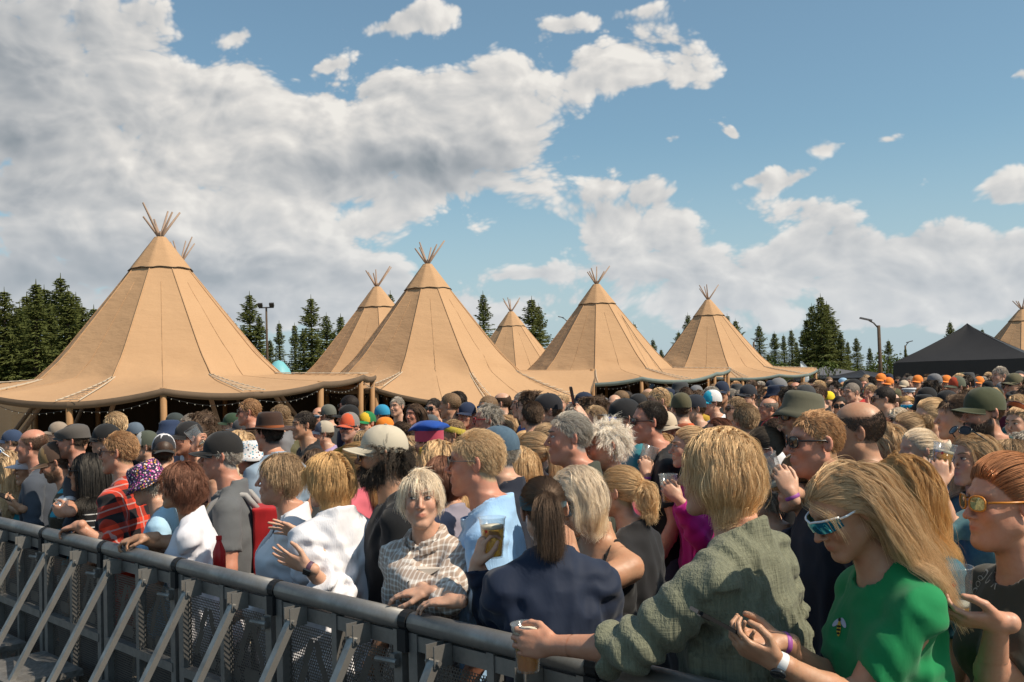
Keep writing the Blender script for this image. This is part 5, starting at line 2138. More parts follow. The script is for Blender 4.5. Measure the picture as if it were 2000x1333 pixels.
def make_cup(label, pos, tilt=(0, 0), fill=.75, scale=1.0, group=None, logo=False):
    key = round(fill, 2)
    if key not in _cupcache:
        h, r0, r1 = .128, .030, .043
        cup = MB().lathe([(r0 * .2, .004), (r0, .0), (r0 + .001, .003), (r1, h), (r1 + .0025, h + .001), (r1 + .0025, h - .003), (r1 - .0012, h - .004), (r0 - .001, .004), (.002, .0055)], 28, cap=False)
        cm = cup.build('cup_wall', M_PLASTIC, mesh_only=True, smooth=True)
        bm_ = fm_ = None
        if fill > 0:
            rt = r0 + (r1 - r0) * fill
            bm_ = MB().lathe([(r0 * .2, .006), (r0 - .003, .006), (rt - .003, h * fill), (.002, h * fill)], 24).build('beer', M_BEER, mesh_only=True, smooth=True)
            f2 = min(.97, fill + .09)
            rf = r0 + (r1 - r0) * f2
            fm_ = MB().lathe([(.002, h * fill + .0005), (rt - .0032, h * fill + .0005), (rf - .0032, h * f2), (.002, h * f2 + .001)], 24).build('foam', M_FOAM, mesh_only=True, smooth=True)
        _cupcache[key] = (cm, bm_, fm_)
    cm, bm_, fm_ = _cupcache[key]
    root = empty('beer_cup' if fill > 0 else 'plastic_cup', pos)
    root.rotation_euler = (rad(tilt[0]), rad(tilt[1]), 0)
    root.scale = (scale,) * 3
    link('cup_wall', cm, None, root)
    if bm_:
        link('beer', bm_, None, root)
        link('foam', fm_, None, root)
    if logo:
        for a0 in (0, 2.1, 4.2):
            star = MB()
            V = []
            for i in range(10):
                a = math.pi / 2 + i * math.pi / 5
                r_ = .008 if i % 2 == 0 else .0034
                phi = a0 + r_ * math.cos(a) / .0385
                z = .088 + r_ * math.sin(a)
                rr = .030 + .013 * z / .128 + .0009
                V.append((rr * math.cos(phi), rr * math.sin(phi), z))
            phi = a0
            V.append((.0392 * math.cos(phi), .0392 * math.sin(phi), .088))
            star.add(V, [(10, i, (i + 1) % 10) for i in range(10)])
            star.build('star_print', simple('print_red', (.55, .03, .03), .5), root)
        for a0 in (0, 2.1, 4.2):
            t_ = text_mesh('Heineken', .0105)
            me2 = t_.copy()
            for v in me2.vertices:
                phi = a0 + v.co.x / .0385
                z = .0632 + v.co.y
                rr = .030 + .013 * z / .128 + .0013
                v.co = (rr * math.cos(phi), rr * math.sin(phi), z)
            link('lettering', me2, simple('print_green', (.015, .10, .03), .5), root)
    tag(root, label, 'cup', group)
    return root


_textcache = {}


def text_mesh(s, size, extrude=0.0):
    key = (s, size, extrude)
    if key not in _textcache:
        cu = bpy.data.curves.new('lettering', 'FONT')
        cu.body = s
        cu.size = size
        cu.align_x = 'CENTER'
        cu.extrude = extrude
        cu.resolution_u = 3
        o = bpy.data.objects.new('lettering', cu)
        COL.objects.link(o)
        dg = bpy.context.evaluated_depsgraph_get()
        me = bpy.data.meshes.new_from_object(o.evaluated_get(dg))
        bpy.data.objects.remove(o)
        bpy.data.curves.remove(cu)
        _textcache[key] = me
    return _textcache[key]


def make_phone(label, pos, R3, size=(.072, .150, .009), group=None):
    root = empty('phone', pos)
    root.rotation_euler = Matrix(R3).to_euler() if not isinstance(R3, Matrix) else R3.to_euler()
    bm = bmesh.new()
    bmesh.ops.create_cube(bm, size=1)
    bmesh.ops.scale(bm, vec=size, verts=bm.verts)
    ed = [e for e in bm.edges if abs(e.verts[0].co.z - e.verts[1].co.z) > size[2] * .5]
    bmesh.ops.bevel(bm, geom=ed, offset=.010, segments=4, affect='EDGES')
    me = bpy.data.meshes.new('phone_body')
    bm.to_mesh(me)
    bm.free()
    link('phone_body', me, M_PHONE, root)
    z = size[2] / 2 + .0006
    x, y = size[0] / 2 - .004, size[1] / 2 - .005
    link('screen', mesh_np('screen', [(-x, -y, z), (x, -y, z), (x, y, z), (-x, y, z)], [(0, 1, 2, 3)], False), M_SCREEN, root)
    MB().box((-.018, size[1] / 2 - .022, -z - .001), (.022, .026, .003)).build('camera_bump', M_PHONE, root)
    tag(root, label, 'phone', group)
    return root


# ================================================================== assembling a person
SKIN = {'fair': (.54, .325, .225), 'ruddy': (.51, .270, .178), 'tan': (.44, .248, .152), 'pale': (.58, .38, .28), 'red': (.50, .242, .165)}
HAIRC = {'blond': (.60, .45, .28), 'platinum': (.80, .73, .62), 'dirty': (.34, .24, .145), 'honey': (.56, .37, .17), 'ginger': (.42, .25, .13), 'auburn': (.165, .062, .034), 'brown': (.090, .052, .031),
         'dark': (.028, .018, .013), 'black': (.007, .006, .007), 'grey': (.37, .355, .335), 'white': (.82, .80, .77), 'copper': (.37, .155, .060), 'straw': (.66, .49, .29)}


def head_matrix(b):
    M = Matrix([[float(b.HR[i][j]) * b.k for j in range(3)] + [float(b.hc[i])] for i in range(3)] + [[0, 0, 0, 1]])
    return M


def add_tint(me, b, V, hairc=None, skinc=None, recede=0.0, bald=False, beard=None, lip=1.0):
    Q = b.to_head(np.asarray(V, F32))
    T = np.ones((len(V), 4), F32)
    ax = np.abs(Q[:, 0])
    inhead = (Q[:, 2] > -.13) & (np.abs(Q[:, 1]) < .15) & (ax < .11)
    lips = np.exp(-(((Q[:, 0] / .021) ** 2 + ((Q[:, 2] + .0605) / .0085) ** 2) ** 2)) * (Q[:, 1] > .075) * inhead
    T[:, :3] *= 1 - lips[:, None] * np.array([.06, .36, .34]) * lip
    ck = np.exp(-((ax - .042) / .022) ** 2 - ((Q[:, 2] + .022) / .024) ** 2) * (Q[:, 1] > .03)
    ns = np.exp(-(Q[:, 0] / .015) ** 2 - ((Q[:, 2] + .022) / .018) ** 2) * (Q[:, 1] > .085)
    er = np.exp(-((ax - .084) / .012) ** 2 - ((Q[:, 1] + .014) / .024) ** 2 - (Q[:, 2] / .04) ** 2)
    T[:, :3] *= 1 - ((ck * .6 + ns * .7 + er * .8).clip(0, 1) * inhead)[:, None] * np.array([.0, .22, .22])
    ey = np.exp(-((ax - .032) / .017) ** 2 - ((Q[:, 2] - .009) / .010) ** 2) * (Q[:, 1] > .05)
    T[:, :3] *= 1 - (ey * inhead)[:, None] * np.array([.18, .26, .26])
    if hairc is not None:
        ratio = np.array([hairc[i] * .62 / skinc[i] for i in range(3)])
        hl = hairline(Q[:, 1], recede)
        m = np.clip((Q[:, 2] - hl) / .010, 0, 1) * (np.linalg.norm((Q - CR_C) / CR_R, axis=1) > .9) * (ax < .083) * inhead
        m = m * (1 - np.clip((.012 - Q[:, 2]) / .01, 0, 1) * (Q[:, 1] > -.03) * (ax > .06))
        if bald:
            m = m * np.clip((.075 - Q[:, 2]) / .02 + np.clip((-Q[:, 1] - .05) * 14, 0, 1), 0, 1) * .75
        T[:, :3] = T[:, :3] * (1 - m[:, None]) + ratio * m[:, None]
    if beard is not None:
        ratio = np.array([beard[0][i] * .8 / skinc[i] for i in range(3)])
        bz = np.interp(Q[:, 1], [-.02, .02, .06, .085], [.0, -.03, -.048, -.036])
        m = np.clip((bz - Q[:, 2]) / .010, 0, 1) * (Q[:, 1] > -.015) * (1 - lips) * inhead * beard[1]
        m = m * np.clip((Q[:, 2] + .128) / .01, 0, 1)
        T[:, :3] = T[:, :3] * (1 - m[:, None]) + ratio * m[:, None]
    a = me.attributes.new('tint', 'FLOAT_COLOR', 'POINT')
    a.data.foreach_set('color', T.ravel())


def _eye_meshes():
    w, i_, br, la = MB(), MB(), MB(), MB()
    out = {}
    for s in (-1, 1):
        V, F = [], []
        c = Vector((s * .0315, .0785, .0105))
        w = MB()
        w.lathe([(.0004, -.0052), (.008, -.0036), (.0132, 0), (.008, .0040), (.0004, .0058)], 14)
        w.V = [(c.x + v[0] * 1.06, c.y + v[1] * .72 - abs(v[0]) * .12, c.z + v[2]) for v in w.V]
        ir = MB()
        out[s] = (w, c)
    return out


_facecache = {}


def face_bits(look=0.0):
    key = round(look, 3)
    if key in _facecache:
        return _facecache[key]
    res = []
    for s in (-1, 1):
        c = Vector((s * .0315, .0785, .0100))
        w = MB()
        w.lathe([(.0004, -.0054), (.0085, -.0038), (.0135, 0), (.0085, .0042), (.0004, .0060)], 16)
        w.V = [(c.x + v[0] * 1.05, c.y + v[1] * .75 - abs(v[0]) * .10, c.z + v[2]) for v in w.V]
        ir = MB()
        rr = .0054
        ic = Vector((c.x + look, c.y + .0095 - abs(look) * .12, c.z + .0005))
        V = [tuple(ic + Vector((0, .0018, 0)))]
        for i in range(14):
            a = 2 * math.pi * i / 14
            V.append((ic.x + rr * math.cos(a), ic.y - .0006, ic.z + min(rr * math.sin(a), .0044)))
        ir.add(V, [(0, i + 1, (i + 1) % 14 + 1) for i in range(14)])
        lid = MB()
        pts = []
        for i in range(9):
            u = i / 8 * 2 - 1
            pts.append((c.x + u * .0150, c.y + .0098 - .0062 * u * u, c.z + .0052 - .0052 * u * u + .0008))
        lid.tube(pts, [.0009, .0015, .0019, .0021, .0021, .0021, .0019, .0015, .0009], 6)
        br = MB()
        pts = []
        for i in range(9):
            u = i / 8
            pts.append((s * (.011 + .040 * u), .0905 - .020 * u * u, .0300 + .0075 * math.sin(u * 2.4) - .001 * u))
        br.tube(pts, [.0022, .0034, .0038, .0038, .0036, .0032, .0026, .002, .001], 6)
        res.append([x.build(nm, None, mesh_only=True, smooth=True) for x, nm in ((w, 'eye'), (ir, 'iris'), (lid, 'eyelid'), (br, 'eyebrow'))])
    _facecache[key] = res
    return res


def add_face(root, M, hairc, skinc, look=0.0, eyes=True):
    for (w, ir, lid, br) in face_bits(look):
        if eyes:
            o = link('eye', w, M_EYEW, root)
            o.matrix_local = M
            i2 = link('iris', ir, M_IRIS, o)
            l2 = link('eyelid', lid, M_SKIN if False else M_FRAME, o)
        b = link('eyebrow', br, M_SCALP, root)
        b.matrix_local = M
        b.color = tuple(min(1, c * .9) for c in hairc) + (1,)


def put_hat(root, M, hat):
    kind, col = hat[0], hat[1]
    opt = hat[2] if len(hat) > 2 else {}
    ms = hat_meshes(kind)
    hm = M
    if 'tilt' in opt or 'yaw' in opt:
        hm = M @ Matrix.Rotation(rad(opt.get('yaw', 0)), 4, 'Z') @ Matrix.Rotation(rad(opt.get('tilt', 0)), 4, 'X')
    first = None
    for nm, me in ms:
        if nm == 'front_panel' and 'front' not in opt:
            continue
        m = M_CLOTH(opt.get('pattern', 'plain'))
        if len(me.materials) == 0:
            me.materials.append(m)
        c = col
        if nm == 'brim':
            c = opt.get('brim', col)
        if nm == 'front_panel':
            c = opt['front']
        if nm in ('hat_band', 'woven_band', 'button'):
            c = opt.get('band', tuple(x * .5 for x in col))
        o = link('hat' if first is None else nm, me, None, root if first is None else first)
        if first is None:
            o.matrix_local = hm
            first = o
        if True:
            o.material_slots[0].link = 'OBJECT'
            o.material_slots[0].material = m
        o.color = tuple(c) + (1,)
    return first


def put_glasses(root, M, g):
    kind, mode, col = g
    G = M
    if mode.endswith('_up'):
        G = M @ Matrix.Translation((0, -.012, .072)) @ Matrix.Rotation(rad(38), 4, 'X') @ Matrix.Scale(1.06, 4)
    (n1, lens), (n2, fr) = glasses_meshes(kind)
    o = link('sunglasses' if not mode.startswith('clear') else 'glasses', fr, None, root)
    if len(fr.materials) == 0:
        fr.materials.append(mat('frame_paint', lambda t: pbsdf(t, obcol(t), .3, 0, None, .5)))
    o.matrix_local = G
    o.color = tuple(col[0]) + (1,)
    if not mode.startswith('clear'):
        if len(lens.materials) == 0:
            lens.materials.append(M_LENS)
        l = link('lens', lens, None, o)
        l.material_slots[0].link = 'OBJECT'
        l.material_slots[0].material = M_MIRROR if mode.startswith('mirror') else M_LENS
        l.color = tuple(col[1] if len(col) > 1 else (.02, .02, .02)) + (1,)
    return o


def beard_strands(n=900, length=.03, seed=3, low=-.02):
    r = np.random.default_rng(seed)
    P = []
    while len(P) < n:
        u = r.normal(size=(n * 4, 3))
        u /= np.linalg.norm(u, axis=1, keepdims=True)
        p = np.array([0, .026, -.032]) + u * np.array([.062, .062, .084])
        bz = np.interp(p[:, 1], [-.02, .02, .06, .085], [.0, -.03, -.046, -.040])
        ok = (p[:, 2] < bz) & (p[:, 1] > -.015) & ~((np.abs(p[:, 0]) < .018) & (np.abs(p[:, 2] + .061) < .007)) & (p[:, 2] > -.112)
        P.extend(p[ok].tolist())
    p = np.array(P[:n])
    nr = (p - np.array([0, .01, -.03]))
    nr /= np.linalg.norm(nr, axis=1, keepdims=True)
    v = nr * .75 + np.array([0, .1, -.55]) + r.normal(size=(n, 3)) * .18
    v /= np.linalg.norm(v, axis=1, keepdims=True)
    S = [p]
    for i in range(4):
        S.append(S[-1] + v * length / 4 * r.uniform(.7, 1.1, (n, 1)))
        v = v + np.array([0, 0, -.12])
    return np.stack(S, 1).astype(F32)


PLACED = []       # (px, py, head size in px, Y) of every person, for filling the crowd around them


def person(sp):
    """build one detailed person from a spec"""
    Y = sp.get('Y') or 450.0 / sp['hs']
    P = at(sp['px'], sp['py'], Y)
    yaw = sp['yaw']
    b = Body(zc=P.z, sex=sp.get('sex', 'f'), face=sp.get('face'), **sp.get('body', {}))
    cy, sy = math.cos(rad(yaw)), math.sin(rad(yaw))
    hx, hy = float(b.hc[0]), float(b.hc[1])
    root_xy = (P.x - (cy * hx - sy * hy), P.y - (sy * hx + cy * hy))

    def to_local(w):
        dx, dy = w[0] - root_xy[0], w[1] - root_xy[1]
        return np.array([cy * dx + sy * dy, -sy * dx + cy * dy, w[2]], F32)

    def vloc(v):
        return np.array([cy * v[0] + sy * v[1], -sy * v[0] + cy * v[1], v[2]], F32)
    info = dict(b=b, to_local=to_local, root=root_xy, yaw=yaw)
    for nm in ('L', 'R'):
        a = sp.get(nm)
        if a is None:
            b.arm_down(nm)
            b.hand[nm]['detail'] = False
        elif a == 'down':
            b.arm_down(nm)
        elif 'rel' in a:     # wrist given in the torso frame, relative to the shoulder
            S = b.sh[nm]
            b.set_arm(nm, S + np.array(a['rel'], F32) * b.k, a.get('pole', (0, -.5, -1)), a.get('hdir'), a.get('palm'), a.get('curl', 25), a.get('thumb', .4), a.get('spread', .05), a.get('detail', True))
        else:
            w = a['w']
            wp = at(w[0], w[1], w[2]) if len(w) == 3 and not a.get('world') else Vector(w)
            b.set_arm(nm, to_local(wp), vloc(a['wpole']) if 'wpole' in a else a.get('pole', (0, -.5, -1)), vloc(a['hdir']) if 'hdir' in a else None, vloc(a['palm']) if 'palm' in a else None,
                      a.get('curl', 25), a.get('thumb', .4), a.get('spread', .05), a.get('detail', True))
    q = sp.get('q', 1.0)
    sh0 = sp.get('shirt', {})
    V, Q = b.mesh_skin(.0051 * q, .020 * min(q, 1.3), .0040 * q)
    me = mesh_np('person', V, Q)
    skinc = SKIN[sp.get('skin', 'fair')]
    hair = sp.get('hair')
    hairc = None
    hopt = {}
    if hair:
        hairc = HAIRC[hair[1]] if isinstance(hair[1], str) else hair[1]
        hopt = dict(hair[2]) if len(hair) > 2 else {}
    beard = sp.get('beard')
    bc = None
    if beard:
        bc = (HAIRC[beard[0]], beard[1])
    add_tint(me, b, V, hairc, skinc, hopt.get('recede', 0), hair and hair[0] == 'ring', bc)
    root = link('person', me, M_SKIN, None, (root_xy[0], root_xy[1], 0), (0, 0, rad(yaw)))
    root.color = skinc + (1,)
    tag(root, sp['label'], 'person', sp.get('group', 'festival crowd'))
    M = head_matrix(b)
    if sp.get('eyes', True):
        add_face(root, M, hairc or HAIRC['brown'], skinc, sp.get('look', 0.0))
    # clothes
    sh = dict(sp.get('shirt', {}))
    col = sh.pop('col', (.3, .3, .3))
    pat = sh.pop('pat', 'plain')
    res = sh.pop('res', .0112) * (q if q > 1 else 1)
    V, Q = b.mesh_shirt(res, **sh)
    s = link(sp.get('top', 'shirt'), mesh_np('shirt', V, Q), M_CLOTH(pat), root)
    s.color = tuple(col) + (1,)
    info['shirt'] = s
    ov = sp.get('over')
    if ov:
        ov = dict(ov)
        oc, op = ov.pop('col'), ov.pop('pat', 'plain')
        nm = ov.pop('name', 'jacket')
        gap = ov.pop('gap', .07)
        r2 = ov.pop('res', .0105)

        def fn(Pp, ov=ov):
            d = b.shirt_field(Pp, **ov)
            qq = (Pp - b.hip) @ b.TR
            op_ = np.abs(qq[:, 0] + .01) - (gap + .05 * np.clip(.45 - qq[:, 2], -.2, .6))
            return np.maximum(d, np.where(qq[:, 1] > 0, -op_, -1))
        pts = np.array([b.hip, b.nb] + [p for a in b.arm.values() for p in a])
        V, Q = surfnets(fn, pts.min(0) - .2, pts.max(0) + .2, r2)
        o = link(nm, mesh_np(nm, V, Q), M_CLOTH(op), root)
        o.color = tuple(oc) + (1,)
    V, Q = b.mesh_trousers(short=sp.get('shorts', False))
    t = link('trousers' if not sp.get('shorts') else 'shorts', mesh_np('trousers', V, Q), M_TROUS, root)
    t.color = tuple(sp.get('trousers', (.05, .06, .09))) + (1,)
    for (hp, kn, an) in b.legs:
        f = MB().lathe([(.040, -.072), (.044, -.05), (.040, -.02), (.034, .02)], 10)
        f.V = [(an[0] + v[0], an[1] + .05 + v[1] * (2.6 - (v[2] + .07) * 12), an[2] + v[2]) for v in f.V]
        f.build('shoe', M_SHOE, root, True)
    # hair
    if hair:
        st = hair[0]
        n = hopt.pop('n', 3200)
        if sp.get('hat') and sp['hat'][0] not in ('band', 'visor'):
            hopt.setdefault('below', .038)
            n = int(n * .6)
        rad_ = hopt.pop('r', .00085)
        gl = b.HR.T @ np.array([0, 0, -1], F32)
        nbl = b.HR.T @ (b.nb - b.hc) / b.k
        shl = b.HR.T @ (b.nb - b.ax * .075 * b.k - b.hc) / b.k
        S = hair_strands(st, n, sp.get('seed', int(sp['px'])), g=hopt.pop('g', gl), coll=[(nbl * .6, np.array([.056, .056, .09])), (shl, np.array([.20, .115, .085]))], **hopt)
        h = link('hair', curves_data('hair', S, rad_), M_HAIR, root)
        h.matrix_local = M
        h.color = tuple(hairc) + (1,)
    if beard and len(beard) > 2:
        h = link('beard', curves_data('beard', beard_strands(length=beard[2]), .0009), M_HAIR, root)
        h.matrix_local = M
        h.color = HAIRC[beard[0]] + (1,)
    if sp.get('hat'):
        info['hat'] = put_hat(root, M, sp['hat'])
    if sp.get('glasses'):
        put_glasses(root, M, sp['glasses'])
    PLACED.append((sp['px'], sp['py'], 450.0 / Y, Y))
    info['obj'] = root
    info['M'] = M
    info['P'] = P
    return info


# ================================================================== the people one can tell apart
def proj(p):
    v = Vector(p) - CAMPOS
    z = v.dot(_w)
    return 1000 + FPX * v.dot(_r) / z, 666.5 - FPX * v.dot(_u) / z


def off_Y(px, py, off):
    d = ray(px, py)
    dh = Vector((d.x, d.y, 0))
    c = Vector((0, 0, 0)) - BORG
    return (-off - c.dot(BOUT)) / dh.dot(BOUT)


def rail_t(px):
    lo, hi = -9.0, 3.2
    for _ in range(40):
        m = (lo + hi) / 2
        if proj(bar_pt(m, 0, BARZ))[0] < px:
            lo = m
        else:
            hi = m
    return lo


def rail(px, out=0.0, dz=0.0):
    return tuple(bar_pt(rail_t(px), out, BARZ + dz))


BLACK, NAVY, WHITE = (.012, .012, .013), (.012, .020, .045), (.74, .73, .75)
DK = ((.012, .012, .012),)
HEROES = []


def wr(px, py, off):
    return (px, py, off_Y(px, py, off))



def H(px, py, hs, yaw, label, **kw):
    off = kw.pop('off', None)
    if off is not None:
        Y = off_Y(px, py, off)
    else:
        Y = kw.pop('Y', 450.0 / hs)
    k = hs * Y / 450.0 * (.965 if hs > 100 else .94)
    bd = dict(kw.get('body', {}))
    if kw.get('sex', 'f') == 'f':
        k /= .955
    bd['scale'] = max(.92, min(1.12, bd.get('scale', k)))
    kw['body'] = bd
    small = hs < 92
    q = kw.pop('q', 1.0 if hs >= 120 else 1.3 if hs >= 92 else 1.6 if hs >= 75 else 1.85)
    if kw.get('hair'):
        h = list(kw['hair']) + ([{}] if len(kw['hair']) < 3 else [])
        o = dict(h[2])
        base = {'long': 10500, 'bob': 9500, 'short_f': 7800, 'pony': 7000, 'bun': 6000, 'curly': 5200}.get(h[0], 6500)
        f = 1.0 if hs >= 120 else .62 if hs >= 80 else .42
        o['n'] = int(base * f)
        o.setdefault('r', .00052 if hs >= 120 else .0008 if hs >= 80 else .0012)
        kw['hair'] = (h[0], h[1], o)
    sp = dict(px=px, py=py, hs=hs, Y=Y, yaw=yaw, label=label, q=q, **kw)
    info = person(sp)
    z = info['P'].z
    if z > 1.80 or z < 1.36:
        print('height?', label, round(z, 2), 'Y', round(Y, 2))
    HEROES.append(info)
    return info


def hand_center(info, nm, f=.085):
    h = info['b'].hand[nm]
    p = h['W'] + h['R'][:, 1] * f * info['b'].k
    return to_world(info, p), h


def to_world(info, p):
    a = rad(info['yaw'])
    c, s_ = math.cos(a), math.sin(a)
    x, y = info['root']
    return Vector((x + c * p[0] - s_ * p[1], y + s_ * p[0] + c * p[1], p[2]))


def vec_world(info, v):
    a = rad(info['yaw'])
    c, s_ = math.cos(a), math.sin(a)
    return Vector((c * v[0] - s_ * v[1], s_ * v[0] + c * v[1], v[2]))


def cup_in_hand(info, nm, label, fill=.7, tilt=(0, 0), scale=1.0, logo=False, up=0.0, f=.075):
    p, h = hand_center(info, nm, f)
    pn = -vec_world(info, h['R'][:, 2])
    c = p + pn * .046 * info['b'].k
    make_cup(label, (c.x, c.y, c.z - .064 + up), tilt, fill, scale, 'plastic beer cups in the crowd', logo)


# ---------------- front row at the rail, from the near right to the far left
olive = H(1400, 925, 158, 52, 'woman in olive muslin blouse holding a beer over the rail', off=.24, sex='f', skin='ruddy', hair=('bob', 'straw', dict(n=6500, fringe=False, wave=.5, length=.17, puff=.4, part=-.01)),
          shirt=dict(col=(.165, .170, .120), pat='muslin', sleeve=1.32, loose=.75, inf=.020, fold=.010, gather=.007, seed=4, hem=-.22, res=.0075), body=dict(build=1.22, lean=4, hyaw=14, side=-3, shrug=.01), eyes=False,
          L=dict(w=rail(1140, .135, .045), world=True, pole=(-.3, -.6, -.8), hdir=(-.93, .28, .02), palm=(.25, 1, -.1), curl=38, thumb=.5), top='blouse', trousers=(.03, .035, .05))
cup_in_hand(olive, 'L', 'beer cup held over the rail by the woman in olive', .80, (0, 0), 1.12, True, up=-.028, f=.088)

green = H(1650, 998, 166, 98, 'woman in green tee with bee print looking down at phone', off=.17, sex='f', skin='tan', hair=('long', 'blond', dict(n=7000, fringe=False, wave=.35, length=.36, part=.03, wind=(.0, -.2, .0), puff=.0, g=(0, .0, -1), sweep=.9)),
          shirt=dict(col=(.006, .195, .062), pat='plain', sleeve=.72, loose=.35, inf=.014, fold=.008, seed=8, neck='crew', hem=-.16, res=.0082), glasses=('wrap', 'mirror', ((.75, .78, .80), (.05, .42, .60))),
          body=dict(build=1.02, lean=9, hpitch=-27, hyaw=6, bust=1.1), eyes=False,
          L=dict(w=(1515, 1292, 2.52), pole=(.2, -.9, -.8), hdir=(-.88, .05, .42), palm=(.25, .6, .75), curl=34, thumb=.55),
          R=dict(w=(1525, 1255, 2.70), pole=(.2, -.6, -.8), hdir=(-.9, -.25, .2), palm=(.1, -.4, .9), curl=25, thumb=.3), top='tee')
p, h = hand_center(green, 'L', .135)
make_phone('phone held by the woman in the green tee', (p.x - .012, p.y + .015, p.z + .035), Matrix.Rotation(rad(12), 3, 'Z') @ Matrix.Rotation(rad(30), 3, 'Y') @ Matrix.Rotation(rad(90), 3, 'Z'), group='phones in the crowd')
red = H(1958, 985, 164, 98, 'woman with copper hair and orange mirrored glasses in dark olive tee', Y=2.82, sex='f', skin='ruddy', hair=('bun', 'copper', dict(n=5200, puff=.15)), glasses=('square', 'mirror', ((.55, .20, .02), (.45, .45, .30))),
        shirt=dict(col=(.052, .050, .038), sleeve=.62, neck='crew', inf=.013, fold=.006, seed=12, hem=-.10, res=.0085), body=dict(build=1.16, lean=2, bust=1.15), face=dict(fat=.7, w=1.04),
        L=dict(w=(1948, 1215, 2.58), pole=(.6, -.5, -.9), hdir=(-.95, .05, .10), palm=(.15, .5, .85), curl=28, thumb=.35), eyes=False, top='tee', trousers=(.02, .11, .16))
p, h = hand_center(red, 'L', .12)
make_phone('black phone in the hand of the copper-haired woman', (p.x, p.y + .02, p.z + .03), Matrix.Rotation(rad(25), 3, 'Y') @ Matrix.Rotation(rad(100), 3, 'Z'), group='phones in the crowd')
c = at(1868, 1185, 2.72)
make_cup('nearly empty cup beside the copper-haired woman\'s phone', (c.x, c.y, c.z - .03), (0, 0), .22, 1.05, 'plastic beer cups in the crowd', True)

navy = H(1062, 1000, 122, 8, 'woman in navy jacket with dark ponytail and teal headband, back turned', off=.30, sex='f', skin='fair', hair=('pony', 'brown', dict(n=5600, length=.22, wave=.25)), hat=('band', (.035, .085, .11)),
         shirt=dict(col=(.010, .018, .042), pat='shell', sleeve=1.95, loose=.25, inf=.026, fold=.008, seed=16, neck='collar', collar=True, hem=-.12, res=.0088), body=dict(build=1.20, lean=7, hpitch=-14, hroll=-4, shrug=-.01), eyes=False,
         L=dict(w=wr(932, 1100, .18), wpole=(.2, .4, -1), hdir=(.25, .0, .95), palm=(.9, .3, .1), curl=40, thumb=.5), R=dict(rel=(.05, .34, -.16)), top='jacket')
cup_in_hand(navy, 'L', 'full glass of lager raised beside the navy jacket', .72, (0, 0), 1.15, True, up=.02)
tank = H(1128, 975, 122, 128, 'blonde woman in black tank top and dark sunglasses bending her head', off=.72, sex='f', skin='tan', hair=('bob', 'platinum', dict(n=5200, fringe=False, length=.22, wave=.15, part=0)), glasses=('big', 'dark', DK),
         shirt=dict(col=BLACK, sleeve=0, strap=True, inf=.008, fold=.004, neck='scoop', hem=-.10), body=dict(build=1.0, lean=5, hpitch=-24, hyaw=0), eyes=False, L=dict(w=(1118, 1090, 3.70), pole=(1.0, -.5, -1), hdir=(-.2, .2, .9), palm=(-.6, .5, .1), curl=55), top='tank_top')
plaidw = H(822, 975, 106, 150, 'woman with short platinum hair in beige check shirt looking back', off=.30, sex='f', skin='fair', hair=('short_f', 'platinum', dict(n=4800, length=.075, fringe=True, part=.05)), look=.0045,
           shirt=dict(col=(.36, .27, .215), pat='check', sleeve=1.78, loose=.5, inf=.022, fold=.010, seed=21, neck='collar', collar=True, open_front=True, hem=-.16, res=.0085), body=dict(build=1.08, lean=5, hyaw=34, hpitch=2), q=1.0,
           R=dict(w=rail(838, -.03, .04), world=True, pole=(1, -.3, -.8), hdir=(-.9, .25, -.05), palm=(0, .1, -1), curl=18), L=dict(w=rail(862, -.06, .05), world=True, pole=(1, -.4, -.6), hdir=(-.9, .3, -.05), palm=(0, .1, -1), curl=18))
bluem = H(928, 905, 124, 84, 'man in light blue linen shirt with rimless sunglasses, facing the stage', off=.52, sex='m', skin='red', hair=('short', 'blond', dict(n=5200)), glasses=('thin', 'dark', ((.12, .11, .10), (.03, .03, .03))),
          shirt=dict(col=(.33, .53, .78), pat='linen', sleeve=.78, loose=.5, inf=.020, fold=.010, seed=23, neck='collar', collar=True, hem=-.16, res=.0088), body=dict(build=1.06, lean=1), eyes=False)
white = H(640, 940, 100, 42, 'clapping woman in loose white shirt with honey-blonde pinned hair', off=.42, sex='f', skin='fair', hair=('bob', 'honey', dict(n=5200, length=.135, puff=.55, fringe=False, part=0, wave=.35)),
          shirt=dict(col=(.76, .75, .78), pat='linen', sleeve=1.62, loose=.8, inf=.026, fold=.014, seed=27, neck='collar', collar=True, hem=-.22, res=.0088), body=dict(build=1.08, lean=4, hyaw=18), eyes=False, q=1.0,
          L=dict(w=wr(600, 1108, .16), wpole=(.5, .5, -.8), hdir=(-.88, .1, .35), palm=(.1, .8, .5), curl=6, spread=.22, thumb=0), R=dict(w=wr(594, 1050, .28), wpole=(.5, .5, -.8), hdir=(-.86, .1, .38), palm=(.1, -.7, -.7), curl=6, spread=.22, thumb=0))
polka = H(545, 935, 94, 102, 'woman in navy polka-dot top and white cardigan', off=.42, sex='f', skin='ruddy', hair=('short_f', 'dirty', dict(length=.085, part=-.02)), face=dict(fat=.5),
          shirt=dict(col=(.010, .013, .035), pat='polka', sleeve=.5, neck='v', inf=.010, fold=.004, hem=-.12, loose=.3), over=dict(col=(.72, .71, .73), name='cardigan', sleeve=1.9, inf=.026, fold=.008, neck='v', hem=-.2, loose=.3), body=dict(build=1.15, lean=2), eyes=False, top='top', L=dict(rel=(.08, .24, -.36), detail=False), R=dict(rel=(-.08, .24, -.36), detail=False))
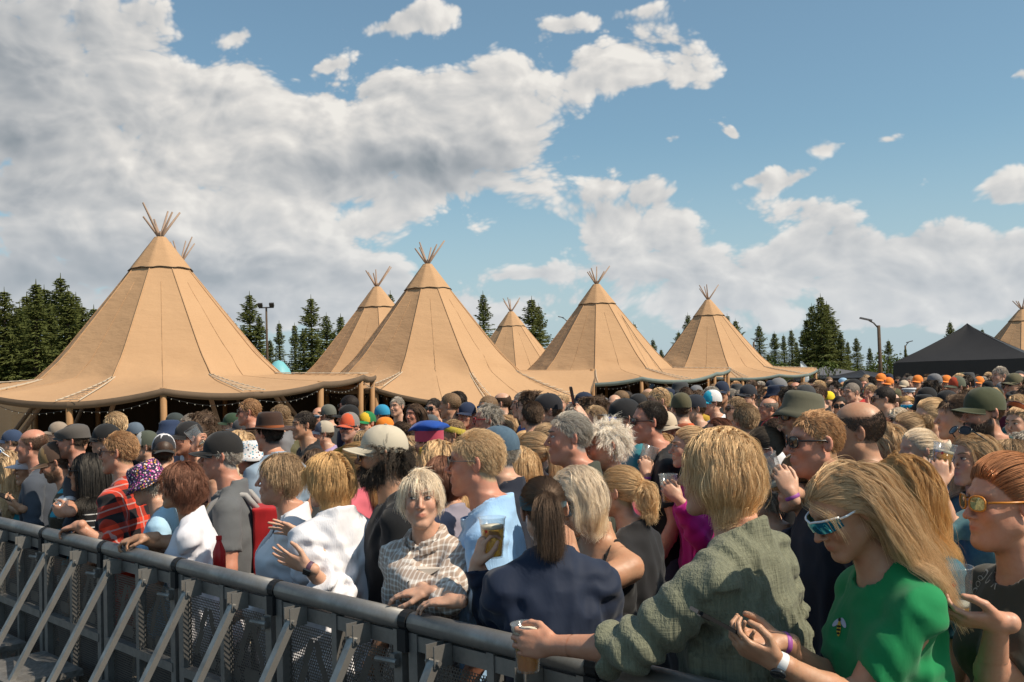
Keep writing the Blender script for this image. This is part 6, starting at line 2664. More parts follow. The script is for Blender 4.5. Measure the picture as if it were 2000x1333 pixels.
polo = H(432, 892, 88, 96, 'grey-haired man in grey polo and black cap with red backpack', off=.55, sex='m', skin='red', hair=('short', 'grey'), hat=('cap', (.016, .015, .015)), glasses=('thin', 'clear', ((.1, .1, .1),)),
         shirt=dict(col=(.105, .110, .115), sleeve=.72, neck='collar', collar=True, inf=.015, fold=.007, seed=31, hem=-.14, loose=.2), body=dict(build=1.05, lean=0), eyes=False, L='down', top='polo_shirt')
auburn = H(352, 950, 84, 98, 'auburn-haired woman in white tee leaning on the rail, hands clasped', off=.20, sex='f', skin='tan', hair=('bob', 'auburn', dict(n=4200, length=.17, wave=.5, fringe=False, puff=.6)), glasses=('thin', 'clear', ((.35, .3, .25),)),
           shirt=dict(col=(.70, .69, .74), sleeve=.85, loose=.5, inf=.018, fold=.010, seed=34, hem=-.12), body=dict(build=1.12, lean=10, hpitch=2), eyes=False, q=1.15,
           L=dict(w=rail(262, -.02, .045), world=True, pole=(.3, -1, -.2), hdir=(-.95, .25, -.15), palm=(.1, .2, -1), curl=35), R=dict(w=rail(266, -.08, .05), world=True, pole=(.3, .5, -.6), hdir=(-.95, -.15, -.1), palm=(0, -.2, -1), curl=35), top='tee')
floral = H(288, 945, 76, 100, 'woman in floral bucket hat and light blue tee', off=.32, sex='f', skin='fair', hair=('short_f', 'grey', dict(length=.06)), hat=('bucket', (.030, .022, .050), dict(pattern='floral', tilt=-12)),
           shirt=dict(col=(.38, .58, .74), sleeve=.8, inf=.016, fold=.007, seed=36, hem=-.12, loose=.3), body=dict(build=1.1, lean=8, hpitch=-12), eyes=False, top='tee')
redplaid = H(232, 885, 80, 82, 'man in red plaid shirt with reddish short hair, arm on the rail', off=.36, sex='m', skin='ruddy', hair=('short', 'ginger', dict(n=3600)), glasses=('square', 'clear', ((.06, .03, .02),)),
             shirt=dict(col=(.62, .045, .015), pat='redplaid', sleeve=1.35, neck='collar', collar=True, inf=.020, fold=.010, seed=38, loose=.5, hem=-.18), body=dict(build=1.15, lean=5, hyaw=8), eyes=False, q=1.15,
             L=dict(w=rail(142, -.03, .045), world=True, pole=(.2, -.9, -.6), hdir=(-.9, .35, -.2), palm=(0, .1, -1), curl=30))
blackw = H(168, 922, 72, 97, 'woman with long straight black hair and striped black top', off=.42, sex='f', skin='tan', hair=('long', 'black', dict(n=4200, length=.34, wave=.05, fringe=False)), glasses=('big', 'dark', DK),
           shirt=dict(col=(.010, .010, .012), pat='stripe', sleeve=.9, neck='v', inf=.010, fold=.005, hem=-.1), body=dict(build=.95, lean=4), eyes=False, top='top')
browncap = H(108, 905, 68, 104, 'bearded young man in tan and brown cap, white tee and plaid waistcoat', off=.36, sex='m', skin='ruddy', hair=('crop', 'brown'), beard=('brown', .8, .012), hat=('trucker', (.075, .045, .032), dict(front=(.26, .16, .07), brim=(.13, .075, .045))),
             shirt=dict(col=(.68, .66, .68), sleeve=.62, inf=.014, fold=.007, hem=-.12), over=dict(col=(.10, .085, .055), name='waistcoat', pat='orangeplaid', sleeve=0.02, inf=.03, fold=.008, neck='v', hem=-.12, gap=.10), body=dict(lean=6, hpitch=-20), eyes=False,
             L=dict(w=rail(118, -.05, .07), world=True, pole=(.3, -1, -.6), hdir=(-.9, .2, .1), palm=(.0, .9, .2), curl=38))
cup_in_hand(browncap, 'L', 'clear empty cup held at the rail by the man in brown cap', 0, (0, 0), 1.0)
visor = H(58, 915, 64, 135, 'smiling woman in white visor and turquoise jacket', off=.45, sex='f', skin='tan', hair=('pony', 'honey', dict(n=2400)), hat=('visor', (.66, .60, .62)), shirt=dict(col=(.02, .30, .36), pat='shell', sleeve=1.9, inf=.02, neck='v', hem=-.1), body=dict(lean=3), q=1.3, top='jacket')
blondl = H(12, 914, 64, 112, 'long-haired blonde in black tank top at the picture\'s left edge', off=.38, sex='f', skin='tan', hair=('long', 'blond', dict(n=3600, fringe=False)), glasses=('wrap', 'mirror_up', ((.75, .78, .8), (.10, .35, .65))),
           shirt=dict(col=BLACK, sleeve=0, strap=True, inf=.008, neck='scoop', hem=-.1, fold=.004), body=dict(lean=5), L=dict(w=rail(30, -.08, .06), world=True, pole=(.3, -.8, -.6), hdir=(-.8, .2, .3), palm=(.1, .4, .8), curl=28), eyes=False, top='tank_top')
p, h = hand_center(blondl, 'L', .11)
make_phone('dark phone held at the rail at the left edge', (p.x, p.y, p.z + .03), Matrix.Rotation(rad(30), 3, 'Y') @ Matrix.Rotation(rad(90), 3, 'Z'), group='phones in the crowd')

# ---------------- second and third rows
teal = H(1752, 958, 128, 97, 'woman in teal tee with long wavy strawberry-blonde hair', Y=3.35, sex='f', skin='fair', hair=('long', 'honey', dict(n=5600, fringe=False, wave=.5, length=.34)), face=dict(nose=.95, fat=.3),
         shirt=dict(col=(.030, .105, .135), sleeve=.72, inf=.014, fold=.007, seed=41, hem=-.12), body=dict(build=1.08, lean=2), top='tee')
osk = H(1560, 945, 104, 97, 'woman in black printed tee and sunglasses drinking from a plastic cup', Y=3.95, sex='f', skin='fair', hair=('pony', 'dirty', dict(n=3600, length=.2)), glasses=('square', 'dark', DK), eyes=False,
        shirt=dict(col=BLACK, sleeve=.66, inf=.013, fold=.006, hem=-.1), L=dict(w=(1545, 965, 3.75), pole=(.3, -.8, -1), hdir=(-.35, .1, .9), palm=(-.1, 1, .0), curl=42), top='tee')
cup_in_hand(osk, 'L', 'clear cup raised to the lips of the woman in black tee', .15, (0, -25), 1.05, up=.02)
H(1492, 972, 84, 60, 'short grey-haired woman half hidden behind the olive blouse', Y=4.1, sex='f', skin='fair', hair=('curly', 'grey', dict(length=.04)), shirt=dict(col=(.08, .07, .1), sleeve=1.5), eyes=False)
H(1488, 880, 84, 97, 'woman with dark hair in a low bun, sunglasses and black top', Y=5.0, sex='f', skin='fair', hair=('bun', 'dark'), glasses=('square', 'dark', DK), shirt=dict(col=BLACK, sleeve=1.8, inf=.016), eyes=False)
H(1592, 866, 122, 95, 'red-faced man with ginger crew cut and black sunglasses', Y=3.85, sex='m', skin='red', hair=('crop', 'ginger', dict(n=4200, length=.016, r=.0009)), glasses=('square', 'dark', DK), shirt=dict(col=(.018, .020, .030), sleeve=.7, inf=.014), body=dict(build=1.15), eyes=False, face=dict(fat=.5, w=1.03))
H(1672, 846, 118, 72, 'bald-crowned man in royal blue tee', Y=4.2, sex='m', skin='tan', hair=('ring', 'dark', dict(n=2600, length=.007, r=.0008)), shirt=dict(col=(.008, .105, .40), sleeve=.7, inf=.014, fold=.008), body=dict(build=1.12), eyes=False, face=dict(fat=.2))
H(1562, 815, 92, 100, 'tall man in olive bucket hat', Y=5.0, sex='m', skin='tan', hair=('crop', 'dark'), hat=('bucket', (.095, .090, .060), dict(tilt=10)), glasses=('square', 'dark', DK), shirt=dict(col=(.05, .10, .15), sleeve=.7), eyes=False)
H(1920, 808, 92, 97, 'bearded man in olive cap and dark green tee', Y=5.0, sex='m', skin='ruddy', hair=('crop', 'brown'), beard=('dark', .9, .018), hat=('cap', (.055, .060, .030)), shirt=dict(col=(.010, .045, .045), sleeve=.7, inf=.014), body=dict(build=1.1), eyes=False)
H(1866, 816, 84, 84, 'young man with dark brown hair in navy tee', Y=5.4, sex='m', skin='fair', hair=('short', 'brown', dict(length=.04)), shirt=dict(col=(.014, .016, .040), sleeve=.7), eyes=False)
drink = H(1896, 898, 98, 112, 'blonde with sunglasses on her head drinking beer', Y=4.35, sex='f', skin='fair', hair=('long', 'blond', dict(fringe=False, wave=.15)), glasses=('square', 'dark_up', DK), shirt=dict(col=(.055, .13, .15), pat='denim', sleeve=1.9, inf=.02),
          L=dict(w=(1835, 945, 4.15), pole=(.3, -.8, -1), hdir=(.1, .1, .95), palm=(.3, 1, 0), curl=42))
cup_in_hand(drink, 'L', 'cup of beer at the lips of the blonde with raised sunglasses', .7, (0, 14), 1.05, True, up=.03)
H(1790, 882, 82, 97, 'woman with long curly pale-blonde ponytail', Y=5.3, sex='f', skin='fair', hair=('pony', 'platinum', dict(wave=.9, n=3600, length=.30)), shirt=dict(col=(.35, .33, .34), sleeve=1.6), eyes=False)
H(1768, 846, 74, 97, 'woman with smooth dark-blonde hair and black sunglasses', Y=6.0, sex='f', skin='fair', hair=('bun', 'dirty'), glasses=('big', 'dark', DK), shirt=dict(col=(.30, .22, .20), sleeve=.6), eyes=False)
H(1815, 818, 72, 95, 'woman with braided blonde hair and cream top', Y=6.2, sex='f', skin='fair', hair=('pony', 'blond', dict(wave=.5)), shirt=dict(col=(.62, .56, .45), sleeve=.6), eyes=False)
beardm = H(745, 890, 104, 96, 'man with full dark beard, beige cap and black tee', Y=4.95, sex='m', skin='tan', hair=('curly', 'dark', dict(length=.09)), beard=('dark', 1.0, .05), hat=('cap', (.50, .44, .34), dict(tilt=4)), glasses=('round', 'dark', DK),
           shirt=dict(col=(.010, .011, .013), sleeve=.7, inf=.016, fold=.008), body=dict(build=1.2, belly=.5), eyes=False, top='tee')
H(1110, 856, 98, 96, 'grey-haired man in dark green jacket with lime strap', Y=4.7, sex='m', skin='red', hair=('short', 'grey', dict(n=3000, recede=.02)), shirt=dict(col=(.045, .050, .038), sleeve=1.9, neck='collar', collar=True, inf=.024), body=dict(build=1.1), face=dict(fat=.4))
H(1183, 872, 92, 97, 'elderly woman with curly white hair and glasses in raspberry tee', Y=4.8, sex='f', skin='ruddy', hair=('curly', 'white', dict(n=3600, length=.06)), glasses=('thin', 'clear', ((.2, .15, .12),)), shirt=dict(col=(.34, .045, .10), sleeve=.8, inf=.015), body=dict(build=1.05))
H(1217, 820, 74, 96, 'man in black cap and teal and black sport shirt', Y=6.1, sex='m', skin='fair', hair=('crop', 'brown'), hat=('flatbrim', (.012, .012, .014)), glasses=('wrap', 'mirror', ((.02, .02, .02), (.05, .15, .6))), shirt=dict(col=(.02, .16, .20), pat='sport', sleeve=.8), eyes=False)
H(1266, 826, 80, 95, 'balding man with narrow sunglasses in black tee', Y=5.8, sex='m', skin='red', hair=('short', 'dark', dict(recede=.06, length=.014)), glasses=('square', 'dark', DK), shirt=dict(col=BLACK, sleeve=.7), body=dict(build=1.1), eyes=False)
ol2 = H(1290, 888, 72, 110, 'young blonde in olive roll-neck sweater raising a cup', Y=5.9, sex='f', skin='fair', hair=('long', 'straw', dict(fringe=False, n=3000)), shirt=dict(col=(.095, .075, .030), pat='knit', sleeve=1.6, inf=.022, neck='collar', collar=True), q=1.3,
        L=dict(w=(1262, 930, 5.65), pole=(.3, -.8, -1), hdir=(.0, .1, .95), palm=(-.2, 1, 0), curl=42))
cup_in_hand(ol2, 'L', 'tilted clear cup raised by the blonde in olive sweater', .25, (0, 20), 1.1, up=.03)
mag = H(1342, 874, 76, 97, 'blonde woman in magenta fleece holding a cup', Y=5.5, sex='f', skin='fair', hair=('pony', 'blond'), shirt=dict(col=(.42, .012, .20), sleeve=1.9, inf=.024, neck='collar', collar=True),
        L=dict(w=(1325, 975, 5.2), pole=(.3, -.8, -1), hdir=(-.6, .1, .6), palm=(0, 1, .1), curl=42), q=1.3, top='fleece')
cup_in_hand(mag, 'L', 'half-full cup held in front of the magenta fleece', .35, (0, 0), 1.1)
H(970, 886, 96, 74, 'man in denim cap and navy polo behind the blue linen shirt', Y=4.65, sex='m', skin='fair', hair=('short', 'grey'), hat=('cap', (.060, .105, .150), dict(pattern='denim')), shirt=dict(col=(.014, .018, .032), sleeve=.7, neck='collar', collar=True), eyes=False)
H(1012, 915, 84, 55, 'woman with smooth blonde bob in orange top', Y=5.1, sex='f', skin='fair', hair=('bob', 'straw', dict(fringe=True, length=.19)), shirt=dict(col=(.80, .28, .06), sleeve=.6), eyes=False)
H(1038, 888, 82, 60, 'blonde woman with pale hair clip and white top', Y=5.5, sex='f', skin='fair', hair=('pony', 'blond', dict(wave=.5)), shirt=dict(col=(.7, .68, .7), sleeve=.1, neck='scoop'), eyes=False)
H(1208, 962, 96, 62, 'woman with crimped blonde braid in black jacket', Y=4.35, sex='f', skin='fair', hair=('pony', 'straw', dict(wave=1.1, n=4200, length=.16)), shirt=dict(col=(.012, .012, .014), sleeve=1.9, inf=.022), eyes=False, body=dict(build=1.1))
H(836, 866, 66, 60, 'person in blue four-pointed hat with red woven band', Y=6.8, sex='m', skin='fair', hair=('short', 'brown'), hat=('sami', (.010, .060, .30), dict(band=(.45, .06, .10))), shirt=dict(col=(.12, .11, .07), sleeve=1.9), eyes=False)
H(850, 905, 84, 62, 'long-haired blonde in yellow headband and beige knit sweater', Y=5.6, sex='f', skin='fair', hair=('long', 'straw', dict(fringe=False, length=.46, n=3600)), hat=('band', (.50, .30, .03)), shirt=dict(col=(.55, .45, .36), pat='knit', sleeve=1.9, inf=.022), eyes=False)
H(862, 935, 80, 60, 'brown-haired woman in lilac-grey jacket behind the check shirt', Y=4.95, sex='f', skin='fair', hair=('bob', 'auburn', dict(length=.24)), shirt=dict(col=(.26, .24, .30), sleeve=1.9), eyes=False)
H(525, 848, 68, 55, 'man in wide-brimmed brown felt hat with orange band', Y=6.4, sex='m', skin='ruddy', hair=('short', 'dark'), hat=('fedora', (.045, .022, .015), dict(band=(.32, .09, .03))), shirt=dict(col=(.25, .33, .42), sleeve=.7, neck='collar', collar=True), eyes=False)
H(490, 895, 56, 112, 'woman in white printed bucket hat with blue shades on it', Y=6.9, sex='f', skin='tan', hair=('short_f', 'brown'), hat=('bucket', (.66, .64, .64), dict(pattern='patch')), shirt=dict(col=(.45, .06, .05), sleeve=.6))
H(142, 862, 68, 97, 'man in grey flat cap', Y=7.3, sex='m', skin='red', hair=('crop', 'brown'), hat=('flatcap', (.085, .075, .068)), beard=('brown', .5), shirt=dict(col=(.05, .05, .06), sleeve=1.9), eyes=False)
H(62, 872, 66, 97, 'bald sunburnt man at the left behind the white visor', Y=7.8, sex='m', skin='red', hair=('ring', 'brown', dict(length=.006, n=1200)), shirt=dict(col=(.06, .07, .09), sleeve=1.9), eyes=False)
H(320, 886, 60, 20, 'person in white and black trucker cap, seen from behind', Y=7.0, sex='m', skin='fair', hair=('short', 'brown'), hat=('trucker', (.66, .64, .66), dict(yaw=180, brim=(.02, .02, .02), front=(.03, .03, .035))), shirt=dict(col=(.03, .03, .035), sleeve=.7), eyes=False)
cheers = H(366, 858, 62, 125, 'man in black cap raising his cup to drink', Y=7.2, sex='m', skin='ruddy', hair=('crop', 'brown'), hat=('cap', (.016, .015, .016)), shirt=dict(col=(.025, .035, .05), sleeve=.7), q=1.4,
           R=dict(w=(378, 878, 7.0), pole=(-1, .3, -.6), hdir=(.4, -.1, .9), palm=(.8, .6, 0), curl=40))
cup_in_hand(cheers, 'R', 'cup tipped up by the man in the black cap', .1, (0, -35), 1.15, up=.03)
H(412, 920, 66, 95, 'man in mustard tee behind the grey polo', Y=6.3, sex='m', skin='fair', hair=('short', 'brown'), shirt=dict(col=(.40, .26, .03), sleeve=.8), eyes=False)
H(682, 836, 50, 150, 'man in orange and grey cap with reflective sunglasses', Y=9.0, sex='m', skin='red', hair=('crop', 'grey'), hat=('trucker', (.20, .18, .17), dict(front=(.60, .10, .04), brim=(.5, .09, .04))), glasses=('wrap', 'mirror', ((.02, .02, .02), (.05, .12, .25))), beard=('grey', .4), shirt=dict(col=(.50, .25, .03), sleeve=.7))
H(692, 905, 76, 62, 'woman with blonde ponytail behind the white shirt', Y=5.7, sex='f', skin='fair', hair=('pony', 'honey'), shirt=dict(col=(.55, .12, .16), sleeve=.6), eyes=False)
H(950, 822, 60, 97, 'man with grey curls and red-rimmed glasses', Y=7.5, sex='m', skin='red', hair=('curly', 'grey', dict(length=.045, recede=.07)), glasses=('square', 'clear', ((.40, .01, .02),)), shirt=dict(col=(.1, .1, .12), sleeve=.7))
H(1040, 815, 60, 15, 'man with short brown hair in blue tee, back turned', Y=7.4, sex='m', skin='fair', hair=('short', 'brown'), shirt=dict(col=(.05, .09, .16), sleeve=.7), eyes=False)
H(1330, 800, 54, 15, 'man in olive cap and orange checked shirt, seen from behind', Y=8.4, sex='m', skin='fair', hair=('crop', 'brown'), hat=('trucker', (.085, .075, .040), dict(yaw=0, tilt=0)), shirt=dict(col=(.55, .10, .03), pat='orangeplaid', sleeve=1.5, neck='collar', collar=True, inf=.02), body=dict(build=1.15), eyes=False)
H(1456, 824, 68, 18, 'man with brush-cut brown hair and white tee, back turned', Y=6.6, sex='m', skin='ruddy', hair=('short', 'dirty'), shirt=dict(col=(.66, .65, .66), sleeve=.7), eyes=False)
H(1972, 905, 88, 60, 'dark-blonde woman at the right edge behind the copper hair', Y=4.6, sex='f', skin='fair', hair=('bob', 'dirty', dict(length=.16)), shirt=dict(col=(.05, .1, .12), sleeve=1.9), eyes=False)
H(1990, 830, 68, 118, 'woman at the right edge with orange shades on her hair', Y=6.6, sex='f', skin='fair', hair=('bun', 'dirty'), glasses=('wrap', 'mirror_up', ((.1, .02, .02), (.7, .12, .03))), shirt=dict(col=(.1, .1, .12), sleeve=.6))
H(1722, 868, 78, 95, 'woman with long loose blonde hair beside the blue tee', Y=5.6, sex='f', skin='fair', hair=('long', 'blond', dict(wave=.45, fringe=False, n=3200)), glasses=('thin', 'dark', DK), shirt=dict(col=(.5, .45, .4), sleeve=.6), eyes=False)
photo = H(1160, 822, 56, 110, 'person holding up a phone to film the stage', Y=8.1, sex='m', skin='fair', hair=('short', 'dirty'), shirt=dict(col=(.05, .055, .06), sleeve=.6),
          L=dict(w=(1138, 812, 7.6), pole=(.6, -.5, -1), hdir=(-.5, .0, .8), palm=(-.6, .5, .1), curl=30))
p, h = hand_center(photo, 'L', .12)
make_phone('phone held up above the crowd near the tipi poles', (p.x - .02, p.y, p.z + .06), Matrix.Rotation(rad(100), 3, 'Z') @ Matrix.Rotation(rad(80), 3, 'X'), group='phones in the crowd')


# ================================================================== the rest of the crowd: shared shapes, own colours
ZC0 = 1.60
PROTO = {}


def make_proto(sex, pose, sleeve, build=1.0, seed=0):
    b = Body(zc=ZC0, sex=sex, build=build, lean=3, face=dict(fat=.3 * (build > 1.05)))
    S = {'L': -1, 'R': 1}
    for nm in ('L', 'R'):
        b.arm_down(nm)
        b.hand[nm]['detail'] = False
    if pose == 'cup':
        b.set_arm('L', b.sh['L'] + np.array([.04, .26, -.17], F32), (-.4, -.4, -1), (.1, .5, .7), (1, 0, 0), 40)
        b.hand['L']['detail'] = False
    if pose == 'fold':
        for nm in 'LR':
            sg = S[nm]
            b.set_arm(nm, b.sh[nm] + np.array([-sg * .22, .20, -.24], F32), (sg * .6, -.3, -1), (-sg, .1, .1), (0, -1, 0), 20)
            b.hand[nm]['detail'] = False
    if pose == 'film':
        b.set_arm('L', b.sh['L'] + np.array([.06, .28, .16], F32), (-.7, .0, -1), (0, .2, 1), (0, 1, 0), 25)
        b.hand['L']['detail'] = False
    V, Q = b.mesh_skin(.0085, .026)
    me = mesh_np('person', V, Q)
    me.materials.append(M_SKIN)
    add_tint(me, b, V)
    V, Q = b.mesh_shirt(.017, sleeve=sleeve, inf=.018, fold=.008, loose=.35, seed=seed, hem=-.12, neck='crew')
    sm = mesh_np('shirt', V, Q)
    sm.materials.append(M_PLAIN)
    V, Q = b.mesh_trousers(.034)
    tm = mesh_np('trousers', V, Q)
    tm.materials.append(M_TROUS)
    return dict(b=b, body=me, shirt=sm, trousers=tm, M=head_matrix(b))


for sx in 'mf':
    for i, (pose, slv, bd) in enumerate((('down', .66, 1.0), ('down', 1.9, 1.12), ('cup', .66, 1.08), ('fold', 1.9, 1.0), ('film', .66, 1.0))):
        PROTO[sx, i] = make_proto(sx, pose, slv, bd, i + (10 if sx == 'm' else 0))
CH = {}
for st, kw in (('short', {}), ('crop', {}), ('ring', {}), ('short_f', {}), ('bob', dict(fringe=False, length=.2)), ('long', dict(fringe=False, wave=.3)), ('pony', {}), ('bun', {}), ('curly', dict(length=.045))):
    for v in (0, 1):
        n = {'long': 1300, 'bob': 1200, 'pony': 1000}.get(st, 900)
        CH[st, v] = curves_data('hair', hair_strands(st, n, 40 + v, **kw), .0021 if st not in ('crop', 'ring', 'short') else .0016)


for st, kw in (('short', {}), ('crop', {}), ('long', dict(fringe=False, wave=.3)), ('bob', dict(fringe=False, length=.2)), ('curly', dict(length=.04))):
    CH[st, 'hat'] = curves_data('hair', hair_strands(st, 600, 60, below=.036, **kw), .0019)


def scalp_mesh(recede=0.0, bald=False):
    V, F = [], []
    n, m = 20, 10
    for j in range(m):
        for i in range(n):
            a, e = 2 * math.pi * i / n, -1.0 + (j / (m - 1)) * (1.0 + 1.5)
            V.append((CR_C[0] + CR_R[0] * 1.025 * math.cos(e) * math.cos(a), CR_C[1] + CR_R[1] * 1.025 * math.cos(e) * math.sin(a), CR_C[2] + CR_R[2] * 1.025 * math.sin(e)))
    for j in range(m - 1):
        for i in range(n):
            f = (j * n + i, j * n + (i + 1) % n, (j + 1) * n + (i + 1) % n, (j + 1) * n + i)
            c = np.mean([V[k] for k in f], axis=0)
            ok = c[2] > hairline(c[1]) + .004 and not (abs(c[0]) > .055 and c[1] > -.03 and c[2] < .015)
            if bald:
                ok = ok and c[2] < .06 + .5 * max(0, -c[1] - .05)
            if ok:
                F.append(f)
    me = mesh_np('scalp', V, F)
    me.materials.append(M_SCALP)
    return me


SCALP = scalp_mesh()
SCALPB = scalp_mesh(bald=True)
EYEB = face_bits(0.0)
COLN = {'black': BLACK, 'white': WHITE, 'navy': NAVY, 'grey': (.16, .16, .17), 'charcoal': (.04, .042, .045), 'light blue': (.30, .46, .62), 'royal blue': (.012, .09, .34), 'red': (.42, .025, .02), 'olive': (.085, .08, .04),
        'green': (.02, .12, .05), 'teal': (.02, .13, .15), 'beige': (.50, .40, .29), 'pink': (.55, .20, .25), 'mustard': (.42, .26, .03), 'orange': (.62, .20, .03), 'burgundy': (.13, .015, .025), 'turquoise': (.03, .34, .40), 'brown': (.12, .065, .035), 'lilac': (.34, .26, .42)}
HAIRN = {'m': [('short', 'brown', 'short brown hair'), ('short', 'dark', 'short dark hair'), ('crop', 'dirty', 'cropped fair hair'), ('ring', 'brown', 'a bald crown'), ('short', 'grey', 'grey hair'), ('curly', 'brown', 'brown curls'), ('short', 'blond', 'short blond hair'),
                ('short', 'ginger', 'ginger hair'), ('crop', 'grey', 'cropped grey hair'), ('crop', 'dark', 'cropped dark hair'), ('curly', 'dark', 'dark curls'), ('ring', 'grey', 'a grey-fringed bald crown')],
         'f': [('long', 'blond', 'long blonde hair'), ('bob', 'brown', 'a brown bob'), ('pony', 'blond', 'a blonde ponytail'), ('short_f', 'white', 'short white hair'), ('long', 'brown', 'long brown hair'), ('bun', 'dirty', 'a fair hair bun'), ('bob', 'straw', 'a blonde bob'),
               ('curly', 'auburn', 'auburn curls'), ('pony', 'brown', 'a brown ponytail'), ('short_f', 'dirty', 'short fair hair'), ('long', 'platinum', 'long pale hair'), ('bob', 'copper', 'a copper bob'), ('long', 'dark', 'long dark hair'), ('bun', 'brown', 'a brown bun'), ('bob', 'dark', 'a dark bob'), ('short_f', 'grey', 'short grey hair')]}
USED = set(o.get('label') for o in bpy.data.objects if o.get('label'))


def crowd_person(P, sex, yaw, label, pi=0, hair=('short', 'brown'), hv=0, shirt=(.2, .2, .2), hat=None, glasses=None, skin='fair', trousers=(.05, .06, .09), face=True, bare=False):
    pr = PROTO[sex, pi]
    s = P.z / ZC0
    hc = pr['b'].hc
    cy, sy = math.cos(rad(yaw)), math.sin(rad(yaw))
    root = link('person', pr['body'], None, None, (P.x - s * (cy * hc[0] - sy * hc[1]), P.y - s * (sy * hc[0] + cy * hc[1]), 0), (0, 0, rad(yaw)))
    root.scale = (s, s, s)
    root.color = SKIN[skin] + (1,)
    tag(root, label, 'person', 'festival crowd')
    o = link('shirt', pr['shirt'], None, root)
    o.color = tuple(shirt) + (1,)
    o = link('trousers', pr['trousers'], None, root)
    o.color = tuple(trousers) + (1,)
    M = pr['M']
    hc_ = HAIRC[hair[1]] + (1,)
    if hat and hat[0] not in ('band', 'visor'):
        hv = 'hat'
        if (hair[0], 'hat') not in CH:
            hair = ('bob' if sex == 'f' else 'crop', hair[1])
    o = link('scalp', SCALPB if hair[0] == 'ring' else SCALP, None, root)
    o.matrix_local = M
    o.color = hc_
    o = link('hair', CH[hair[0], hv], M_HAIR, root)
    o.matrix_local = M
    o.color = hc_
    if face:
        for (w, ir, lid, br) in EYEB:
            e = link('eye', lid, None, root)
            e.matrix_local = M
            e2 = link('eyebrow', br, None, root)
            e2.matrix_local = M
            e2.color = tuple(c * .9 for c in hc_[:3]) + (1,)
    if hat:
        put_hat(root, M, hat)
    if glasses:
        put_glasses(root, M, glasses)
    return root


# ---------------- people one can still pick out further back
def C(px, py, hs, yaw, sex, label, **kw):
    Y = 450.0 / hs
    P = at(px, py, Y)
    if P.z > 1.84:
        Y = Y * 1.0
    col = kw.pop('col', 'grey')
    PLACED.append((px, py, hs, Y))
    USED.add(label)
    return crowd_person(P, sex, yaw, label, shirt=COLN[col] if isinstance(col, str) else col, **kw)


SG, SGW = ('square', 'dark', DK), ('wrap', 'mirror', ((.02, .02, .02), (.06, .30, .55)))
C(205, 862, 58, 97, 'm', 'man in plain black cap behind the red plaid man', hat=('cap', (.014, .014, .015)), col='charcoal', glasses=('thin', 'clear', DK))
C(285, 874, 54, 98, 'm', 'man in pale grey and dark green trucker cap', hat=('trucker', (.07, .08, .06), dict(front=(.45, .46, .46))), col='grey')
C(330, 848, 48, 150, 'm', 'person in navy bucket hat near the tent post', hat=('bucket', (.02, .035, .08)), col='navy')
C(262, 850, 44, 60, 'm', 'man in blue-grey cap by the dark tent opening', hat=('cap', (.10, .13, .17)), col='brown')
C(340, 830, 40, 95, 'm', 'man in dark grey cap beside the tent post', hat=('cap', (.04, .05, .05)), col='charcoal')
C(22, 865, 46, 97, 'm', 'man in navy cap at the left edge', hat=('cap', (.03, .05, .10)), col='beige')
C(112, 848, 42, 98, 'm', 'man in beige camouflage cap', hat=('cap', (.28, .22, .17)), col='olive')
C(452, 830, 40, 97, 'm', 'man in dark green cap before the tent opening', hat=('cap', (.03, .055, .03)), col='charcoal')
C(470, 842, 42, 96, 'm', 'man in grey peaked cap left of the felt hat', hat=('cap', (.06, .06, .065)), col='grey')
C(465, 868, 56, 60, 'f', 'blonde woman behind the black cap', hair=('long', 'blond'), col='beige', face=False)
C(495, 868, 54, 140, 'm', 'bearded man with curly brown hair beside the felt hat', hair=('curly', 'brown'), col='grey')
C(545, 815, 42, 95, 'm', 'man with cropped hair behind the felt hat', hair=('short', 'dirty'), col='grey')
C(592, 832, 50, 118, 'm', 'dark-haired man in black tee looking left', hair=('short', 'dark'), col='black', skin='tan')
C(622, 815, 36, 150, 'm', 'bald man with white sunglasses under the tent edge', hair=('ring', 'brown'), glasses=('wrap', 'mirror', ((.7, .7, .7), (.2, .25, .3))), col='pink', skin='ruddy')
C(640, 812, 36, 60, 'm', 'man in grey knit hat by the tent post', hat=('beanie', (.12, .12, .10)), col='charcoal')
C(632, 848, 44, 100, 'm', 'man in blue and beige trucker cap', hat=('trucker', (.42, .36, .28), dict(front=(.05, .07, .11), brim=(.05, .07, .11))), col='lilac')
C(560, 838, 42, 100, 'f', 'fair-haired woman right of the felt hat', hair=('pony', 'dirty'), col='olive')
C(716, 828, 42, 140, 'm', 'man in green and yellow cap', hat=('cap', (.015, .16, .05), dict(front=(.65, .42, .03), brim=(.01, .18, .06))), col='white')
C(750, 838, 42, 110, 'm', 'person in bright orange and teal cap', hat=('cap', (.70, .20, .02)), col='teal')
C(745, 812, 36, 60, 'm', 'person in turquoise headwear by the second post', hat=('beanie', (.03, .25, .42)), col='grey')
C(780, 850, 50, 40, 'f', 'brown-haired woman behind the beige cap', hair=('bun', 'brown'), col='beige', face=False)
C(615, 905, 62, 70, 'f', 'brunette behind the pinned honey-blonde hair', hair=('bob', 'brown'), col='charcoal', face=False)
C(710, 868, 56, 90, 'f', 'woman with straw-coloured fringe behind the beige cap', hair=('short_f', 'dirty'), col='charcoal')
C(800, 880, 60, 110, 'f', 'woman in turquoise mirrored shades behind the beige cap', hair=('long', 'blond'), glasses=SGW, col='burgundy')
C(882, 850, 56, 100, 'm', 'bearded man with tied fair hair and yellow band', hair=('short', 'dirty'), hat=('band', (.45, .35, .05)), col='olive', skin='tan')
C(912, 812, 44, 150, 'm', 'man in navy cap with white badge', hat=('cap', (.015, .025, .06)), col='red', skin='ruddy')
